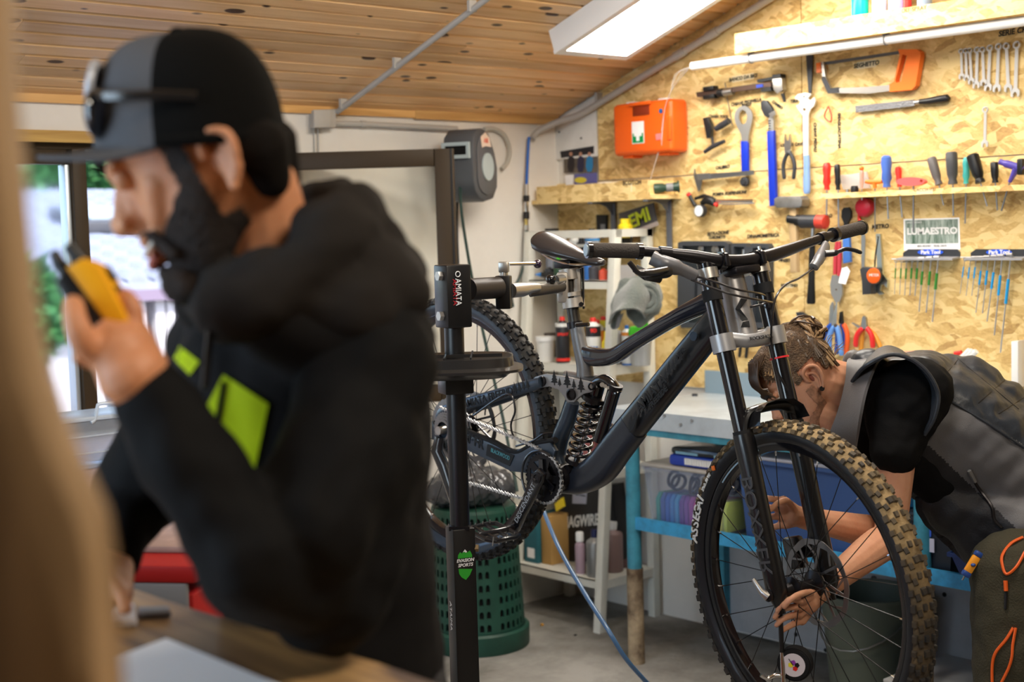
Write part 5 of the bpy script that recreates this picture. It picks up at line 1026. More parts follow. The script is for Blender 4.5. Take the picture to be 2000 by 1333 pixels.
# floor hose (blue-grey, to the right of the basket)
t = thing('floor_hose', 'steel blue air hose slanting from under the crank to the floor', 'hose', onp(1240, 1320, 2, .0))
P = [dep(1058, 985, 4.5), dep(1066, 1010, 4.45), dep(1095, 1078, 4.3), dep(1142, 1160, 4.15), dep(1188, 1232, 4.05)]
e = dep(1220, 1284, 4.05); e2_ = dep(1262, 1333, 4.1); e3 = onp(1370, 1450, 2, .008)
G().tube(catmull(P+[e, e2_, e3], 6), .0068, 10).build('hose_run', mat('hose_steel_blue', (.06, .14, .28), .22, coat=.6), t)
# ================================================================== window sill things
t = thing('clear_organiser', 'clear plastic organiser box with a handle standing below the window', 'box', onp(150, 900, 1, 3.3))
CB = mat('clear_box', (.75, .84, .95), .12, trans=.8, ior=1.12, alpha=.9); yy = 3.55
def fb(pts, th, m, name, par, yv=yy): return G().prism([onp(x, y, 1, yv) for x, y in pts], (0, th, 0), bev=.0).build(name, m, par, smooth=False)
cb = [onp(72, 822, 1, yy), onp(300, 800, 1, yy), onp(300, 900, 1, yy), onp(100, 915, 1, yy)]
zb, ztp = cb[2].z, cb[1].z; xa, xb = cb[0].x, cb[1].x+.05
G().bx((xa, yy, zb), (xb, yy+.16, ztp-.01), bev=.008).build('tray', CB, t)
G().bx((xa-.01, yy-.004, ztp-.012), (xb+.01, yy+.17, ztp), bev=.004).build('lid', mat('clear_lid', (.7, .78, .86), .3, trans=.4), t)
g = G(); [g.bx((xa, yy-.003, zb+(ztp-zb)*f), (xb, yy, zb+(ztp-zb)*f+.004)) for f in (.3, .62)]; g.build('rib', MATS['clear_lid'], t)
for (x0, x1) in ((70, 108), (178, 262)):
    G().tube(catmull([onp(x0, 826, 1, yy), onp(x0+8, 818, 1, yy), onp(x0+12, 796, 1, yy), onp(x0+20, 789, 1, yy), onp(x1-14, 787, 1, yy), onp(x1-6, 794, 1, yy), onp(x1, 816, 1, yy)], 4), .005, 8).build('handle', MATS['clear_lid'], t)
tb = thing('side_table', 'pinkish wooden side bench under the window behind the counter', 'bench', (1.8, 3.6, 0))
G().bx((1.05, 3.28, zb-.04), (2.35, 3.9, zb-.002), bev=.004).build('table_top', mat('pink_wood', (.42, .28, .24), .55, noise_amt=.3), tb)
for x in (1.1, 2.3):
    for y in (3.33, 3.85): G().bx((x-.025, y-.025, 0), (x+.025, y+.025, zb-.04)).build('leg', mat('pink_wood', (.42, .28, .24)), tb)
# red and grey drawer box between man and column
t = thing('tool_chest', 'red tool chest with grey drawers seen under the raised sleeve', 'tool chest', (.9, 2.3, 0))
RC = mat('chest_red', (.34, .008, .008), .5); GC = mat('chest_grey', (.2, .21, .23), .4)
Rz = Matrix.Rotation(radians(-52), 3, 'Z'); qq = dep(215, 1088, 2.35); cc = V((qq.x, qq.y, 0))+_f0*.16+_R*-.02; ztop = qq.z-.005
def cbx(c, s, m, nm, bev=.004): return G().box(cc+Rz @ V(c), s, Rz, bev=bev).build(nm, m, t)
cbx((0, 0, ztop/2-.02), (.40, .36, ztop-.06), RC, 'body'); cbx((0, 0, ztop-.015), (.42, .38, .03), RC, 'top_tray', .006); cbx((0, .04, ztop+.006), (.40, .29, .012), mat('pink_wood', (.42, .28, .24)), 'wooden_top')
for k in range(9): cbx((0, -.183, ztop-.062-k*.072), (.385, .014, .064), GC, 'drawer')
G().torus(cc+Rz @ V((.02, -.10, ztop+.004)), (0, 0, 1), .02, .004, 20, 6).build('ring_part', mat('brass', (.6, .45, .15)), t)
# ================================================================== BICYCLE
O = V((BX, 3.04, 1.003))
def Q(u, v, w=0): return O+V((-w, -u, v))
S = V((0, -.256, -.9667)).normalized()                      # steering axis, pointing down
E1 = V((0, -.9667, .256)).normalized(); E2 = V((-1, 0, 0)); dl = radians(12)
FW = (E1*cos(dl)+E2*sin(dl)).normalized(); LT = (-E1*sin(dl)+E2*cos(dl)).normalized()   # forward, rider's right
H0 = Q(.988, .285)
def St(a, c, b): return H0+S*a+LT*c+FW*b
def PB(x, y, b): 
    r = ray(x, y); o = H0+FW*b; return CP+r*((o-CP).dot(FW)/r.dot(FW))
def PC(x, y, c):
    r = ray(x, y); o = H0+LT*c; return CP+r*((o-CP).dot(LT)/r.dot(LT))
bike = thing('mountain_bike', 'dark full suspension downhill bike clamped by its seatpost in the work stand', 'bicycle', V((BX, 2.4, .38)))
FSAT = mat('frame_satin', (.04, .058, .085), .32, .3, coat=.35); FGL = mat('frame_gloss', (.008, .011, .02), .14, coat=1.)
FDK = mat('frame_dark', (.009, .010, .012), .3, coat=.4); FGR = mat('frame_grey', (.34, .34, .35), .38, .5); FTITAN = mat('head_grey', (.30, .29, .29), .36, .5)
BLKG = mat('gloss_black', (.005, .005, .007), .2, coat=.6); ANO = mat('anodised_black', (.02, .018, .02), .3, .6)
PRT = mat('print_black', (.004, .004, .005), .6)
def bt_(g, pts, r, w=0, n=16, k=5, sq=1., **kw):
    kw['sq'] = sq
    P = [Bk(x, y, w) for x, y in pts]; 
    if k: 
        rr = r
        if isinstance(r, list):
            rr = []
            for i in range(len(r)-1):
                for j in range(k):
                    t = j/k; A, B = r[i], r[i+1]
                    rr.append(tuple(a+(b-a)*t for a, b in zip(A, B)) if isinstance(A, tuple) else A+(B-A)*t)
            rr.append(r[-1])
        P = catmull(P, k); return g.tube(P, rr, n, up=(1, 0, 0), **kw)
    return g.tube(P, r, n, up=(1, 0, 0), **kw)
# frame (main triangle)
bt_(G(), [(1143, 735), (1141, 712), (1132, 672), (1125, 632)], [(.022, .024), (.020, .021), (.0185, .0185), (.0175, .0175)]).build('seat_tube', mat('frame_mid', (.20, .205, .215), .38, .4), bike)
bt_(G(), [(1136, 690), (1165, 698), (1200, 695), (1240, 669), (1310, 627), (1370, 597), (1412, 580)], [(.012, .02), (.018, .024), (.019, .020), (.018, .018), (.019, .018), (.021, .022), (.023, .03)], sq=.62).build('top_tube', FGL, bike)
bt_(G(), [(1425, 598), (1395, 635), (1328, 718), (1264, 798), (1204, 872), (1172, 912), (1140, 932), (1105, 938)], [(.022, .03), (.024, .034), (.024, .036), (.025, .037), (.026, .038), (.028, .036), (.03, .030), (.03, .028)], n=28, sq=.55).build('down_tube', FDK, bike)
bt_(G(), [(1238, 832), (1206, 873), (1174, 914), (1138, 936), (1100, 940)], [(.0262, .039), (.028, .041), (.031, .042), (.033, .038), (.034, .03)], n=28, sq=.55).build('bottom_guard', mat('guard_dark', (.014, .018, .028), .35, .2, coat=.3), bike)
# decals on the down tube (drive side, w = +.026)
def fr_text(s, x, y, xd, w, size, m, parent=bike, **k): return text('lettering', s, Bk(x, y, w), xd, V((0, 0, 1)), size, m, parent, **k)
dtd = (Bk(1300, 784)-Bk(1200, 898)).normalized(); dtu = V((0, 0, 1))
for s_, x, y, sz in (('AMIATA', 1271, 771, .034), ('FREERIDE', 1285, 778, .018), ('M*FR', 1329, 691, .014)): text('lettering', s_, Bk(x, y, .0395), dtd, UP, sz, PRT, bike, ext=.0012, shear=.2, bold=.001)
def pine(x, y, h, d, w, m, parent, hw=.3):
    """little pine tree print: base at pixel (x, y), growing along world up"""
    b = Bk(x, y, w); X = V(d).normalized(); Y = (UP-X*UP.dot(X)).normalized(); P = [(-.04, 0)]; L = [(-hw, .18), (-hw*.45, .32), (-hw*.75, .36), (-hw*.35, .52), (-hw*.5, .56), (-hw*.2, .74), (0, 1)]
    P = [(-.04, .15)]+L; R = [(-a, c) for a, c in reversed(L[:-1])]; pts = [(-.04, 0)]+P+R+[(.04, .15), (.04, 0)]
    G().prism([b+X*a*h+Y*c*h for a, c in pts], V((-.0006, 0, 0))).build('tree_print', m, parent, smooth=False)
for i, (x, y, h) in enumerate(((1300, 742, .026), (1307, 733, .034), (1315, 725, .028), (1322, 716, .03), (1330, 707, .024))): pine(x, y, h, (0, -1, 0), .0392, PRT, bike)
g = G(); pc = Bk(1236, 822, .0395); g.prism([pc+dtd*a*.022+V((0, 0, 1))*b_*.022 for a, b_ in ((-.8, -.9), (.2, -1), (.9, -.2), (.7, .7), (.1, .5), (.3, .1), (-.1, .1), (-.3, .8), (-.9, .3))], V((-.001, 0, 0))); g.build('crest_print', PRT, bike)
for x, y, rr in ((1356, 657, .011),): q = Bk(x, y, .036); G().cyl(q, q+V((-.004, 0, 0)), rr, n=14).build('down_tube_port', FSAT, bike)
# head tube
HB_ = .022
G().tube([St(-.150, -.004, HB_), St(-.12, -.004, HB_), St(.0, -.002, HB_)], [.0290, .0305, .0335], 32).build('head_tube', FTITAN, bike)
G().cyl(St(-.172, -.004, HB_), St(-.148, -.004, HB_), .027, n=24).build('headset_cup', BLKG, bike); G().cyl(St(-.002, -.002, HB_), St(.010, -.002, HB_), .0325, n=24).build('headset_cup', BLKG, bike)
Lf = (vd*1.0).normalized(); hx_ = xd_
def hd(px, py, off=.0305):  # front facing surface of head tube
    r = ray(px, py); n_ = (CP-H0).normalized(); o = H0+V((vd.x, vd.y, 0)).normalized()*off; nn = V((vd.x, vd.y, 0)).normalized(); t = (o-CP).dot(nn)/r.dot(nn); return CP+r*t
def onhead(px, py, off=.0008):
    """project pixel onto the head tube cylinder"""
    r = ray(px, py).normalized(); A0 = St(-.165, -.003, .022); Rr = .0318+off; d = S
    oc = CP-A0; a_ = r-d*r.dot(d); b_ = oc-d*oc.dot(d); A_, B_, C_ = a_.dot(a_), 2*a_.dot(b_), b_.dot(b_)-Rr*Rr; D_ = B_*B_-4*A_*C_
    if D_ < 0: D_ = 0
    return CP+r*((-B_-sqrt(D_))/(2*A_))
g = G()
def strip(poly):
    pts = [onhead(*p, .0042) for p in poly]; pin = [onhead(*p, -.004) for p in poly]; n = len(pts); g.faces(pts+pin, [tuple(range(n))]+[(i, (i+1) % n, n+(i+1) % n, n+i) for i in range(n)])
strip([(1447, 583), (1460, 585), (1446, 604), (1436, 604)]); strip([(1436, 604), (1446, 604), (1461, 624), (1450, 627)]); strip([(1451, 629), (1463, 627), (1465, 639), (1447, 640)])
g.build('head_emblem', PRT, bike, smooth=False)
# seatpost, collar
bt_(G(), [(1124, 640), (1118, 600), (1112, 540), (1110, 518)], .0158, k=0).build('seatpost', mat('post_dark', (.06, .055, .05), .35, .6), bike)
c = G().cyl(Bk(1124, 642), Bk(1122, 629), .0205, n=24).build('seat_collar', ANO, bike)
G().tube([Bk(1126, 636, .025), Bk(1150, 634, .022)], .005, 8).build('clamp_bolt', BLKG, c)
# saddle
g = G(); sta = [(1060, 462, .030, .016), (1062, 465, .048, .024), (1070, 471, .060, .029), (1088, 480, .063, .027), (1112, 490, .050, .020), (1135, 500, .030, .015), (1156, 508, .021, .013), (1172, 511, .018, .012), (1180, 512, .010, .007)]
R_s = []
for x, y, hw, ht in sta:
    c_ = Bk(x, y); ring = []
    for j in range(20):
        a = 2*pi*j/20; cx_, sx_ = cos(a), sin(a); zz_ = (ht*.75*sx_ if sx_ > 0 else ht*1.0*sx_)-abs(cx_)**2*ht*.3
        ring.append(g.b.verts.new(c_+V((cx_*hw, 0, zz_))))
    R_s.append(ring)
for A, B in zip(R_s, R_s[1:]):
    for j in range(20): g.b.faces.new((A[j], A[(j+1) % 20], B[(j+1) % 20], B[j]))
g.b.faces.new(R_s[0][::-1]); g.b.faces.new(R_s[-1])
sad = g.build('saddle', mat('saddle_black', (.022, .02, .022), .3, coat=.25), bike, ang=70)
for s_ in (-1, 1): G().tube(catmull([Bk(1055, 492, s_*.02), Bk(1075, 505, s_*.022), Bk(1110, 516, s_*.022), Bk(1140, 517, s_*.014), Bk(1160, 516, s_*.01)], 4), .0035, 8).build('rail', CHROME, sad)
G().box(Bk(1110, 516), (.05, .06, .022), bev=.005).build('saddle_clamp', ANO, sad)
# rocker link
rk = [(1039, 745), (1050, 736), (1069, 730), (1108, 735), (1150, 744), (1163, 748), (1168, 757), (1160, 766), (1146, 769), (1132, 779), (1126, 786), (1113, 786), (1106, 774), (1096, 762), (1078, 755), (1060, 758), (1046, 766), (1040, 758)]
for s_, w0 in ((1, .030), (-1, -.040)):
    rkp = G().prism([Bk(x, y, w0) for x, y in rk], V((-.010, 0, 0)), bev=.003).build('rocker_link', FGR, bike)
    if s_ > 0:
        for x, y, h in ((1083, 751, .040), (1093, 753, .022), (1108, 756, .044), (1121, 758, .026), (1135, 765, .042)): pine(x, y+2, h, (0, -1, 0), .0405, PRT, rkp, .34)
        for x, y, r in ((1060, 745, .0135), (1117, 771, .015), (1157, 755, .010)):
            q = Bk(x, y, .040); G().lathe([(r, -.004), (r, .006), (r*.75, .007), (r*.7, .002), (0, .002)], q, V((-1, 0, 0)), 20).build('pivot_bolt', ANO, rkp)
# links top bridge behind
bt_(G(), [(1105, 733), (1140, 738), (1190, 745), (1200, 755)], .012, w=-.02).build('link_bridge', FGR, bike)
# upper (seat) stays, both sides
for s_ in (1, -1):
    w = .036*s_
    o = bt_(G(), [(1056, 748), (1035, 754), (960, 775), (900, 792), (862, 808), (858, 835)] if s_ > 0 else [(1060, 748), (1030, 760), (960, 785), (910, 800), (880, 815), (870, 840)], [(.008, .014), (.009, .016), (.009, .0165), (.009, .0165), (.009, .016), (.008, .016)], w=w+ .012*s_).build('seat_stay', FSAT, bike)
sd = (Bk(1040, 752, .05)-Bk(900, 792, .05)).normalized()
text('lettering', 'AMIATA FREERIDE', Bk(955, 777, .0575), sd, UP, .030, PRT, bike, ext=.0006, bold=.0003, widthto=.225)
for i, (x, y) in enumerate(((1008, 764), (1016, 762), (1024, 758), (1032, 757))): pine(x, y+4, .03, sd, .0575, PRT, bike)
# lower (chain) stays: deep swingarm, drive side
ch = [(850, 822), (905, 838), (960, 858), (1012, 880), (1045, 868), (1082, 862), (1092, 880), (1085, 905), (1050, 925), (1005, 920), (960, 898), (905, 872), (850, 858)]
G().prism([Bk(x, y, .042) for x, y in ch], V((-.016, 0, 0)), bev=.004).build('swingarm', FSAT, bike)
G().prism([Bk(x, y, -.058) for x, y in ch], V((-.016, 0, 0)), bev=.004).build('swingarm', FSAT, bike)
cd = (Bk(1000, 900, .05)-Bk(905, 856, .05)).normalized()
G().prism([Bk(x, y, .0585) for x, y in ((953, 868), (1005, 890), (996, 911), (950, 890))], V((-.002, 0, 0))).build('decal_panel', PRT, bike)
text('lettering', 'M*FR', Bk(925, 862, .0590), cd, UP, .036, PRT, bike, ext=.0006, bold=.0012); text('lettering', 'BLACKWOOD', Bk(977, 888, .0612), cd, UP, .016, mat('teal_print', (.08, .3, .35), .5), bike, ext=.0004, widthto=.075)
bt_(G(), [(850, 826), (905, 842), (960, 862), (1008, 884), (1045, 868), (1085, 860)], [(.009, .008)]*6, w=.050).build('chain_protector', RUB, bike)
# lower seat tube / shock strut
bt_(G(), [(1118, 785), (1108, 820), (1096, 850), (1088, 885), (1092, 915)], [(.018, .020), (.022, .022), (.024, .022), (.024, .024), (.024, .03)], w=.0).build('seat_strut', FSAT, bike)
# bottom bracket shell area
G().cyl(Q(.43, -.09, .05), Q(.43, -.09, -.05), .034, n=28).build('bottom_bracket', ANO, bike)
# shock: coil, body, reservoir
A_, B_ = Bk(1168, 752, .008), Bk(1122, 915, .008); sd_ = (B_-A_).normalized(); X_, Y_, _ = frame(sd_); L_s = (B_-A_).length
sk_ = G().cyl(A_+sd_*.0, A_+sd_*.075, .019, n=20).build('shock_body', BLKG, bike); G().cyl(A_+sd_*.07, B_, .0085, n=16).build('shock_shaft', CHROME, sk_)
G().cyl(A_+sd_*.03, A_+sd_*.042, .033, n=24).build('spring_collar', ANO, sk_); G().cyl(B_-sd_*.030, B_-sd_*.018, .030, n=24).build('spring_collar', ANO, sk_)
turns = 7.2; npt = 190; pts = [A_+sd_*(.044+(L_s-.078)*i/npt)+X_*.027*cos(2*pi*turns*i/npt)+Y_*.027*sin(2*pi*turns*i/npt) for i in range(npt+1)]
G().tube(pts, .0048, 10).build('coil_spring', BLKG, sk_)
R0, R1 = Bk(1200, 762, .01), Bk(1170, 862, .012); G().cyl(R0, R1, .017, n=20).build('reservoir', BLKG, sk_); G().cyl(R0-(R1-R0).normalized()*.014, R0, .019, n=20).build('reservoir_cap', ANO, sk_)
G().tube(catmull([Bk(1165, 750, .01), Bk(1180, 742, .012), Bk(1196, 752, .012), Bk(1205, 770, .01)], 5), .014, 12).build('shock_bridge', BLKG, sk_)
G().cyl(Bk(1157, 755, .045), Bk(1157, 755, -.045), .007, n=12).build('shock_bolt', STEEL, sk_)
g = G(); [g.cyl(Bk(1176+i*6, 752+i*3, .03), Bk(1176+i*6, 752+i*3, .022), .006-.001*i, n=12) for i in range(3)]; g.build('adjuster_knob', SILV, sk_)
G().cyl(B_+V((-.03, 0, .0)), B_+V((.03, 0, 0)), .012, n=16).build('lower_eyelet', ANO, sk_)
# ---- wheels
def wheel(name, cen, axis, fwd, dn, tyre_r, tyre_w, lbl, tread_m, knob_m, side_m, nsp=28, rim_m=None, rotor_side=-1, rotor_r=.1, phase=0., muddy=False):
    ax = V(axis).normalized(); f = V(fwd).normalized(); d = V(dn).normalized()
    P = lambda r, a, o: cen+(f*cos(a)+d*sin(a))*r+ax*o
    n = 96; rimr = tyre_r-.052
    def ringloft(prof, m, nm, parent, n=n):
        g = G(); R = []
        for i in range(n):
            a = 2*pi*i/n; R.append([g.b.verts.new(P(r, a, o)) for r, o in prof])
        k = len(prof)
        for i in range(n):
            A, B = R[i], R[(i+1) % n]
            for j in range(k): g.b.faces.new((A[j], A[(j+1) % k], B[(j+1) % k], B[j]))
        return g.build(nm, m, parent)
    w = ringloft([(rimr-.016, -.012), (rimr-.018, 0), (rimr-.016, .012), (rimr-.002, .0165), (rimr+.004, .0165), (rimr+.002, .012), (rimr-.006, .011), (rimr-.006, -.011), (rimr+.002, -.012), (rimr+.004, -.0165), (rimr-.002, -.0165)], rim_m or BLKG, name, bike)
    if lbl: lab(w, lbl)
    # tyre carcass
    cr_ = (tyre_r-rimr)/2; cc = rimr+cr_-.004; tw = tyre_w/2
    prof = [(cc+cr_*.93*cos(radians(a)), tw*.93*sin(radians(a))) for a in range(-140, 141, 20)]
    ringloft(prof, side_m, 'tyre', w)
    ringloft([(cc+cr_*(.95)*cos(radians(a)), tw*.95*sin(radians(a))) for a in range(-72, 73, 12)]+[(cc, -tw*.5), (cc, tw*.5)][::-1], tread_m, 'tread_band', w)
    # knobs
    g = G(); rn = random.Random(9); nk = 72
    def knob(a, off, ln, wd, h, tilt=0, skew=0.):
        ang = off/(tw)*62; th = radians(ang)
        base = P(cc+cr_*.92*cos(th), a, tw*.92*sin(th)); up_ = (P(1, a, 0)-cen)*cos(th)+ax*sin(th); up_.normalize()
        t_ = (-f*sin(a)+d*cos(a)); s_ = up_.cross(t_).normalized(); t2 = (t_+s_*skew).normalized(); s2 = up_.cross(t2)
        R = Matrix((t2, s2, up_)).transposed()
        v = []
        for z, q in ((0, 1.12), (h, .86)):
            for sx_, sy_ in ((-1, -1), (1, -1), (1, 1), (-1, 1)): v.append(base+R @ V((sx_*ln/2*q, sy_*wd/2*q, z)))
        g.faces(v, [(4, 5, 6, 7), (0, 1, 5, 4), (1, 2, 6, 5), (2, 3, 7, 6), (3, 0, 4, 7)])
    for i in range(nk):
        a = 2*pi*(i+.25)/nk+phase; h2 = pi/nk
        for s_ in (-1, 1):
            if i % 2 == 0: knob(a, s_*.0065, .014, .0105, .0065, skew=s_*.15)
            else: knob(a, s_*.0085, .013, .0085, .0065); 
            knob(a+h2*.7, s_*tw*.62, .013, .009, .0055, skew=s_*.2)
            knob(a+h2*.1, s_*tw*1.02, .0155 if i % 2 else .012, .0105, .0075)
    o = g.build('tread_knobs', knob_m, w, smooth=False); o['kind'] = 'stuff'
    # hub
    G().lathe([(0, -.056), (.013, -.056), (.015, -.04), (.031, -.036), (.031, -.031), (.013, -.024), (.012, .022), (.029, .028), (.029, .033), (.016, .038), (.013, .056), (0, .056)], cen, ax, 28).build('hub', ANO, w)
    for i in range(nsp):
        s_ = 1 if i % 2 else -1; a = 2*pi*i/nsp+phase; tw_ = radians(62)*(1 if (i//2) % 2 else -1)
        p = P(.029, a+tw_, s_*.031); q = P(rimr-.016, a, s_*.004)
        G().cyl(p, q, .0011, n=5).build('spoke', mat('spoke_black', (.03, .03, .03), .3, .7), w)
        if True: 
            g2 = G().cyl(q+(p-q).normalized()*.012, q, .0023, n=6); g2.build('nipple', CHROME, w)
    # rotor
    if rotor_r:
        R = rotor_r; ro = rotor_side*.043; g = G(); nn = 64
        outer = [P(R*(1+.012*sin(i*10*2*pi/nn*1.0)), 2*pi*i/nn, ro) for i in range(nn)]; inner = [P(R*.86*(1+.02*cos(i*8*2*pi/nn)), 2*pi*i/nn, ro) for i in range(nn)]
        g.prism(outer, ax*.002, [inner])
        for i in range(8): 
            a = 2*pi*i/8; g.prism([P(.024, a-.18, ro), P(.024, a+.1, ro), P(R*.87, a+.44, ro), P(R*.87, a+.36, ro)], ax*.002)
            g.prism([P(R*.62, a+.22, ro), P(R*.66, a+.24, ro), P(R*.87, a+.0, ro), P(R*.87, a-.07, ro)], ax*.002)
        g.prism([P(.026, 2*pi*i/24, ro) for i in range(24)], ax*.002)
        g.build('brake_rotor', mat('rotor_steel', (.28, .28, .29), .3, .9), w, smooth=False)
    return w, P, rimr, cc, cr_, tw
TB = mat('tread_black', (.012, .011, .0105), .6, noise_amt=.4, scale=60)
MUD = mat('tread_mud', (.36, .25, .12), .9, col2=(.14, .095, .045), scale=16, bump=.4, bscale=90); KNM = mat('knob_mud', (.026, .022, .020), .7, col2=(.12, .085, .042), scale=12)
SIDE = mat('sidewall', (.008, .009, .012), .5, coat=.15)
# mud lies mostly on the upper right arc: object space mask keeps the far part of the tread black
def mud_mask(m, black):
    n, L, b = tree_of(m); tc = N(n, 'ShaderNodeTexCoord'); sp = N(n, 'ShaderNodeSeparateXYZ'); L.new(tc.outputs['Object'], sp.inputs[0])
    nz = N(n, 'ShaderNodeTexNoise'); nz.inputs['Scale'].default_value = 7; L.new(tc.outputs['Object'], nz.inputs[0])
    a = N(n, 'ShaderNodeMath', operation='MULTIPLY_ADD'); L.new(sp.outputs[2], a.inputs[0]); a.inputs[1].default_value = 2.2
    c2 = N(n, 'ShaderNodeMath', operation='MULTIPLY_ADD'); L.new(nz.outputs[0], c2.inputs[0]); c2.inputs[1].default_value = 1.6; L.new(a.outputs[0], c2.inputs[2]); a.inputs[2].default_value = -.25
    mr = N(n, 'ShaderNodeMapRange'); L.new(c2.outputs[0], mr.inputs[0]); mr.inputs[1].default_value = .25; mr.inputs[2].default_value = .75
    src = b.inputs['Base Color'].links[0].from_socket; mx = N(n, 'ShaderNodeMix', data_type='RGBA'); L.new(mr.outputs[0], mx.inputs[0]); mx.inputs[6].default_value = tuple(black)+(1,); L.new(src, mx.inputs[7]); L.new(mx.outputs[2], b.inputs['Base Color'])
mud_mask(MUD, (.05, .038, .025)); mud_mask(KNM, (.022, .020, .019))
RC0 = Q(0, 0)
rw, RP, rr_, *_ = wheel('rear_wheel', RC0, (-1, 0, 0), (0, -1, 0), (0, 0, -1), .376, .062, 'rear wheel with clean black tread', TB, mat('knob_black', (.012, .012, .013), .55), mat('sidewall_blue', (.03, .045, .065), .4, coat=.3), phase=.03, rotor_r=.1)
FC = St(.57, 0, .035)
fw, FPn, fr_, cc_, cr2, tw2 = wheel('front_wheel', FC, LT, FW, S, .374, .064, 'front wheel with tan mud caked on the tread', MUD, KNM, SIDE, phase=.05, rotor_r=.1)
# side wall writing on the front tyre (rider's right side, left in the picture)
def sidetext(s, a0, da, r, size, m, off):
    for i, ch_ in enumerate(s):
        a = a0-da*(i-(len(s)-1)/2)
        c_ = FPn(r, a, off); rad = (c_-FPn(0, 0, off)).normalized(); tan = rad.cross(LT)
        text('sidewall_letter', ch_, c_, tan if tan.length else FW, rad, size, m, fw, ext=.0012, bold=.0006) if ch_ != ' ' else None
aa = radians(180+5)
cW = mat('letter_white', (.75, .75, .72), .5)
sidetext('ASSEGAI', radians(-147), -.052 , cc_+.002, .034, cW, .0315)
sidetext('29x2.50 WT', radians(-130), -.016, cc_+.004, .010, cW, .0315)
q = FPn(cc_+.004, radians(-122), .0315); G().box(q, (.012, .012, .003), Matrix((FW, S, LT)).transposed(), bev=.003).build('orange_patch', ORANGE, fw)
g = G(); g.tube([FPn(fr_+.010, radians(a), .0215) for a in range(-195, -150, 3)], .0014, 6); g.build('sidewall_line', cW, fw)
# label ring on rim (thin pale arc)
g = G(); g.tube([FPn(fr_-.007, radians(a), .0170) for a in range(-125, -92, 3)], .002, 6); g.build('rim_decal', mat('decal_blue', (.35, .5, .6), .4), fw)
# valve of front tyre
va = radians(118); q0 = FPn(fr_-.016, va, 0); q1 = FPn(fr_-.055, va, 0); G().cyl(q0, q1, .003, n=8).build('valve', CHROME, fw)
g = G(); g.tube([RP(rr_+.012, radians(a), .022) for a in range(-80, -38, 4)], .0018, 6); g.build('sidewall_letters', mat('letter_dim', (.2, .22, .24), .5), rw)
# ---- fork
LW = mat('fork_lower', (.006, .006, .007), .32, coat=.3)
fk = G().box(St(.005, 0, .028), (.15, .05, .03), Matrix((LT, FW, S)).transposed(), bev=.01).build('lower_crown', FGR, bike)
for c_ in (.075, -.075):
    G().cyl(St(-.012, c_, .04), St(.028, c_, .04), .0265, n=28).build('crown_clamp', FGR, fk)
    G().cyl(St(-.190, c_, .04), St(.27, c_, .04), .0195, n=28).build('stanchion', BLKG, bike)
    G().cyl(St(-.115, c_, .04), St(-.09, c_, .04), .0225, n=24).build('rubber_bumper', RUB, bike)
    cl_ = G().cyl(St(-.164, c_, .04), St(-.140, c_, .04), .025, n=24).build('top_crown_clamp', SILV, bike)
    G().tube([St(-.155, c_*.95, .03), St(-.168, c_*.55, .03), St(-.178, 0, .03)], [(.014, .010), (.016, .009), (.02, .01)], 12).build('top_crown_arm', SILV, bike)
    # lower legs
    a0 = .215 if c_ > 0 else .215
    G().tube([St(a0, c_, .04), St(a0+.03, c_, .04), St(.40, c_, .038), St(.52, c_, .037), St(.57, c_, .036), St(.60, c_, .036)], [.0235, .0245, .023, .0235, .024, .012], 24).build('lower_leg', LW, bike)
    G().cyl(St(a0-.008, c_, .04), St(a0, c_, .04), .0225, n=24).build('dust_wiper', RUB, bike)
    G().cyl(St(.595, c_, .036), St(.615, c_, .036), .009, n=16).build('foot_bolt', BLKG, bike)
G().cyl(St(.058, -.075, .04), St(.062, -.075, .04), .0225, n=24).build('o_ring', mat('ring_red', (.7, .02, .03), .4), bike)
G().tube([St(.0, .06, .045), St(.012, .03, .062), St(.014, 0, .066), St(.012, -.03, .062), St(0, -.06, .045)], [(.012, .016)]*5, 10).build('crown_front', FGR, bike)
text('lettering', 'ROCKSHOX', St(.012, 0, .083), -LT, -S, .012, BLACK, bike)
# fork arch with mudguard
LA = lambda a, c, b: St(a, c, b)
arch = catmull([LA(.26, .078, .045), LA(.21, .076, .046), LA(.178, .064, .052), LA(.168, .04, .056), LA(.165, 0, .058), LA(.168, -.04, .056), LA(.178, -.064, .052), LA(.21, -.076, .046), LA(.26, -.078, .045)], 4)
G().tube(arch, [(.010, .017)]*len(arch), 10, up=S).build('fork_arch', LW, bike)
g = G(); rows = []
for i, (c_, da) in enumerate(((.072, .05), (.062, .022), (.04, .006), (0, 0), (-.04, .006), (-.062, .022), (-.072, .05))):
    rows.append([g.b.verts.new(St(.154+da, c_, b_)) for b_ in (.10, .075, .045, .015)])
for A, B in zip(rows, rows[1:]):
    for j in range(3): g.b.faces.new((A[j], A[j+1], B[j+1], B[j]))
bmesh.ops.solidify(g.b, geom=g.b.faces[:], thickness=.003); g.build('mudguard', BLKM, bike)
# leg print
lm = mat('leg_print', (.06, .06, .065), .4)
vup = -S; 
tcen = PC(1462, 1040, .10)
text('lettering', 'BOXXER', H0+S*.415+LT*.097+FW*.048+LT*.002, S, -FW*.9+LT*0, .055, lm, bike, ext=.0006, widthto=.215)
# axle
G().cyl(St(.57, .10, .036), St(.57, -.10, .036), .0095, n=20).build('front_axle', ANO, bike)
G().tube([St(.57, .102, .036), St(.558, .112, .03), St(.53, .112, .012)], [.012, .007, .005], 10).build('axle_lever', SILV, bike)
G().lathe([(0, 0), (.013, 0), (.013, .006), (.008, .008), (0, .004)], St(.57, .098, .036), LT, 20).build('axle_cap', ANO, bike)
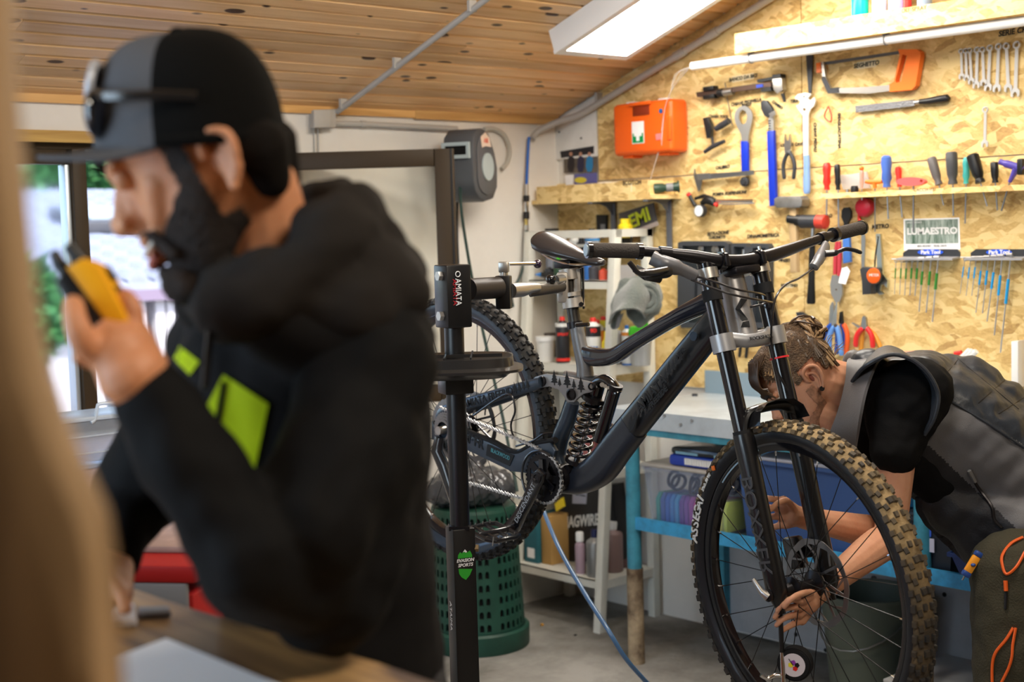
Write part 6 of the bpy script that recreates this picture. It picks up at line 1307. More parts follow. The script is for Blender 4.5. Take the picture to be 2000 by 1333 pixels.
# caliper on the far leg
cal = G().box(St(.50, -.058, -.035), (.032, .045, .075), Matrix((LT, FW, S)).transposed(), bev=.008).build('front_caliper', BLKM, bike)
G().box(St(.50, -.068, .0), (.02, .05, .03), Matrix((LT, FW, S)).transposed(), bev=.005).build('caliper_mount', ANO, cal)
# ---- cockpit
bp_ = [(1150, 489, -.012), (1205, 490, .0), (1262, 492, .012), (1310, 496, .025), (1350, 501, .038), (1398, 509, .052), (1445, 511, .056), (1492, 503, .052), (1535, 490, .040), (1580, 474, .026), (1620, 461, .012), (1655, 452, .0), (1683, 445, -.012)]
BP = catmull([PB(*p) for p in bp_], 4); rad_ = []
for i in range(len(BP)):
    t = i/(len(BP)-1); rad_.append(.0112 if abs(t-.5) > .27 else (.0158 if abs(t-.5) < .14 else .0112+(.0046)*(.27-abs(t-.5))/.13))
bar = G().tube(BP, rad_, 16).build('handlebar', ANO, bike)
def seg(P, a, b, r, nm, m, par, n=18): 
    q = [P[i] for i in range(int(a), int(b)+1)]; return G().tube(q, r, n).build(nm, m, par)
GP = mat('grip_rubber', (.035, .028, .024), .85, bump=.4, bscale=260)
gr = seg(BP, 0, 7, .0165, 'grip', GP, bike); ge = seg(BP, 41, 48, .0165, 'grip', GP, bike)
def ringat(i, r, wd, nm, m, par):
    d = (BP[min(i+1, len(BP)-1)]-BP[max(i-1, 0)]).normalized(); return G().cyl(BP[i]-d*wd, BP[i]+d*wd, r, n=24).build(nm, m, par)
ringat(0, .0185, .005, 'grip_flange', BLKG, gr); ringat(7, .0180, .006, 'lock_ring', BLKG, gr); ringat(48, .0185, .003, 'grip_flange', BLKG, ge); ringat(41, .018, .006, 'lock_ring', BLKG, ge)
d = (BP[0]-BP[1]).normalized(); G().cyl(BP[0]+d*.004, BP[0]+d*.008, .0135, n=24).build('bar_plug', mat('plug_pale', (.32, .38, .42), .35, .3), bar)
# stem clamps
for i in (21, 27):
    s2 = ringat(i, .0205, .0075, 'stem_clamp', BLKG, bike)
    dd = (BP[i+1]-BP[i-1]).normalized(); G().cyl(BP[i]-S*.017+FW*.012, BP[i]-S*.026+FW*.012, .004, n=8).build('clamp_bolt', SILV, s2); G().box(BP[i]-S*-.002+FW*.017, (.012, .012, .03), Matrix((LT, FW, S)).transposed(), bev=.003).build('clamp_plate', ANO, s2)
cs = (BP[21]+BP[27])/2; G().box(cs+S*.026-FW*.012, (.075, .07, .018), Matrix((LT, FW, S)).transposed(), bev=.006).build('stem_base', ANO, bike)
text('lettering', 'SYNCROS', PB(1570, 478, .042), (BP[40]-BP[33]), -S, .020, PRT, bike, ext=.0006)
# levers (right hand side = left in the picture)
rl1 = seg(BP, 10, 12, .0150, 'lever_clamp', ANO, bike)
b1 = PB(1288, 513, .034); lv = G().tube(catmull([PB(1273, 504, .03), PB(1295, 514, .042), PB(1330, 526, .05), PB(1362, 541, .052)], 4), [(.010, .016)]*4+[(.015, .018)]*4+[(.014, .014)]*4+[(.006, .006)], 14).build('brake_lever_body', mat('lever_grey', (.17, .17, .18), .35, .4), bike)
G().tube(catmull([PB(1300, 527, .06), PB(1270, 533, .075), PB(1247, 533, .08), PB(1237, 522, .08), PB(1229, 512, .08)], 4), [(.010, .008)]*8+[(.006, .006)]*8+[(.006, .005)], 12).build('brake_lever_blade', BLKM, lv)
G().box(PB(1285, 534, .05), (.07, .03, .025), Matrix((LT, FW, S)).transposed(), bev=.01).build('shifter', BLACK, bike)
G().tube([PB(1240, 524, .03), PB(1262, 538, .04), PB(1290, 545, .04)], [(.006, .010), (.01, .012), (.008, .01)], 10).build('shift_paddle', BLACK, bike)
G().tube([PB(1275, 505, .015), PB(1283, 494, .03)], .006, 8).build('clamp_bolt', SILV, rl1)
# left hand side lever (right in the picture)
rl2 = seg(BP, 38, 39, .0150, 'lever_clamp', ANO, bike)
lv2 = G().tube(catmull([PB(1613, 482, .03), PB(1605, 497, .045), PB(1596, 512, .052), PB(1588, 524, .052)], 4), [(.010, .016)]*4+[(.013, .015)]*4+[(.012, .012)]*4+[(.006, .006)], 14).build('brake_lever_body', mat('lever_pale', (.20, .20, .21), .4, .4), bike)
G().tube(catmull([PB(1612, 496, .06), PB(1632, 494, .072), PB(1650, 487, .078), PB(1668, 489, .08), PB(1682, 494, .08)], 4), [(.010, .008)]*5+[(.005, .005)]*11+[(.004, .004)], 10).build('brake_lever_blade', BLKM, lv2)
# hoses
CBL = mat('cable_black', (.015, .013, .014), .3, coat=.3)
for i, pts in enumerate(([(1362, 541, .052), (1400, 552, .10), (1440, 566, .12), (1475, 572, .11), (1494, 578, .07), (1490, 592, .03)], [(1350, 547, .05), (1400, 566, .10), (1440, 578, .12), (1480, 586, .12), (1513, 592, .08)], [(1588, 525, .052), (1560, 544, .08), (1535, 556, .10), (1516, 580, .11), (1508, 620, .10), (1507, 670, .07), (1516, 720, .06), (1545, 780, .05), (1548, 830, .02)], [(1465, 600, .05), (1485, 596, .08), (1500, 590, .08)])):
    G().tube(catmull([PB(*p) for p in pts], 6), .0026, 8).build('brake_hose' if i < 3 else 'shift_cable', CBL, bike)
G().tube(catmull([Bk(925, 812, .06), Bk(990, 770, .07), Bk(1006, 800, .07), Bk(998, 830, .06), Bk(1005, 855, .05), Bk(1030, 870, .05)], 6), .0028, 8).build('shift_cable', CBL, bike)
G().tube(catmull([Bk(1008, 872, .055), Bk(1040, 862, .06), Bk(1062, 848, .06), Bk(1080, 846, .05)], 5), .0028, 8).build('shift_cable', CBL, bike)
# ---- drivetrain
BBc = V((0, 0, 0)); bbq = Bk(1062, 934, .058)
chn = G(); X_ = V((-1, 0, 0))
T = 34; ring = []
for i in range(T*4): 
    r_ = .066 if i % 4 in (0, 1) else .0615; a = 2*pi*i/(T*4); ring.append(bbq+V((0, cos(a)*r_, sin(a)*r_)))
hole = [[bbq+V((0, cos(a+q1)*r_, sin(a+q1)*r_)) for a, r_ in ((-.42, .052), (.42, .052), (.3, .03), (-.3, .03))] for q1 in [2*pi*k/5 for k in range(5)]]
cr = G().prism(ring, V((-.003, 0, 0)), hole).build('chainring', ANO, bike)
G().torus(bbq+V((-.010, 0, 0)), (1, 0, 0), .072, .0035, 48, 8, radians(-80), radians(120)).build('chain_guide', BLKM, bike)
ce = Bk(1011, 1030, .085); cb_ = Bk(1058, 932, .085)
g = G(); dc = (ce-cb_).normalized(); Yc = V((1, 0, 0)).cross(dc); pr = []
for t, h in ((-.12, .012), (0, .019), (.25, .017), (.7, .013), (1, .015), (1.1, .008)): pr.append((t, h))
Lc = (ce-cb_).length; poly = [cb_+dc*t*Lc+Yc*h for t, h in pr]+[cb_+dc*t*Lc-Yc*h for t, h in reversed(pr)]
ck = g.prism(poly, V((-.016, 0, 0)), bev=.004).build('crank_arm', BLKG, bike)
text('lettering', 'DESCENDANT', cb_+dc*Lc*.5+V((-.0166, 0, 0)), -dc, UP, .020, mat('crank_print', (.35, .37, .4), .4), ck, ext=.0004, widthto=.13)
G().lathe([(0, 0), (.015, 0), (.015, .004), (.009, .005), (.007, .002), (0, .002)], cb_+V((-.016, 0, 0)), V((-1, 0, 0)), 20).build('crank_bolt', ANO, ck)
for k in range(3):
    a = radians(90+120*k); G().prism([bbq+V((-.004, cos(a+e)*r_, sin(a+e)*r_)) for e, r_ in ((-.5, .018), (-.14, .05), (.14, .05), (.5, .018))], V((-.006, 0, 0))).build('spider_arm', BLKG, cr)
def pedal(c, side, lbl=None):
    X = V((-side, 0, 0)); p = G().cyl(c, c+X*.025, .009, n=14).build('pedal', ANO, bike); g = G()
    o_ = c+X*.02; tilt = Matrix.Rotation(radians(12), 3, 'X')
    P_ = lambda x, y, z: o_+X*x+tilt @ V((0, y, z))
    loop = [P_(.0, -.045, 0), P_(.02, -.052, 0), P_(.085, -.05, 0), P_(.10, -.03, 0), P_(.10, .03, 0), P_(.085, .05, 0), P_(.02, .052, 0), P_(.0, .045, 0)]
    g.tube(loop, .0065, 8, closed=True); g.tube([P_(.0, 0, 0), P_(.10, 0, 0)], .008, 10); g.tube([P_(.035, -.05, 0), P_(.035, .05, 0)], .005, 8); g.tube([P_(.072, -.05, 0), P_(.072, .05, 0)], .005, 8)
    g.build('pedal_cage', BLKM, p); g = G()
    for x in (.02, .045, .07, .092):
        for y in (-.048, .048):
            for sz in (-1, 1): g.cyl(P_(x, y, 0), P_(x, y, .012*sz), .0016, n=6)
    o = g.build('pedal_pins', STEEL, p); return p
pedal(ce+V((-.016, 0, 0)), 1)
ce2 = Bk(1062, 934, -.07)+(-(ce-cb_)); G().tube([Bk(1062, 934, -.075), ce2+V((.01, 0, 0))], [(.008, .018), (.008, .013)], 12, up=(1, 0, 0)).build('crank_arm', BLKG, bike); pedal(ce2+V((.02, 0, 0)), -1)
# cassette + derailleur
cg = G()
for k in range(10):
    r_ = .088-.0062*k; w_ = .036+.0035*k; cg.prism([RC0+V((-w_, cos(2*pi*i/60)*(r_ if i % 2 else r_-.003), sin(2*pi*i/60)*(r_ if i % 2 else r_-.003))) for i in range(60)], V((-.0018, 0, 0)), [[RC0+V((-w_, cos(2*pi*i/20)*r_*.72, sin(2*pi*i/20)*r_*.72)) for i in range(20)]])
cg.build('cassette', mat('cassette_steel', (.3, .3, .3), .3, .9), bike, smooth=False)
der = G().tube([Q(-.01, -.02, .072), Q(-.02, -.06, .075), Q(.0, -.10, .07), Q(.035, -.20, .065)], [(.012, .016), (.016, .02), (.014, .02), (.008, .014)], 12, up=(1, 0, 0)).build('rear_derailleur', BLKM, bike)
for u, v in ((.0, -.11), (.035, -.20)): G().lathe([(0, 0), (.022, 0), (.022, .003), (0, .003)], Q(u, v, .058), V((-1, 0, 0)), 16).build('jockey_wheel', BLACK, der)
G().cyl(Q(0, 0, .06), Q(0, 0, .085), .012, n=20).build('rear_axle', SILV, bike)
# chain path
cpx = [(1046, 873), (1010, 858), (975, 843), (930, 826), (890, 809), (860, 796)]
up_run = [Bk(x, y, .064) for x, y in cpx]
arcp = [bbq+V((0, cos(a)*.0655, sin(a)*.0655)) for a in [radians(q) for q in range(70, -251, -10)][:1]]
ang0 = [radians(q) for q in range(95, 305, 6)]    # around the front of the ring (front = -Y)
ra = [bbq+V((0, cos(a)*.066, sin(a)*.066)) for a in ang0]
low_run = [Bk(x, y, .055) for x, y in ((1022, 974), (985, 964), (940, 950), (900, 940), (862, 933))]
path = up_run[::-1]+ra[0:]+low_run
def resample(P, step):
    out = [P[0]]; acc = 0
    for a, b in zip(P, P[1:]):
        L = (b-a).length; t = step-acc
        while t <= L: out.append(a+(b-a)*(t/L)); t += step
        acc = L-(t-step)
    return out
ptc = resample(path, .0127); g = G()
for i, (a, b) in enumerate(zip(ptc, ptc[1:])):
    d_ = (b-a).normalized(); n_ = V((1, 0, 0)).cross(d_).normalized(); ww = .0035 if i % 2 else .0022
    for s_ in (-1, 1):
        o_ = V((s_*ww, 0, 0)); pl_ = [a-d_*.0025+n_*.0, a+n_*.0046, (a+b)/2+n_*.0017, b+n_*.0046, b+d_*.0028, b-n_*.0046, (a+b)/2-n_*.0017, a-n_*.0046]
        g.prism([p+o_ for p in pl_], V((.0009*s_, 0, 0)))
    g.cyl(a+V((-.005, 0, 0)), a+V((.005, 0, 0)), .0022, n=6)
o = g.build('chain', mat('chain_steel', (.6, .6, .6), .3, .9), bike, smooth=False); o['kind'] = 'stuff'
# front/rear frame protector at swingarm (metal guard seen behind the spokes)
# ================================================================== WORK STAND
BS = mat('stand_black', (.004, .004, .005), .38, coat=.15)
zs_ = 3.28
pt = dep(884, 560, zs_); sx_, sy_p = pt.x, pt.y
stand = thing('work_stand', 'black bicycle work stand with a tool tray and white vertical lettering on its head', 'work stand', V((sx_, sy_p, 0)))
ztop = dep(883, 517, zs_).z; zhead = dep(888, 640, zs_).z; zsl = dep(897, 1037, zs_).z; ztray = dep(900, 715, zs_).z
Rs = Matrix.Rotation(radians(-21), 3, 'Z')
def sbx(z0, z1, s, nm, m=BS, bev=.004, off=(0, 0), par=stand): c_ = V((sx_, sy_p, (z0+z1)/2))+Rs @ V((off[0], off[1], 0)); return G().box(c_, (s[0], s[1], z1-z0), Rs, bev=bev).build(nm, m, par)
sbx(0.02, zsl, (.056, .056), 'outer_post'); G().cyl(V((sx_, sy_p, zsl-.1)), V((sx_, sy_p, zhead+.02)), .023, n=24).build('inner_post', BS, stand)
G().lathe([(0, 0), (.034, 0), (.034, .01), (0, .01)], V((sx_, sy_p, zsl-.005)), n=4).build('post_collar', BS, stand)
G().cyl(V((sx_, sy_p, zsl-.05))+Rs @ V((.028, -.02, 0)), V((sx_, sy_p, zsl-.05))+Rs @ V((.036, -.024, 0)), .009, n=6).build('lock_bolt', mat('bolt_brass', (.3, .22, .12), .4, .9), stand)
Rk0 = Rs; Rs = Matrix.Rotation(radians(-11), 3, 'Z'); head = sbx(zhead, ztop, (.064, .064), 'head_block')
fn = Rs @ V((0, -1, 0)); fx_ = Rs @ V((1, 0, 0)); lf = Rs @ V((-1, 0, 0))
for z in (ztop-.025, zhead+.028): c_ = V((sx_, sy_p, z))+lf*.033+fn*.0+0*fx_; G().cyl(c_-lf*.002+fn*.004, c_+lf*.009+fn*.004, .0115, n=6).build('hex_bolt', mat('zinc_bolt', (.55, .53, .5), .35, .7), head)
RS2 = Matrix.Rotation(radians(22), 3, 'Z')
txc = V((sx_, sy_p, (ztop+zhead)/2+.01))+fn*.0330-fx_*.004
text('lettering', 'AMIATA', txc, -UP, fx_, .021, WPLA, stand, ext=.0006, widthto=.062); text('lettering', 'AMIATA', txc-fx_*.009, -UP, fx_, .014, mat('print_red', (.4, .02, .03), .4), stand, ext=.0003, widthto=.06)
G().torus(txc+UP*.041+fn*.001, fn, .006, .001, 18, 6).build('round_mark', WPLA, stand)
Rs = Rk0; fn = Rs @ V((0, -1, 0)); fx_ = Rs @ V((1, 0, 0)); lf = Rs @ V((-1, 0, 0))
# arm, screw block, T handle, clamp
za = lambda px: 3.28+(px-884)/(1115-884)*.33
AR = lambda x, y: dep(x, y, za(x))
G().cyl(AR(915, 566), AR(972, 562), .026, n=24).build('arm_tube', mat('arm_steel', (.05, .045, .045), .4, .6), stand)
G().box(AR(984, 571), (.036, .04, .08), Matrix.Rotation(radians(-50), 3, 'Z'), bev=.003).build('screw_block', BS, stand)
G().cyl(AR(984, 540), AR(984, 532), .010, n=14).box(AR(984, 522), (.024, .024, .026), Matrix.Rotation(radians(-50), 3, 'Z'), bev=.003).build('screw_head', SILV, stand)
G().cyl(AR(993, 516), AR(1044, 515), .0045, n=12).build('tommy_bar', CHROME, stand); G().sph(AR(1050, 516), .011, 18, 12).build('ball_knob', mat('knob_purple', (.02, .01, .03), .15, coat=1.), stand)
G().tube([AR(998, 568), AR(1020, 566), AR(1036, 563), AR(1050, 562)], [.018, .018, .014, .012], 18).build('clamp_neck', SILV, stand)
G().tube([AR(1035, 568), AR(1060, 566), AR(1088, 562), AR(1098, 558)], [(.016, .006), (.014, .008), (.014, .010), (.016, .014)], 12, up=UP).build('clamp_arm', mat('cast_dark', (.13, .12, .11), .4, .8), stand)
G().tube([AR(1040, 560), AR(1066, 557), AR(1092, 552)], .005, 10).build('clamp_link', STEEL, stand)
G().cyl(AR(1085, 548)-UP*.0, AR(1100, 546), .013, .012, 18).build('lever_barrel', SILV, stand); G().sph(AR(1076, 546), .013, 18, 12).build('lever_knob', BLKG, stand)
jx, jy = Bk(1119, 560).x, Bk(1119, 560).y
CAST = mat('cast_alloy', (.52, .48, .43), .42, .6, noise_amt=.15)
jd = (Bk(1112, 530)-Bk(1121, 600)).normalized(); jb = Bk(1121, 600)
RJ = Matrix.Rotation(radians(-48), 3, 'Z')
G().tube([jb-jd*.002, jb+jd*.022], .029, 28).build('jaw_ring', CAST, stand); G().tube([jb+jd*.027, jb+jd*.037], .0265, 28).build('jaw_ring', CAST, stand); G().tube([jb+jd*.070, jb+jd*.098], .027, 28).build('jaw_ring', CAST, stand)
G().box(jb+jd*.052+vd*.008-xd_*.022, (.030, .036, .078), RJ, bev=.006).build('jaw_plate', CAST, stand); G().box(jb+jd*.052+xd_*.016, (.020, .034, .095), RJ, bev=.004).build('jaw_plate', CAST, stand)
G().tube([jb+jd*.060-xd_*.055+vd*.01, jb+jd*.052-xd_*.02+vd*.01], [.016, .026], 18).build('jaw_knuckle', CAST, stand); G().cyl(jb+jd*.008+xd_*.018+vd*.018, jb+jd*.008+xd_*.018+vd*.030, .006, n=10).build('jaw_screw', BLKM, stand)
G().box(jb+jd*.048+xd_*.030, (.004, .040, .105), RJ).build('jaw_pad', RUB, stand)
# tray
tc_ = V((sx_, sy_p, ztray))+V((-.0, -.0, 0))-xd_*.0+vd*.03
def oval(rx, ry, z, n=40): return [tc_+xd_*(rx*abs(cos(a))**.6*(1 if cos(a) > 0 else -1))-vd*(ry*abs(sin(a))**.6*(1 if sin(a) > 0 else -1))+UP*z for a in [2*pi*i/n for i in range(n)]]
def ovl(P): 
    g = G(); R = [[g.b.verts.new(p) for p in oval(*q)] for q in P]
    for A, B in zip(R, R[1:]):
        for j in range(40): g.b.faces.new((A[j], A[(j+1) % 40], B[(j+1) % 40], B[j]))
    g.b.faces.new(R[0]); g.b.faces.new(R[-1][::-1]); return g
TM = mat('tray_black', (.02, .018, .017), .3, coat=.5)
ovl([(.12, .10, .018), (.128, .108, .024), (.135, .115, .024), (.137, .117, .004), (.158, .135, -.002), (.158, .135, -.008), (.13, .11, -.012), (.12, .10, -.022), (.0, .0, -.022)][:-1]).build('tray', TM, stand)
g = G(); [g.box(tc_+xd_*x+UP*.024, (.004, .19, .008), Matrix.Rotation(radians(-42), 3, 'Z')) for x in (-.07, -.02, .04)]; g.box(tc_+UP*.024, (.22, .004, .008), Matrix.Rotation(radians(-42), 3, 'Z')); g.build('tray_divider', TM, stand)
G().box(V((sx_, sy_p, ztray-.04)), (.07, .06, .05), Rs, bev=.004).build('tray_bracket', BS, stand); G().box(V((sx_, sy_p, ztray-.02))+vd*.03+xd_*.04, (.08, .03, .02), Rs, bev=.004).build('tray_bracket', BS, stand)
# stickers on lower post
fcs = V((sx_, sy_p, 0))+fn*.0290+fx_*.0
def stz(y): return dep(900, y, zs_).z
gs = mat('sticker_green', (.03, .35, .03), .4)
zc = stz(1105)
G().prism([fcs+fx_*a+UP*(zc+b_) for a, b_ in ((-.017, .02), (-.012, .027), (-.008, .023), (0, .031), (.006, .024), (.012, .028), (.017, .018), (.017, .012), (-.018, .012))], fn*.0006).build('mountain_sticker', gs, stand)
G().prism([fcs+fx_*a+UP*(zc+b_) for a, b_ in ((-.017, -.012), (.017, -.016), (.010, -.03), (0, -.04), (-.010, -.033), (-.016, -.024))], fn*.0006).build('leaf_sticker', gs, stand)
G().prism([fcs+fx_*a+UP*(zc+b_) for a, b_ in ((-.005, .026), (0, .032), (.005, .026), (.002, .024), (-.002, .027))], fn*.0012).build('snow_print', WPLA, stand)
text('lettering', 'EVASION', fcs+UP*(zc+.006)+fn*.0006, fx_, UP, .0105, WPLA, stand, shear=.2, bold=.0003, ext=.0004); text('lettering', 'SPORTS', fcs+UP*(zc-.005)+fn*.0006, fx_, UP, .0105, WPLA, stand, shear=.2, bold=.0003, ext=.0004)
sf = V((sx_, sy_p, 0))+lf*.0288; text('lettering', 'AMIATA', sf+UP*stz(1215)+lf*.0004, UP, -fn*-1 if False else fn, .02, WPLA, stand, ext=.0004, widthto=.07)
text('lettering', 'PIAGGIA', fcs+UP*stz(1330)+fn*.0006+fx_*.026, fx_, UP, .014, WPLA, stand, shear=.2, ext=.0004, align='LEFT') if False else None
G().box(V((sx_, sy_p, .012)), (.42, .36, .024), Rs, bev=.005).build('base_plate', BS, stand)
# ================================================================== TYRE PRESSURE GAUGE in the mechanic's hand
tg = thing('pressure_gauge', 'round tyre pressure gauge hanging on a black tube from the mechanic hand', 'gauge', dep(1545, 1333, 3.06))
DG = lambda x, y, z=3.13: dep(x, y, z)
G().tube([DG(1524, 1200), DG(1526, 1245), DG(1527, 1275)], .0055, 12).build('tube', BLACK, tg)
G().tube([DG(1527, 1272), DG(1529, 1300), DG(1531, 1340)], [.004, .006, .006], 12).build('chrome_stem', CHROME, tg)
G().tube(catmull([DG(1531, 1322), DG(1515, 1320), DG(1500, 1326), DG(1486, 1319)], 4), .005, 10).build('chuck', CHROME, tg)
gc = DG(1550, 1300, 3.12); ga = (V((-.50, -.86, 0)).normalized()); ga = (vd*.9-xd_*.42).normalized()
g = G(); g.lathe([(.024, 0), (.034, .001), (.036, .006), (.036, .028), (.030, .036), (0, .036)], gc, -ga, 36); g.build('case', RUB, tg)
g = G(); [g.torus(gc-ga*(.006+.007*i), ga, .0362, .0022, 32, 6) for i in range(4)]; g.build('rubber_rib', RUB, tg)
G().cyl(gc+ga*.0, gc+ga*.0015, .026, n=32).build('dial', mat('dial_white', (.7, .65, .7), .5), tg)
yx, yy_, yz = frame(ga); 
for (c_, m_) in (((-.006, .0), mat('d_yel', (.8, .7, .02), .5)), ((.004, -.007), RED), ((.0, .006), mat('d_pur', (.3, .05, .4), .5)), ((.008, .001), BLACK)): G().cyl(gc+ga*.0015+yx*c_[0]+UP*c_[1], gc+ga*.0025+yx*c_[0]+UP*c_[1], .006, n=5).build('dial_mark', m_, tg)
G().tube([gc+ga*.003, gc+ga*.003+UP*.014+yx*-.010], .0008, 5).build('needle', BLACK, tg)
# ================================================================== PEOPLE
def skin_mat(name, c, c2):
    m = mat(name, c, .5, spec=.4, col2=c2, scale=14, bump=.08, bscale=120); b = m.node_tree.nodes['Principled BSDF']
    b.inputs['Subsurface Weight'].default_value = .18; b.inputs['Subsurface Radius'].default_value = (.012, .004, .002); return m
def head_basis(C, tilt, yaw=0.):
    """ear-canal point C; tilt = forward bow in the picture plane (face looks left)"""
    L_, U_ = -_R2, _U2; t = tilt; Fd = L_*cos(t)-U_*sin(t); Ud = U_*cos(t)+L_*sin(t); Sd = -_F
    Fd, Sd = (Fd*cos(yaw)+Sd*sin(yaw)), (Sd*cos(yaw)-Fd*sin(yaw))
    return lambda f, u, s=0.: C+Fd*f+Ud*u+Sd*s
PROF = [(.0, .135, .07), (.04, .130, .066), (.072, .112, .064), (.09, .085, .062), (.098, .058, .060), (.100, .038, .060), (.094, .022, .058), (.093, .0, .054), (.093, -.022, .046), (.096, -.04, .036), (.092, -.055, .034), (.090, -.07, .034), (.094, -.088, .028), (.088, -.102, .028), (.07, -.106, .036), (.045, -.095, .052), (.015, -.078, .06), (-.02, -.07, .058), (-.055, -.05, .058), (-.08, -.015, .066), (-.094, .03, .072), (-.092, .07, .074), (-.075, .105, .074), (-.04, .128, .073)]
def shell_cut(T, keepf, grow, vox=.004, sm=1, nf=None):
    me = blob_mesh([head_shell(T, grow=grow)], vox, sm, nf); e0 = T(0, 0, 0); FX, UX, SX = T(1, 0, 0)-e0, T(0, 1, 0)-e0, T(0, 0, 1)-e0
    b = bmesh.new(); b.from_mesh(me); rm = []
    for f in b.faces:
        q = f.calc_center_median()-e0
        if not keepf(q.dot(FX), q.dot(UX), q.dot(SX)): rm.append(f)
    bmesh.ops.delete(b, geom=rm, context='FACES'); b.to_mesh(me); b.free(); return me
def head_shell(T, k=1., grow=0., cen=(.0, .03), filt=None, push=None):
    vs, fs = [], []; qs = [-1+2*i/18 for i in range(19)]; n = len(PROF)
    for q in qs:
        q = sin(q*pi/2)
        for f, u, W in PROF:
            h = max(0, 1-abs(q)**2.6)**(1/2.6); W2 = (W*(1-abs(q)**4)+.074*abs(q)**4)+grow
            ff, uu = (f-cen[0])*h, (u-cen[1])*h; r = sqrt(ff*ff+uu*uu)+1e-9; g_ = grow*h
            vs.append(T(cen[0]+ff*(1+g_/r), cen[1]+uu*(1+g_/r), q*W2))
    for a in range(18):
        for j in range(n):
            i0, i1 = a*n+j, a*n+(j+1) % n; fs.append((i0, i1, i1+n, i0+n))
    fs.append(tuple(range(n))[::-1]); fs.append(tuple(range(18*n, 19*n)))
    return ('m', vs, fs)
def head_prims(T, eo=(0, 0)):
    P = [head_shell(T)]
    P += [('c', T(.096, .028), T(.118, -.012), .0075, .011), ('c', T(.112, -.014, .012), T(.112, -.014, -.012), .008, .008), ('c', T(.118, -.010), T(.100, -.024), .011, .009)]
    for s in (-1, 1):
        P += [('c', T(.099, .036, .012*s), T(.088, .036, .045*s), .008, .008), ('c', T(.058, .0, .042*s), T(.074, -.026, .028*s), .017, .014), ('c', T(.090, .018), T(.098, -.016), .014, .014)]
    P += [('c', T(.100, -.040, .018), T(.100, -.040, -.018), .0075, .0075), ('c', T(.097, -.058, .016), T(.097, -.058, -.016), .0075, .0075), ('c', T(.084, -.092, .012), T(.084, -.092, -.012), .018, .018)]
    for s in (-1, 1):
        TE = lambda a, u, q=0.: T(a*(.88 if eo[1] else 1)+eo[0], u*(.86 if eo[1] else 1)+eo[1], q)
        b = .070*s
        rim = [TE(-.002, -.026, b), TE(-.014, -.016, b+.008*s), TE(-.026, .008, b+.018*s), TE(-.026, .028, b+.021*s), TE(-.010, .038, b+.018*s), TE(.006, .032, b+.012*s), TE(.009, .016, b+.005*s)]
        cr_ = catmull(rim, 3); P.append(('t', cr_, [.0052]*len(cr_), 8)); P.append(('c', TE(-.020, .028, b+.010*s), TE(-.016, -.006, b+.002*s), .007, .008)); P.append(('c', TE(-.004, -.018, b+.002*s), TE(-.004, -.026, b+.004*s), .006, .006))
        P.append(('c', TE(-.010, .012, b-.002*s), TE(-.008, -.008, b), .011, .009)); P.append(('c', TE(-.014, .022, b+.004*s), TE(-.014, .006, b+.004*s), .0045, .0045))
    return P
def hand_prims(wrist, palm, side, tips, r=.0085):
    """wrist and palm-end points; tips: list of finger joint chains"""
    P = [('c', wrist, (V(wrist)*.35+V(palm)*.65), .026, .030)]
    w, p = V(wrist), V(palm); d = (p-w).normalized(); s = V(side).normalized()
    for k in (-.028, -.010, .010, .028): P.append(('c', w+d*.02+s*k*.6, p+s*k, .016, .0125))
    for chain in tips:
        c = [V(q) for q in chain]; P.append(('t', catmull(c, 3), [r*1.12-(r*.28)*i/(3*(len(c)-1)) for i in range(3*(len(c)-1)+1)], 10))
        P.append(('e', c[-1], (r*.9, r*.9, r*.9)))
    return P
SKIN = skin_mat('skin', (.68, .32, .17), (.56, .23, .11)); SKIN2 = skin_mat('skin_pale', (.60, .31, .19), (.52, .24, .14))
HAIRB = mat('hair_black', (.008, .006, .005), .85, spec=.15, bump=.6, bscale=500); BEARD = mat('beard_brown', (.028, .013, .007), .6, noise_amt=.6, scale=200, bump=1., bscale=400)
EYEW = mat('eye_white', (.42, .38, .34), .5); IRIS = mat('iris', (.03, .015, .008), .15); TEETH = mat('teeth', (.75, .72, .66), .25); LIP = mat('lip', (.45, .13, .10), .45)
# ------------------------------------------------------------------ man with the radio
M_ = lambda x, y, z=1.45: dep(x, y, z)
base = M_(668, 1250, 1.76); base.z = 0
man = thing('person', 'bearded man in a cap and black hooded jacket laughing, holding a yellow radio', 'person', base)
PROF0 = PROF; PROF = [(f*(.82 if f < 0 else .98), u*(.87 if u > .04 else 1), W*.95) for f, u, W in PROF0]
T = head_basis(M_(427, 316, 1.45), radians(28), 0.)
pr = head_prims(T, (-.008, -.021))
pr += [('c', T(-.026, -.035), M_(535, 560, 1.50), .041, .056), ('c', M_(545, 560, 1.50), M_(600, 680, 1.55), .07, .085), ('t', [M_(600, 650, 1.55), M_(620, 850, 1.60), M_(650, 1080, 1.68), M_(690, 1400, 1.78)], [.08, .078, .078, .08], 20)]
SH, EL, WR = M_(730, 700, 1.43), M_(486, 1092, 1.31), M_(296, 775, 1.31)
EU = M_(606, 1085, 1.37)
pr += [('c', SH, EU, .05, .042), ('c', EU, EL, .042, .04), ('c', EL, WR, .038, .026)]
SH2, EL2, WR2 = M_(440, 700, 1.68), M_(270, 960, 1.74), M_(215, 1090, 1.66)
pr += [('c', SH2, EL2, .05, .042), ('c', EL2, WR2, .04, .028)]
pr += hand_prims(WR2, M_(190, 1165, 1.60), _R2, [[M_(190+i*14-20, 1165, 1.60), M_(182+i*16-24, 1200, 1.58), M_(178+i*18-26, 1222, 1.57)] for i in range(4)]+[[M_(215, 1130, 1.6), M_(240, 1165, 1.58), M_(245, 1190, 1.57)]])
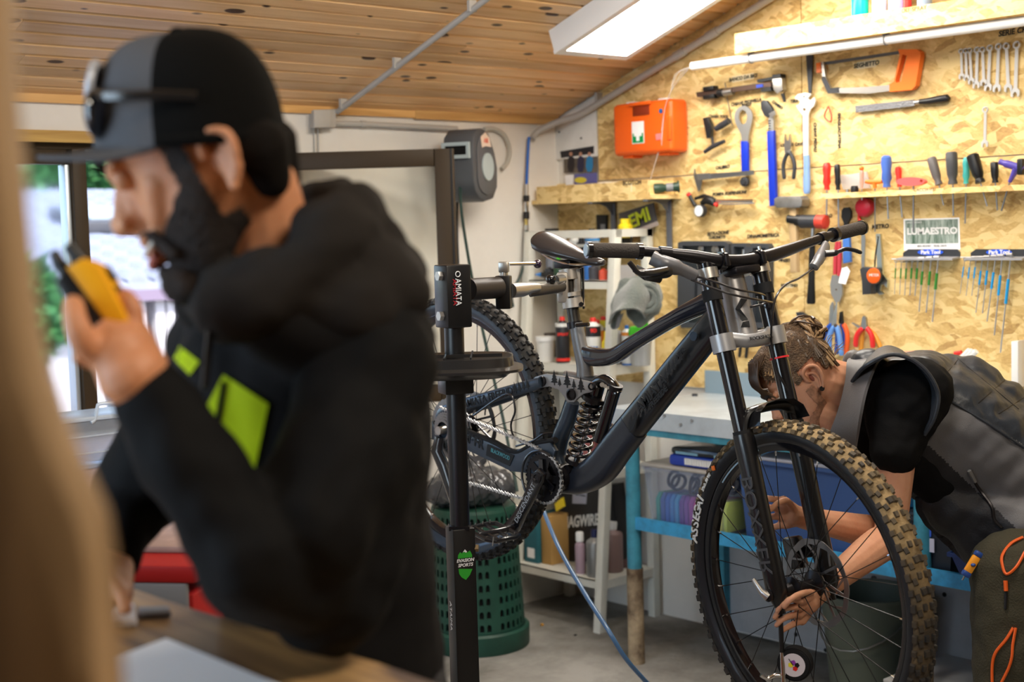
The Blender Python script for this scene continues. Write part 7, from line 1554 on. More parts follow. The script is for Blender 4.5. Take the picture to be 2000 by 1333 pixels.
# left hand around the radio (back of the hand faces the camera)
hz = 1.30
pr += [('c', WR, M_(262, 735, hz), .027, .034), ('c', M_(258, 742, hz+.008), M_(212, 655, hz+.004), .026, .017), ('c', M_(268, 730, hz+.01), M_(238, 648, hz+.012), .028, .017), ('c', M_(280, 722, hz+.014), M_(262, 655, hz+.02), .026, .016), ('c', M_(248, 735, hz-.002), M_(198, 690, hz-.004), .024, .016), ('e', M_(242, 700, hz), (.030, .026, .034))]
def fing(P, r0): c = catmull(P, 4); n = len(c); return [('t', c, [r0*(1-.32*i/(n-1)) for i in range(n)], 10), ('e', c[-1], (r0*.66,)*3)]
pr += fing([M_(203, 700, hz-.004), M_(166, 668, hz-.022), M_(148, 630, hz-.026), M_(143, 596, hz-.018)], .0150)
pr += fing([M_(262, 660, hz+.016), M_(262, 612, hz+.010), M_(244, 580, hz+.016), M_(224, 592, hz+.036)], .0112)
pr += fing([M_(268, 690, hz+.034), M_(250, 648, hz+.052), M_(214, 640, hz+.056), M_(190, 646, hz+.040)], .0110)
pr += fing([M_(262, 712, hz+.040), M_(226, 682, hz+.060), M_(188, 676, hz+.052), M_(168, 680, hz+.030)], .0105)
pr += fing([M_(250, 735, hz+.036), M_(208, 716, hz+.052), M_(172, 706, hz+.042), M_(154, 698, hz+.022)], .0096)
HIP = V((base.x, base.y, .98))
for s in (-1, 1):
    h_ = HIP+V((-.67*.0, 0, 0))+_F*.09*s*1.0; h_.z = .95; k_ = h_.copy(); k_.z = .5; a_ = h_.copy(); a_.z = .09; toe = a_-_R*.16; toe.z = .04
    pr += [('c', h_, k_, .09, .06), ('c', k_, a_, .055, .04), ('c', a_+UP*-.04, toe, .045, .035)]
pr.append(('c', V((HIP.x, HIP.y, 1.15)), V((HIP.x, HIP.y, .95)), .085, .09))
link('body', blob_mesh(pr, .0036, 3), SKIN, man, ang=80)
for s in (-1, 1):
    e_ = G().sph(T(.086, .022, .030*s), .0115, 14, 10).build('eye', EYEW, man); G().sph(T(.0935, .019, .030*s), .0055, 10, 8).build('iris', IRIS, e_)
    G().tube(catmull([T(.103, .040, .014*s), T(.104, .048, .030*s), T(.092, .046, .047*s)], 4), [.003]+[.0048]*7+[.002], 8, flat=.7).build('eyebrow', HAIRB, man)
for T_, m_, b_ in ((T, man, .95),):
    for s in (1, -1): G().sph(T_(-.012, -.013, (.0735*b_)*s), (.007, .012, .004), 12, 8, Matrix((T_(1,0,0)-T_(0,0,0), T_(0,1,0)-T_(0,0,0), T_(0,0,1)-T_(0,0,0))).transposed()).build('ear_hollow_shade', mat('ear_shadow', (.22, .06, .035), .7), m_)  # dark patch colours in the shade of the ear hollow
link('eyelids', blob_mesh([('e', T(.0872, .0235, .030*s), (.0135, .0135, .0135)) for s in (1,)], .003, 1), SKIN, man)
G().tube(catmull([T(.090, -.046, .030), T(.102, -.049, .016), T(.109, -.050, 0), T(.106, -.049, -.014), T(.096, -.046, -.028)], 3), [.004]*13, 8, flat=.8).build('teeth', TEETH, man)
G().tube(catmull([T(.096, -.058, .024), T(.106, -.062, .012), T(.109, -.063, 0), T(.106, -.062, -.012), T(.096, -.058, -.024)], 3), [.0048]*13, 8).build('lower_lip', LIP, man)
def beard_region(a, u, s_):
    if a < .014: return u < -.060 and a > -.005
    if a < .036: return u < .055
    return u < -.018-(a-.034)*.62 if a < .085 else u < -.066
link('beard', shell_cut(T, beard_region, .0065, .0035, 2, lambda c, n: .0016*noise.noise(c*260)), BEARD, man, ang=80)
bd = [('c', T(.103, -.033, .004), T(.090, -.040, .028), .0062, .0055), ('c', T(.103, -.033, -.004), T(.090, -.040, -.028), .0062, .0055), ('c', T(.090, -.040, .028), T(.078, -.066, .036), .0065, .009), ('c', T(.090, -.040, -.028), T(.078, -.066, -.036), .0065, .009), ('c', T(.088, -.094, .012), T(.088, -.094, -.012), .023, .023), ('c', T(.100, -.076, .008), T(.100, -.076, -.008), .008, .008)]
link('moustache', blob_mesh(bd, .0035, 2, lambda c, n: .0015*noise.noise(c*260)), BEARD, man, ang=80)
def hair_region(a, u, s_):
    if a > .03: return False
    if a > -.026: return u > .040
    return u > -.075
link('hair', shell_cut(T, hair_region, .006, .004, 2, lambda c, n: .001*noise.noise(c*300)), HAIRB, man, ang=80)
link('nape_hair', blob_mesh([('c', M_(512, 292, 1.40), M_(530, 350, 1.415), .030, .020), ('c', M_(530, 285, 1.45), M_(556, 362, 1.46), .030, .018), ('c', M_(512, 292, 1.50), M_(530, 350, 1.49), .030, .020), ('c', M_(480, 280, 1.385), M_(500, 320, 1.39), .016, .012)], .004, 4), HAIRB, man, ang=80)
# cap
CG = mat('cap_grey', (.10, .10, .108), .8, spec=.2, bump=.3, bscale=300); CBK = mat('cap_mesh_black', (.004, .004, .004), .9, spec=.12, bump=.5, bscale=350)
def cap_pt(th, ph):
    c, s = cos(th), sin(th); k = max(cos(ph), 0)**.66; h = sin(ph)**.85
    x = 372+189*c*k-24*h; y = 284-6*c-226*h+((372-x)*.02)
    return M_(x, y, 1.45-.092*s*k)
def cap_part(name, m, t0, t1, n=40, r=12):
    g = G(); vs = [[g.b.verts.new(cap_pt(t0+(t1-t0)*i/n, pi/2*j/r*.985)) for i in range(n+1)] for j in range(r+1)]
    for j in range(r):
        for i in range(n): g.b.faces.new((vs[j][i], vs[j][i+1], vs[j+1][i+1], vs[j+1][i]))
    bmesh.ops.recalc_face_normals(g.b, faces=g.b.faces[:]); bmesh.ops.solidify(g.b, geom=g.b.faces[:], thickness=.003); return g.build(name, m, man, ang=60, recalc=False)
cap = cap_part('cap_front_panel', CG, radians(112), radians(248)); cap_part('cap_mesh_back', CBK, radians(-112), radians(112), 60)
G().sph(M_(348, 62, 1.45), (.009, .009, .005), 14, 8).build('cap_button', CBK, cap)
g = G(); rows = []
for i in range(15):
    t = -1+2*i/14; d = t*.082; bl = 1-abs(t)**2.6*.55
    xr = 372-184*sqrt(max(0, 1-(t*.95)**2)); fr_x = 72+(1-bl)*230
    row = []
    for j in range(9):
        u = j/8; x = xr+(fr_x-xr)*u; y = 289+14*u-7*t*t*(1-u)+4*sin(u*3)+ (abs(t)**2)*6*u
        row.append(g.b.verts.new(M_(x, y, 1.45-d)))
    rows.append(row)
for a, b in zip(rows, rows[1:]):
    for j in range(8): g.b.faces.new((a[j], a[j+1], b[j+1], b[j]))
bmesh.ops.recalc_face_normals(g.b, faces=g.b.faces[:]); bmesh.ops.solidify(g.b, geom=g.b.faces[:], thickness=.004); g.build('cap_bill', CG, man, ang=60, recalc=False)
g = G(); g.tube([cap_pt(radians(a), .03) for a in range(-110, 111, 10)], .0055, 8); g.build('cap_band', CBK, man)
ec = cap_pt(radians(172), radians(28)); en = (ec-M_(372, 200, 1.45)).normalized(); G().torus(ec+en*.002, en, .026, .0045, 32, 8).build('cap_badge_ring', mat('badge_silver', (.5, .52, .58), .4, .3), cap); G().cyl(ec+en*.001, ec+en*.005, .022, n=28).build('cap_badge', mat('badge_navy', (.02, .02, .035), .4), cap)
# sunglasses resting on the cap
sgm = mat('glasses_black', (.01, .01, .011), .2, coat=.6)
sg = thing('sunglasses', 'black sunglasses pushed up on the front of the grey cap', 'sunglasses', M_(200, 200, 1.40))
for s in (-1, 1):
    c_ = M_(192, 222, 1.45-.036*s); G().sph(c_, (.012, .034, .026), 18, 12, Matrix((-_R2, -_F, _U2)).transposed()).build('lens', mat('lens_dark', (.01, .012, .02), .05, coat=1.), sg)
    G().tube(catmull([M_(186, 186, 1.45-.062*s), M_(215, 188, 1.45-.082*s), M_(300, 186, 1.45-.094*s), M_(385, 190, 1.45-.092*s)], 5), .0028, 8, flat=1.8).build('temple_arm', sgm, sg)
G().tube(catmull([M_(184, 186, 1.45-.066), M_(176, 186, 1.45-.03), M_(180, 196, 1.45), M_(176, 186, 1.45+.03), M_(184, 186, 1.45+.066)], 4), .004, 8).build('frame', sgm, sg)
# jacket
JK = mat('jacket_charcoal', (.0105, .0100, .0105), .85, spec=.15, bump=.15, bscale=500); JB = mat('jacket_black', (.0042, .0042, .0046), .8, spec=.18, bump=.15, bscale=500); HD = mat('hood_inner', (.012, .011, .012), .9)
fold = lambda c, n: .006*noise.noise(c*11)+.0035*noise.noise(V((c.x*9, c.y*9, c.z*30)))
j1 = [('t', [M_(560, 570, 1.52), M_(580, 640, 1.54), M_(595, 740, 1.57), M_(615, 900, 1.61), M_(640, 1100, 1.69), M_(672, 1420, 1.80)], [(.10, .10), (.128, .125), (.136, .135), (.130, .135), (.128, .13), (.135, .13)], 24, _R2),
      ('c', M_(560, 600, 1.42), M_(720, 670, 1.44), .06, .070), ('c', M_(480, 610, 1.6), M_(450, 680, 1.66), .07, .075), ('c', M_(462, 710, 1.5), M_(480, 930, 1.53), .06, .06)]
def jcls(p): return 0
mj = blob_mesh(j1, .008, 6, fold); jk = link('jacket_body', mj, JK, man, ang=80)
fold2 = lambda c, n: .007*noise.noise(c*13)+.004*noise.noise(c*32)
s1 = [('c', M_(733, 700, 1.43), EU, .068, .060), ('c', EL, M_(318, 812, 1.31), .053, .043), ('c', EL, M_(640, 1150, 1.42), .054, .066), ('c', M_(640, 1150, 1.42), M_(700, 900, 1.42), .07, .07), ('c', M_(322, 818, 1.31), M_(300, 786, 1.31), .044, .041), ('c', M_(690, 850, 1.40), M_(610, 1020, 1.35), .070, .066)]
link('left_sleeve', blob_mesh(s1, .006, 5, fold2), JB, man, ang=80)
s2 = [('c', SH2, EL2, .066, .058), ('c', EL2, M_(212, 1075, 1.67), .056, .042)]
link('right_sleeve', blob_mesh(s2, .008, 5, fold2), JB, man, ang=80)
# hood: thick rolls round the neck and a bag on the back
hp = [(405, 590, 1.50), (440, 602, 1.42), (510, 590, 1.375), (600, 525, 1.375), (660, 460, 1.40), (690, 420, 1.46), (650, 402, 1.54), (590, 430, 1.60), (500, 500, 1.62), (440, 570, 1.58), (405, 590, 1.50)]
HC_ = catmull([M_(*p) for p in hp], 4)
hb = [('t', HC_, [.027+.011*sin(i*.28)**2 for i in range(len(HC_))], 12), ('c', M_(640, 460, 1.42), M_(745, 570, 1.43), .042, .048), ('c', M_(680, 450, 1.48), M_(752, 530, 1.48), .042, .042), ('c', M_(650, 460, 1.56), M_(735, 560, 1.55), .042, .045), ('c', M_(520, 570, 1.40), M_(700, 600, 1.41), .045, .05), ('c', M_(750, 480, 1.45), M_(782, 550, 1.46), .028, .026), ('c', M_(450, 575, 1.44), M_(520, 590, 1.42), .04, .045)]
link('hood', blob_mesh(hb, .006, 5, lambda c, n: .007*noise.noise(c*15)+.003*noise.noise(c*40)), mat('hood_charcoal', (.019, .0165, .015), .88, spec=.15, bump=.15, bscale=500), man, ang=80)
G().tube([M_(418, 592, 1.40), M_(412, 640, 1.385), M_(405, 700, 1.375), M_(400, 760, 1.37)], .004, 6).build('zip', BLACK, man)
# chest patches
def onsurf(me_obj, pts_px, off, name, m, th=.001):
    """small patch laid on the jacket surface"""
    from mathutils.bvhtree import BVHTree
    me = me_obj.data; t = BVHTree.FromPolygons([v.co+ORG[me_obj.name] for v in me.vertices], [p.vertices[:] for p in me.polygons])
    g = G(); n = 12
    (a, b, c, d) = pts_px; grid = []
    for i in range(n+1):
        row = []
        for j in range(n+1):
            u, w_ = i/n, j/n; x = (a[0]*(1-u)+b[0]*u)*(1-w_)+(d[0]*(1-u)+c[0]*u)*w_; y = (a[1]*(1-u)+b[1]*u)*(1-w_)+(d[1]*(1-u)+c[1]*u)*w_
            r = ray(x, y).normalized(); h = t.ray_cast(CP, r)
            q = h[0]-r*off if h[0] is not None else CP+r*1.4
            row.append(g.b.verts.new(q))
        grid.append(row)
    for i in range(n):
        for j in range(n): g.b.faces.new((grid[i][j], grid[i+1][j], grid[i+1][j+1], grid[i][j+1]))
    bmesh.ops.solidify(g.b, geom=g.b.faces[:], thickness=th); return g.build(name, m, man, ang=80)
NEO = mat('neon_yellow_cloth', (.72, .88, .0), .75)
chest = [('c', M_(400, 720, 1.40), M_(440, 900, 1.40), .05, .055)]
onsurf(jk, [(436, 732), (524, 790), (497, 920), (386, 826)], .004, 'chest_patch', NEO)
onsurf(jk, [(350, 676), (389, 707), (370, 733), (338, 700)], .004, 'small_patch', NEO)
onsurf(jk, [(432, 745), (442, 748), (428, 838), (418, 832)], .006, 'patch_print', JB); onsurf(jk, [(396, 815), (430, 826), (424, 836), (392, 826)], .006, 'patch_print', JB)
tr = []
for s in (-1, 1):
    h_ = HIP+_F*.09*s; h_.z = .98; k_ = h_.copy(); k_.z = .5; a_ = h_.copy(); a_.z = .10; tr += [('c', h_, k_, .105, .08), ('c', k_, a_, .075, .065)]
tr.append(('c', V((HIP.x, HIP.y, 1.0)), V((HIP.x, HIP.y, .95)), .13, .13))
link('trousers', blob_mesh(tr, .012, 4), mat('man_trousers', (.03, .03, .035), .85), man, ang=80)
for s in (-1, 1):
    a_ = HIP+_F*.09*s; a_.z = .05; toe = a_-_R*.17; link('shoe', blob_mesh([('c', a_+_R*.03, toe, .05, .04), ('c', a_, a_+UP*.05, .05, .045)], .01, 3), BLACK, man)
# radio
rd = thing('two_way_radio', 'yellow and black two way radio held up in the man left hand', 'radio', M_(200, 590, 1.31))
ra_ = (M_(236, 636, 1.315)-M_(163, 536, 1.315)).normalized(); rb_ = (_R2*ra_.dot(_U2)*-1+_U2*ra_.dot(_R2)); rb_ = (rb_-ra_*rb_.dot(ra_)).normalized()
Rm = Matrix((ra_, rb_, ra_.cross(rb_))).transposed(); rc_ = M_(199, 604, 1.32)
zs3 = 1 if rb_.dot(_R2) > 0 else -1
yp = [(-.046, .0), (-.044, .018), (-.03, .026), (.0, .022), (.05, .016), (.055, .004), (.05, -.0)]
bk_ = [(-.046, .0), (.055, .0), (.052, -.014), (.02, -.019), (-.04, -.016)]
def rpt(a, b, c): return rc_+ra_*a+rb_*(b*zs3)+ra_.cross(rb_)*c
G().prism([rpt(a, b, -.024) for a, b in yp], rpt(0, 0, .024)-rpt(0, 0, -.024), bev=.004).build('yellow_shell', mat('radio_yellow', (.9, .42, .01), .4), rd)
G().prism([rpt(a, b, -.026) for a, b in bk_], rpt(0, 0, .026)-rpt(0, 0, -.026), bev=.004).build('black_front', BLACK, rd)
G().tube([rpt(-.044, -.008, -.012), rpt(-.06, -.010, -.012), M_(104, 490, 1.33)], [.0085, .007, .0045], 12).build('antenna', BLACK, rd)
G().tube([rpt(-.044, .012, .008), rpt(-.064, .012, .008)], [.007, .0065], 12).build('volume_knob', BLACK, rd)
G().box(rpt(-.022, .026, 0), (.014, .004, .016), Rm, bev=.002).build('side_button', BLACK, rd); G().box(rpt(.004, .022, 0), (.028, .006, .018), Rm, bev=.003).build('talk_button', BLACK, rd)
# ------------------------------------------------------------------ counter in the foreground
ct = thing('wooden_counter', 'rough live edged wooden counter top in the foreground', 'counter', V((.5, .9, 0)))
CW = wood_mat('counter_wood', (.42, .25, .095), (.13, .07, .028), knots=True, grain_axis=1, rough=.55, kscale=4.)
ez = 1.12
edge = []; rn = random.Random(4)
for i in range(34):
    y = -.3+i*.08; edge.append(V((.822+.012*sin(y*7)+.006*rn.random(), y, ez-.045)))
g = G(); g.prism([V((.18, -.3, ez-.045))]+edge+[V((.18, edge[-1].y, ez-.045))], V((0, 0, .045)), bev=.004); g.build('counter_top', CW, ct)
G().bx((.25, -.25, 0), (.62, 2.2, ez-.046)).build('counter_body', wood_mat('counter_front', (.3, .17, .07), (.2, .11, .05), knots=False, grain_axis=2), ct)
def onct(x, y): return onp(x, y, 2, ez+.001)
pp = [onct(330, 1258), onct(545, 1345), onct(300, 1500), onct(150, 1330)]
tag(G().prism([onct(325, 1252), onct(560, 1350), onct(340, 1480), onct(120, 1330)], V((0, 0, .003))).build('paper_sheets', PAPER), 'white paper sheets lying on the wooden counter', 'paper')
tag(G().prism([onct(196, 1190), onct(262, 1190), onct(268, 1222), onct(196, 1228)], V((0, 0, .006))).build('white_card', PAPER), 'small white card on the counter left of the paper sheets', 'card')
tag(G().prism([onct(270, 1196), onct(330, 1194), onct(334, 1206), onct(272, 1210)], V((0, 0, .006)), bev=.001).build('grey_knife', GREY), 'slim grey tool lying beside the white card on the counter', 'tool')
# big blurred carved wooden post right in front of the lens
PW = wood_mat('post_wood', (.27, .175, .09), (.15, .09, .04), knots=False, grain_axis=2, rough=.6)
D5 = lambda x, y: dep(x, y, .62)
ol = [(-24, -60), (-20, 180), (-8, 300), (2, 420), (20, 600), (46, 740), (90, 860), (128, 950), (165, 1030), (180, 1110), (184, 1200), (192, 1290), (200, 1420)]
ow = thing('carved_wooden_post', 'out of focus carved wooden post at the left foreground', 'post', D5(40, 1333))
P_ = [D5(x, y) for x, y in ol]+[D5(-330, 1420), D5(-330, -60)]
g = G(); g.prism(P_, _f0*.05, bev=.012); g.build('post_board', PW, ow)
# ------------------------------------------------------------------ mechanic bending over the wheel
K_ = lambda x, y, z=3.55: dep(x, y, z)
kb = K_(2000, 1200, 3.5); kb.z = 0
mech = thing('person', 'mechanic with a hair bun and sleeveless vest bending over the front wheel', 'person', kb)
PROF = PROF0
T2 = head_basis(K_(1576, 744, 3.55), radians(45), radians(0))
pr = head_prims(T2)
pr += [('c', T2(.03, -.070), K_(1672, 842, 3.60), .042, .060), ('c', T2(-.03, -.03), K_(1690, 770, 3.6), .060, .070), ('t', [K_(1660, 770, 3.6), K_(1760, 800, 3.6), K_(1880, 880, 3.6), K_(2010, 990, 3.58)], [(.09, .11), (.14, .17), (.13, .15), (.14, .15)], 20)]
S1, E1_, W1 = K_(1760, 810, 3.48), K_(1738, 1052, 3.38), K_(1600, 1156, 3.19)
S2, E2_, W2 = K_(1770, 830, 3.78), K_(1725, 1045, 3.50), K_(1568, 1012, 3.30)
pr += [('c', S1, K_(1750, 900, 3.39), .056, .047), ('c', K_(1750, 900, 3.39), E1_, .047, .037), ('t', catmull([E1_, (E1_*.65+W1*.35)+UP*.004, W1], 4), [.038, .041, .043, .042, .040, .036, .032, .029, .026], 14)]
pr += [('c', S2, E2_, .052, .038), ('t', catmull([E2_, (E2_*.65+W2*.35), W2], 4), [.038, .040, .042, .041, .038, .035, .031, .028, .026], 14)]
# near hand: fingers pinch the gauge tube below the hub
gt_ = DG(1524, 1205)
def hand_k(W, knuck, fingers, thumb, rr=.0088):
    P = []; w, k = V(W), [V(q) for q in knuck]
    for q in k: P.append(('c', w+(q-w)*.12, q, .017, .0115))
    P.append(('c', w, sum(k, V((0, 0, 0)))/len(k)*.6+w*.4, .025, .026))
    for f in fingers+[thumb]:
        c = catmull([V(q) for q in f], 3); n = len(c); P.append(('t', c, [rr*1.1-rr*.32*i/(n-1) for i in range(n)], 10)); P.append(('e', c[-1], (rr*.8,)*3))
    return P
kn = [K_(1566, 1172, 3.125), K_(1561, 1186, 3.14), K_(1561, 1200, 3.155), K_(1566, 1213, 3.17)]
fg = [[kn[0], K_(1542, 1172, 3.105), K_(1528, 1180, 3.10), K_(1519, 1193, 3.105)], [kn[1], K_(1537, 1188, 3.115), K_(1522, 1195, 3.11), K_(1513, 1207, 3.115)], [kn[2], K_(1540, 1205, 3.13), K_(1526, 1212, 3.12), K_(1517, 1222, 3.125)], [kn[3], K_(1547, 1221, 3.15), K_(1535, 1228, 3.14), K_(1526, 1234, 3.14)]]
pr += hand_k(W1, kn, fg, [K_(1586, 1158, 3.14), K_(1566, 1160, 3.10), K_(1546, 1170, 3.08), K_(1532, 1186, 3.085)], .0076)
kn2 = [K_(1530, 978, 3.24), K_(1526, 994, 3.25), K_(1527, 1010, 3.26), K_(1533, 1025, 3.27)]
fg2 = [[kn2[0], K_(1505, 975, 3.22), K_(1488, 972, 3.22), K_(1474, 974, 3.225)], [kn2[1], K_(1503, 992, 3.235), K_(1484, 990, 3.235), K_(1468, 988, 3.24)], [kn2[2], K_(1506, 1010, 3.245), K_(1488, 1010, 3.25), K_(1474, 1006, 3.26)], [kn2[3], K_(1512, 1030, 3.26), K_(1498, 1032, 3.27), K_(1486, 1030, 3.28)]]
pr += hand_k(W2, kn2, fg2, [K_(1552, 998, 3.26), K_(1536, 978, 3.20), K_(1518, 984, 3.18), K_(1506, 996, 3.18)], .0078)
HPn, HPf = K_(2045, 1080, 3.46), K_(2050, 1070, 3.72)
hn = []
for h_ in (HPn, HPf):
    k_ = V((h_.x+.02, h_.y-.06, .50)); a_ = V((h_.x+.0, h_.y+.0, .10)); toe = V((a_.x-.13, a_.y+.08, .045)); hn.append((h_, k_, a_, toe)); pr += [('c', h_, k_, .085, .06), ('c', k_, a_, .055, .04), ('c', a_-UP*.04, toe, .045, .035)]
link('body', blob_mesh(pr, .0034, 1), SKIN2, mech, ang=80)
# beard stubble patch, ear plug, eye, brows
for s in (-1, 1):
    e_ = G().sph(T2(.086, .022, .030*s), .0115, 12, 8).build('eye', EYEW, mech); G().tube(catmull([T2(.104, .040, .014*s), T2(.105, .047, .030*s), T2(.092, .045, .047*s)], 3), .004, 6).build('eyebrow', BEARD, mech)
er_ = catmull([T2(.000, -.030, .075), T2(-.012, -.020, .083), T2(-.026, .006, .092), T2(-.027, .028, .095), T2(-.011, .039, .093), T2(.006, .032, .086), T2(.009, .014, .078), T2(.004, .002, .074)], 4)
G().tube(er_, [.0046]*(len(er_)-3)+[.0035, .003, .002], 10).build('ear_rim', SKIN2, mech)
G().tube(catmull([T2(-.004, -.022, .078), T2(-.015, -.004, .082), T2(-.014, .016, .084), T2(-.002, .024, .082)], 4), .0035, 8).build('ear_fold', SKIN2, mech)
G().sph(T2(-.006, .008, .0745), (.007, .012, .004), 12, 8, Matrix((T2(1,0,0)-T2(0,0,0), T2(0,1,0)-T2(0,0,0), T2(0,0,1)-T2(0,0,0))).transposed()).build('ear_hollow_shade', mat('ear_shadow', (.22, .06, .035)), mech)  # darker spot stands for the shade in the ear
G().cyl(T2(-.002, -.026, .074), T2(-.002, -.026, .084), .0062, n=14).build('ear_plug', BLKG, mech); G().sph(T2(-.026, .034, .072), .0022, 8, 6).build('ear_stud', BLKG, mech)
stb = mat('stubble', (.50, .25, .15), .6, col2=(.20, .10, .06), scale=60)
def stub_region(a, u, s_):
    if a < .008: return False
    if a < .03: return u < -.004
    return u < -.052-(a-.03)*.35
link('stubble_beard', shell_cut(T2, stub_region, .0022, .0035, 2), stb, mech, ang=80)
# hair
HAIRM = mat('hair_brown', (.12, .068, .033), .6, col2=(.045, .024, .011), scale=50, bump=.8, bscale=260); HAIRL = mat('hair_light', (.34, .215, .105), .6, col2=(.22, .13, .06), scale=60)
mh = blob_mesh([head_shell(T2, grow=.007)], .004, 1, lambda c, n: .0015*noise.noise(c*180))
e0 = T2(0, 0, 0); FX, UX, SX = (T2(1, 0, 0)-e0), (T2(0, 1, 0)-e0), (T2(0, 0, 1)-e0)
bmx = bmesh.new(); bmx.from_mesh(mh); rmv = []
for f in bmx.faces:
    q = f.calc_center_median()-e0; a, u, s = q.dot(FX), q.dot(UX), q.dot(SX)
    keep = (u > .028+max(0, a-.03)*1.1+(-.03 if a < -.045 else 0)) and not (a > .078 and u < .095)
    if abs(a+.005) < .034 and u < .046 and abs(s) > .05: keep = False
    if a > .015 and a < .035 and u > .0 and abs(s) > .045: keep = True if u > .02 else keep
    if not keep: rmv.append(f)
bmesh.ops.delete(bmx, geom=rmv, context='FACES'); bmx.to_mesh(mh); bmx.free(); link('hair', mh, HAIRM, mech, ang=80)
bunc = T2(-.080, .084, .0)
bl = [('e', bunc, (.040, .040, .040)), ('e', T2(-.055, .10, .0), (.034, .034, .034)), ('c', T2(-.10, .08, .01), T2(-.055, .125, .0), .024, .020)]
link('hair_bun', blob_mesh(bl, .004, 2, lambda c, n: .006*noise.noise(c*48)), HAIRM, mech, ang=80)
rn = random.Random(12)
def hairtube(pts, r, m): return G().tube(catmull(pts, 4), r, 5)
hg, hl = G(), G()
for i in range(120):     # combed strands from the hairline to the bun
    s = rn.uniform(-1, 1); a0 = rn.choice([(.075+rn.uniform(-.01, .012), .10), (.03+rn.uniform(-.02, .02), .045), (-.06+rn.uniform(-.02, .02), .0), (-.02, .045), (.055, .075), (-.085, .03)])
    def shell(f, u, sg):
        # push a point onto the grown skull
        df, du = f, u-.03; k = max(.0, 1-abs(sg)**2.6)**(1/2.6); ang = atan2(du, df); R = .105-.008*cos(ang)*0
        return T2(cos(ang)*R*k, .03+sin(ang)*R*k, sg*.081)
    sg0 = (.55+.42*rn.random())*(1 if s > -.35 else -1); mid = T2(-.03, .12, .0)
    p0 = shell(a0[0], a0[1], sg0); p1 = shell(a0[0]*.5-.035, (a0[1]+.10)/2+.02, sg0*.8); p2 = shell(-.07, .10, sg0*.42); p3 = T2(-.072+rn.uniform(-.012, .012), .098, .02*sg0)
    (hg if rn.random() < .6 else hl).tube(catmull([p0, p1, p2, p3], 4), rn.uniform(.0016, .0034), 5)
for i in range(70):     # loops of the bun
    ax = V((rn.gauss(0, 1), rn.gauss(0, 1), rn.gauss(0, 1))).normalized(); X, Y, Z = frame(ax); r0 = rn.uniform(.034, .050); a0 = rn.uniform(0, 6.28); L_a = rn.uniform(1.5, 4.2); cc_2 = bunc+V((rn.uniform(-.008, .008), rn.uniform(-.008, .008), rn.uniform(-.008, .008)))
    (hg if rn.random() < .5 else hl).tube([cc_2+X*cos(a0+L_a*t/12)*r0+Y*sin(a0+L_a*t/12)*r0*.9+Z*.004*sin(t) for t in range(13)], rn.uniform(.002, .0045), 5)
for i in range(26):     # loose ends hanging forward of the bun
    p = bunc+_R2*rn.uniform(-.03, .0)+_U2*rn.uniform(-.03, .0)-_F*rn.uniform(-.01, .04)
    q = p-_R2*rn.uniform(.02, .06)-_U2*rn.uniform(.005, .05); r_ = q+_R2*rn.uniform(-.01, .03)-_U2*rn.uniform(-.006, .02)
    hl.tube(catmull([p, (p+q)/2+_U2*.012, q, r_], 4), rn.uniform(.001, .0022), 5)
for i in range(16):
    p = T2(-.088, .02+rn.uniform(-.03, .03), rn.uniform(-.03, .05)); d_ = (p-T2(0, .02, 0)).normalized(); hl.tube(catmull([p, p+d_*.015+UP*.01, p+d_*.03+UP*rn.uniform(0, .02)], 3), .0007, 4)
o = hg.build('dark_strands', mat('hair_dark', (.055, .030, .015), .4), mech); o['kind'] = 'stuff'; o = hl.build('light_strands', HAIRL, mech); o['kind'] = 'stuff'
# fringe falling over the forehead
fr2 = G(); [fr2.tube(catmull([T2(.05+rn.uniform(-.02, .02), .128, sg), T2(.086, .104, sg), T2(.1015, .076, sg), T2(.1055-abs(sg)*.25, .046+rn.uniform(-.02, .02), sg)], 4), .0026, 5) for sg in [rn.uniform(-.062, .062) for _ in range(110)]]
o = fr2.build('fringe', mat('hair_dark', (.055, .030, .015)), mech); o['kind'] = 'stuff'
# clothing
QB = mat('vest_quilt', (.026, .031, .040), .40, bump=.2, bscale=40); VG = mat('vest_grey', (.085, .083, .090), .5, sheen=.15, bump=.12, bscale=400); SHT = mat('tshirt_black', (.0035, .0035, .004), .85, spec=.15, bump=.1, bscale=300); TR = mat('trousers_olive', (.035, .030, .015), .85, bump=.3, bscale=220)
vt = [('t', [K_(1690, 770, 3.6), K_(1745, 790, 3.6), K_(1830, 835, 3.6), K_(1930, 905, 3.6), K_(2030, 985, 3.58)], [(.105, .13), (.150, .195), (.176, .205), (.172, .195), (.165, .185)], 28, _U2), ('c', K_(1700, 720, 3.5), K_(1700, 720, 3.7), .045, .045), ('c', K_(1860, 980, 3.52), K_(1940, 1040, 3.52), .08, .10), ('c', K_(1925, 1000, 3.50), K_(2030, 1030, 3.48), .09, .13), ('c', K_(1800, 760, 3.50), K_(1800, 770, 3.78), .080, .085), ('c', K_(1870, 770, 3.6), K_(1960, 830, 3.6), .10, .10)]
mv = blob_mesh(vt, .0052, 8)
def pix(p):
    q = p-CP; z = q.dot(_F); return 1000+FP*q.dot(_R2)/z, 666.5-FP*q.dot(_U2)/z, z
QSEAM = [(1887, 684, 1838, 741), (1975, 732, 1911, 788), (2010, 770, 1951, 809), (1800, 676, 1700, 700), (1838, 741, 1690, 716), (1911, 788, 1951, 850), (1870, 700, 1990, 800), (1830, 765, 2010, 877), (2040, 760, 2000, 860), (1905, 660, 1887, 684)]
def segd(x, y, x0, y0, x1, y1):
    dx, dy = x1-x0, y1-y0; t = max(0, min(1, ((x-x0)*dx+(y-y0)*dy)/(dx*dx+dy*dy))); return math.hypot(x-x0-t*dx, y-y0-t*dy)
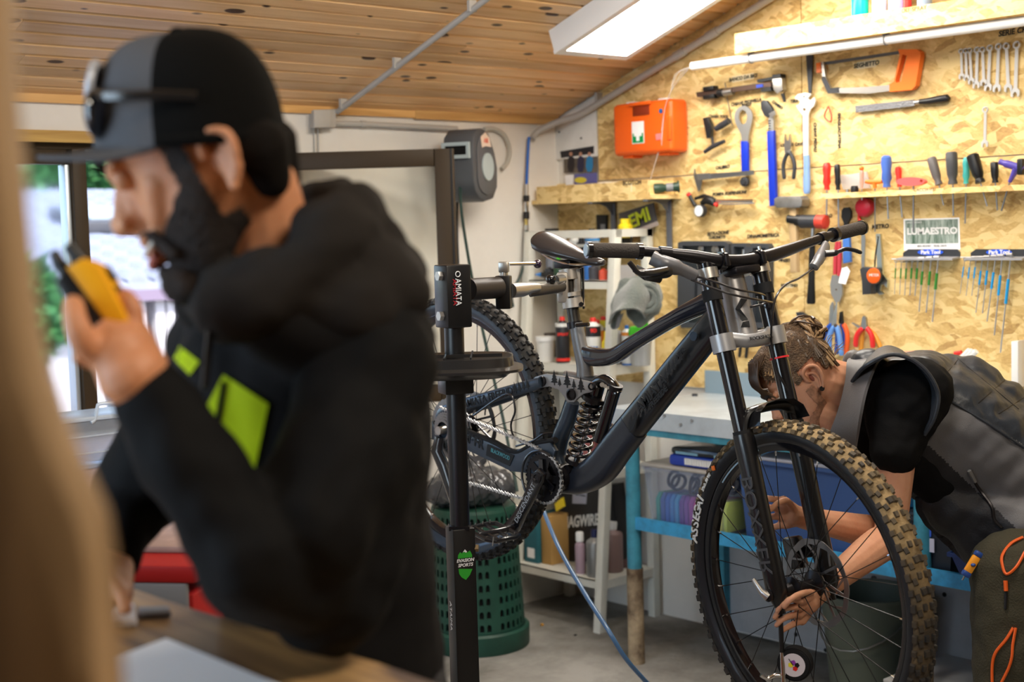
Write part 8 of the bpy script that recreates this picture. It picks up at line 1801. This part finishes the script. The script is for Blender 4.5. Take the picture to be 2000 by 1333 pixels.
mv.update(); nr = [v.normal.copy() for v in mv.vertices]; isq = []
for v, n_ in zip(mv.vertices, nr):
    x, y, z = pix(v.co); seam = 765+(x-1830)*.62 if x > 1830 else 765-(1830-x)*.2
    top = y < seam
    if top or n_.dot(_F) > .2:
        d_ = min(segd(x, y, *q) for q in QSEAM); puff = .011*(1-math.exp(-(d_/16.)**2))
        v.co += n_*(puff+.002*noise.noise(v.co*40)); 
    else: v.co += n_*(.010*noise.noise(V((x*.010, y*.016, 1)))+.006*noise.noise(V(((x+y)*.022, (y-x)*.008, 3))))
def split(me, cls, names, mats, parent):
    for k, (nm, mt) in enumerate(zip(names, mats)):
        b = bmesh.new(); b.from_mesh(me); rm = [f for f in b.faces if cls(f.calc_center_median()) != k]; bmesh.ops.delete(b, geom=rm, context='FACES'); m2 = bpy.data.meshes.new(nm); b.to_mesh(m2); b.free(); link(nm, m2, mt, parent, ang=85)
def vcls(p):
    x, y, z = pix(p); seam = 765+(x-1830)*.62 if x > 1830 else 765-(1830-x)*.2
    if y < seam or z > 3.62: return 0
    if y > 905+(x-1850)*.95 and x < 2010: return 2
    return 1
split(mv, vcls, ['vest_quilted_back', 'vest_side', 'vest_lower_front'], [QB, VG, mat('vest_dark', (.010, .010, .013), .6, bump=.15, bscale=200)], mech)
# seams + pocket zip
from mathutils.bvhtree import BVHTree
vtree = BVHTree.FromPolygons([v.co for v in mv.vertices], [p.vertices[:] for p in mv.polygons])
def onv(x, y, off=.002): 
    r = ray(x, y).normalized(); h = vtree.ray_cast(CP, r); return (h[0]-r*off) if h[0] is not None else K_(x, y, 3.45)
G().tube(catmull([onv(x, y) for x, y in ((1893, 922), (1912, 955), (1936, 988), (1942, 1015), (1957, 1032))], 4), .004, 6).build('pocket_zip', ANO, mech); G().tube([onv(1893, 920, .006), onv(1905, 942, .006)], .005, 6).build('zip_puller', mat('zip_grey', (.2, .2, .2), .4, .5), mech)
G().tube(catmull([onv(x, y) for x, y in ((1838, 772), (1870, 792), (1930, 828), (2000, 875))], 4), .0035, 6).build('seam', QB, mech)
def hitv(x, y):
    r_ = ray(x, y).normalized(); h = vtree.ray_cast(CP, r_); return h[0]-r_*.0004 if h[0] is not None and abs(h[1].dot(r_)) > .25 else None
for q in QSEAM[:3]+[QSEAM[6]]:
    pq = [hitv(q[0]+(q[2]-q[0])*t/10, q[1]+(q[3]-q[1])*t/10) for t in range(11)]; pq = [p for p in pq if p is not None]
    if len(pq) > 2: G().tube(pq, .0010, 5).build('quilt_stitch', BLACK, mech)
# collar
cp_ = catmull([K_(1668, 700, 3.60), K_(1655, 703, 3.50), K_(1651, 740, 3.45), K_(1640, 790, 3.43), K_(1622, 840, 3.44), K_(1603, 872, 3.48)], 4); cq = catmull([K_(1728, 692, 3.52), K_(1712, 708, 3.40), K_(1690, 760, 3.34), K_(1678, 815, 3.33), K_(1672, 860, 3.36), K_(1668, 900, 3.42)], 4)
g = G(); a_ = [g.b.verts.new(p) for p in cp_]; m1 = [g.b.verts.new((p+q)/2-_F*.012) for p, q in zip(cp_, cq)]; b_ = [g.b.verts.new(q) for q in cq]
for i in range(len(a_)-1): g.b.faces.new((a_[i], a_[i+1], m1[i+1], m1[i])); g.b.faces.new((m1[i], m1[i+1], b_[i+1], b_[i]))
bmesh.ops.recalc_face_normals(g.b, faces=g.b.faces[:]); bmesh.ops.solidify(g.b, geom=g.b.faces[:], thickness=.008); g.build('collar', VG, mech, ang=80, recalc=False)
link('collar_far_side', blob_mesh([('c', K_(1668, 705, 3.62), K_(1690, 760, 3.70), .03, .04), ('c', K_(1640, 860, 3.60), K_(1690, 800, 3.68), .03, .04)], .007, 4), VG, mech)
G().tube([K_(1606, 873, 3.465), K_(1640, 887, 3.43), K_(1670, 904, 3.41)], .003, 6).build('collar_zip', CHROME, mech)
# t shirt: chest, shoulder and sleeve
ts = [('c', K_(1792, 768, 3.43), K_(1770, 790, 3.42), .088, .098), ('c', K_(1755, 790, 3.44), K_(1752, 868, 3.38), .100, .062), ('c', K_(1722, 800, 3.52), K_(1765, 780, 3.46), .085, .10), ('c', K_(1762, 800, 3.42), K_(1748, 880, 3.375), .090, .062), ('c', K_(1700, 860, 3.56), K_(1740, 870, 3.56), .08, .10), ('c', K_(1800, 900, 3.50), K_(1830, 940, 3.5), .075, .06)]
link('t_shirt', blob_mesh(ts, .006, 5, lambda c, n: .007*noise.noise(c*14)+.002*noise.noise(c*45)), SHT, mech, ang=80)
link('t_shirt_far_sleeve', blob_mesh([('c', S2, K_(1750, 930, 3.68), .08, .065)], .008, 4), SHT, mech)
# armhole binding of the vest
ah = catmull([K_(1664, 745, 3.40), K_(1690, 715, 3.345), K_(1745, 692, 3.32), K_(1800, 715, 3.31), K_(1832, 765, 3.31), K_(1826, 815, 3.32), K_(1806, 850, 3.35)], 5)
G().tube(ah, .0045, 8).build('armhole_binding', QB, mech)
sh_ = []
for p in ah: sh_.append(p)
g = G(); A = [g.b.verts.new(p) for p in ah]; B2 = [g.b.verts.new(p+(K_(1770, 690, 3.55)-p)*.35+_F*.09+_U2*.02) for p in ah]
for i in range(len(A)-1): g.b.faces.new((A[i], A[i+1], B2[i+1], B2[i]))
bmesh.ops.recalc_face_normals(g.b, faces=g.b.faces[:]); bmesh.ops.solidify(g.b, geom=g.b.faces[:], thickness=.006); g.build('shoulder_yoke', QB, mech, ang=80, recalc=False)
# trousers with orange cords
tr = [('c', HPn, HPf, .13, .13), ('c', K_(1990, 1130, 3.43), K_(2040, 1080, 3.5), .10, .12)]
for h_, k_, a_, toe in hn: tr += [('c', h_, k_, .135, .10), ('c', k_, a_, .09, .075)]
tr += [('c', K_(1985, 1120, 3.38), K_(1985, 1360, 3.36), .108, .10)]
mt_ = blob_mesh(tr, .010, 5, lambda c, n: .010*noise.noise(c*10)+.004*noise.noise(c*28)); trs = link('trousers', mt_, TR, mech, ang=80)
ttree = BVHTree.FromPolygons([v.co+ORG[trs.name] for v in mt_.vertices], [p.vertices[:] for p in mt_.polygons])
def ont(x, y, off=.004):
    r = ray(x, y).normalized(); h = ttree.ray_cast(CP, r); return (h[0]-r*off) if h[0] is not None else K_(x, y, 3.3)
OC = mat('orange_cord', (.75, .11, .01), .5)
for pts in ([(1998, 1050), (1975, 1062), (1958, 1085), (1958, 1105), (1966, 1122), (1985, 1108), (2002, 1078)], [(1979, 1227), (1965, 1250), (1945, 1275), (1938, 1300), (1938, 1345)], [(1984, 1227), (1978, 1260), (1976, 1285), (1968, 1310), (1950, 1345)]):
    G().tube(catmull([ont(x, y) for x, y in pts], 5), .0035, 6).build('orange_drawcord', OC, mech)
G().tube([ont(1964, 1135), ont(1965, 1155)], .005, 8).build('zip_tab', OC, mech); G().tube([ont(1965, 1158, .003), ont(1964, 1190, .003)], .004, 6).build('pocket_zip', BLACK, mech)
for h_, k_, a_, toe in hn: link('shoe', blob_mesh([('c', a_-UP*.05, toe, .05, .042), ('c', a_-UP*.04, a_+UP*.03, .052, .05)], .01, 3), BLACK, mech)
# cutter knife in the pocket
kf = thing('utility_knife', 'orange and blue utility knife sticking out of the mechanic pocket', 'knife', ont(1900, 1110))
k0, k1 = K_(1888, 1120, 3.36), K_(1909, 1086, 3.36); kd = (k1-k0).normalized(); ks = _F.cross(kd).normalized()
Rk = Matrix((kd, ks, kd.cross(ks))).transposed()
G().box((k0+k1)/2, (.046, .020, .016), Rk, bev=.005).build('handle', mat('knife_orange', (.8, .3, .02), .4), kf); G().box(k0+kd*-.002, (.014, .021, .017), Rk, bev=.004).build('blue_end', mat('knife_blue', (.02, .06, .25), .4), kf); G().box(k1+kd*.004, (.014, .021, .017), Rk, bev=.005).build('blue_cap', mat('knife_blue', (.02, .06, .25)), kf); G().sph((k0+k1)/2-_F*.009, (.006, .006, .004), 10, 8).build('slider', mat('knife_blue', (.02, .06, .25)), kf); G().tube([k0-kd*.008, k0-kd*.020], .002, 6).build('loop', STEEL, kf)
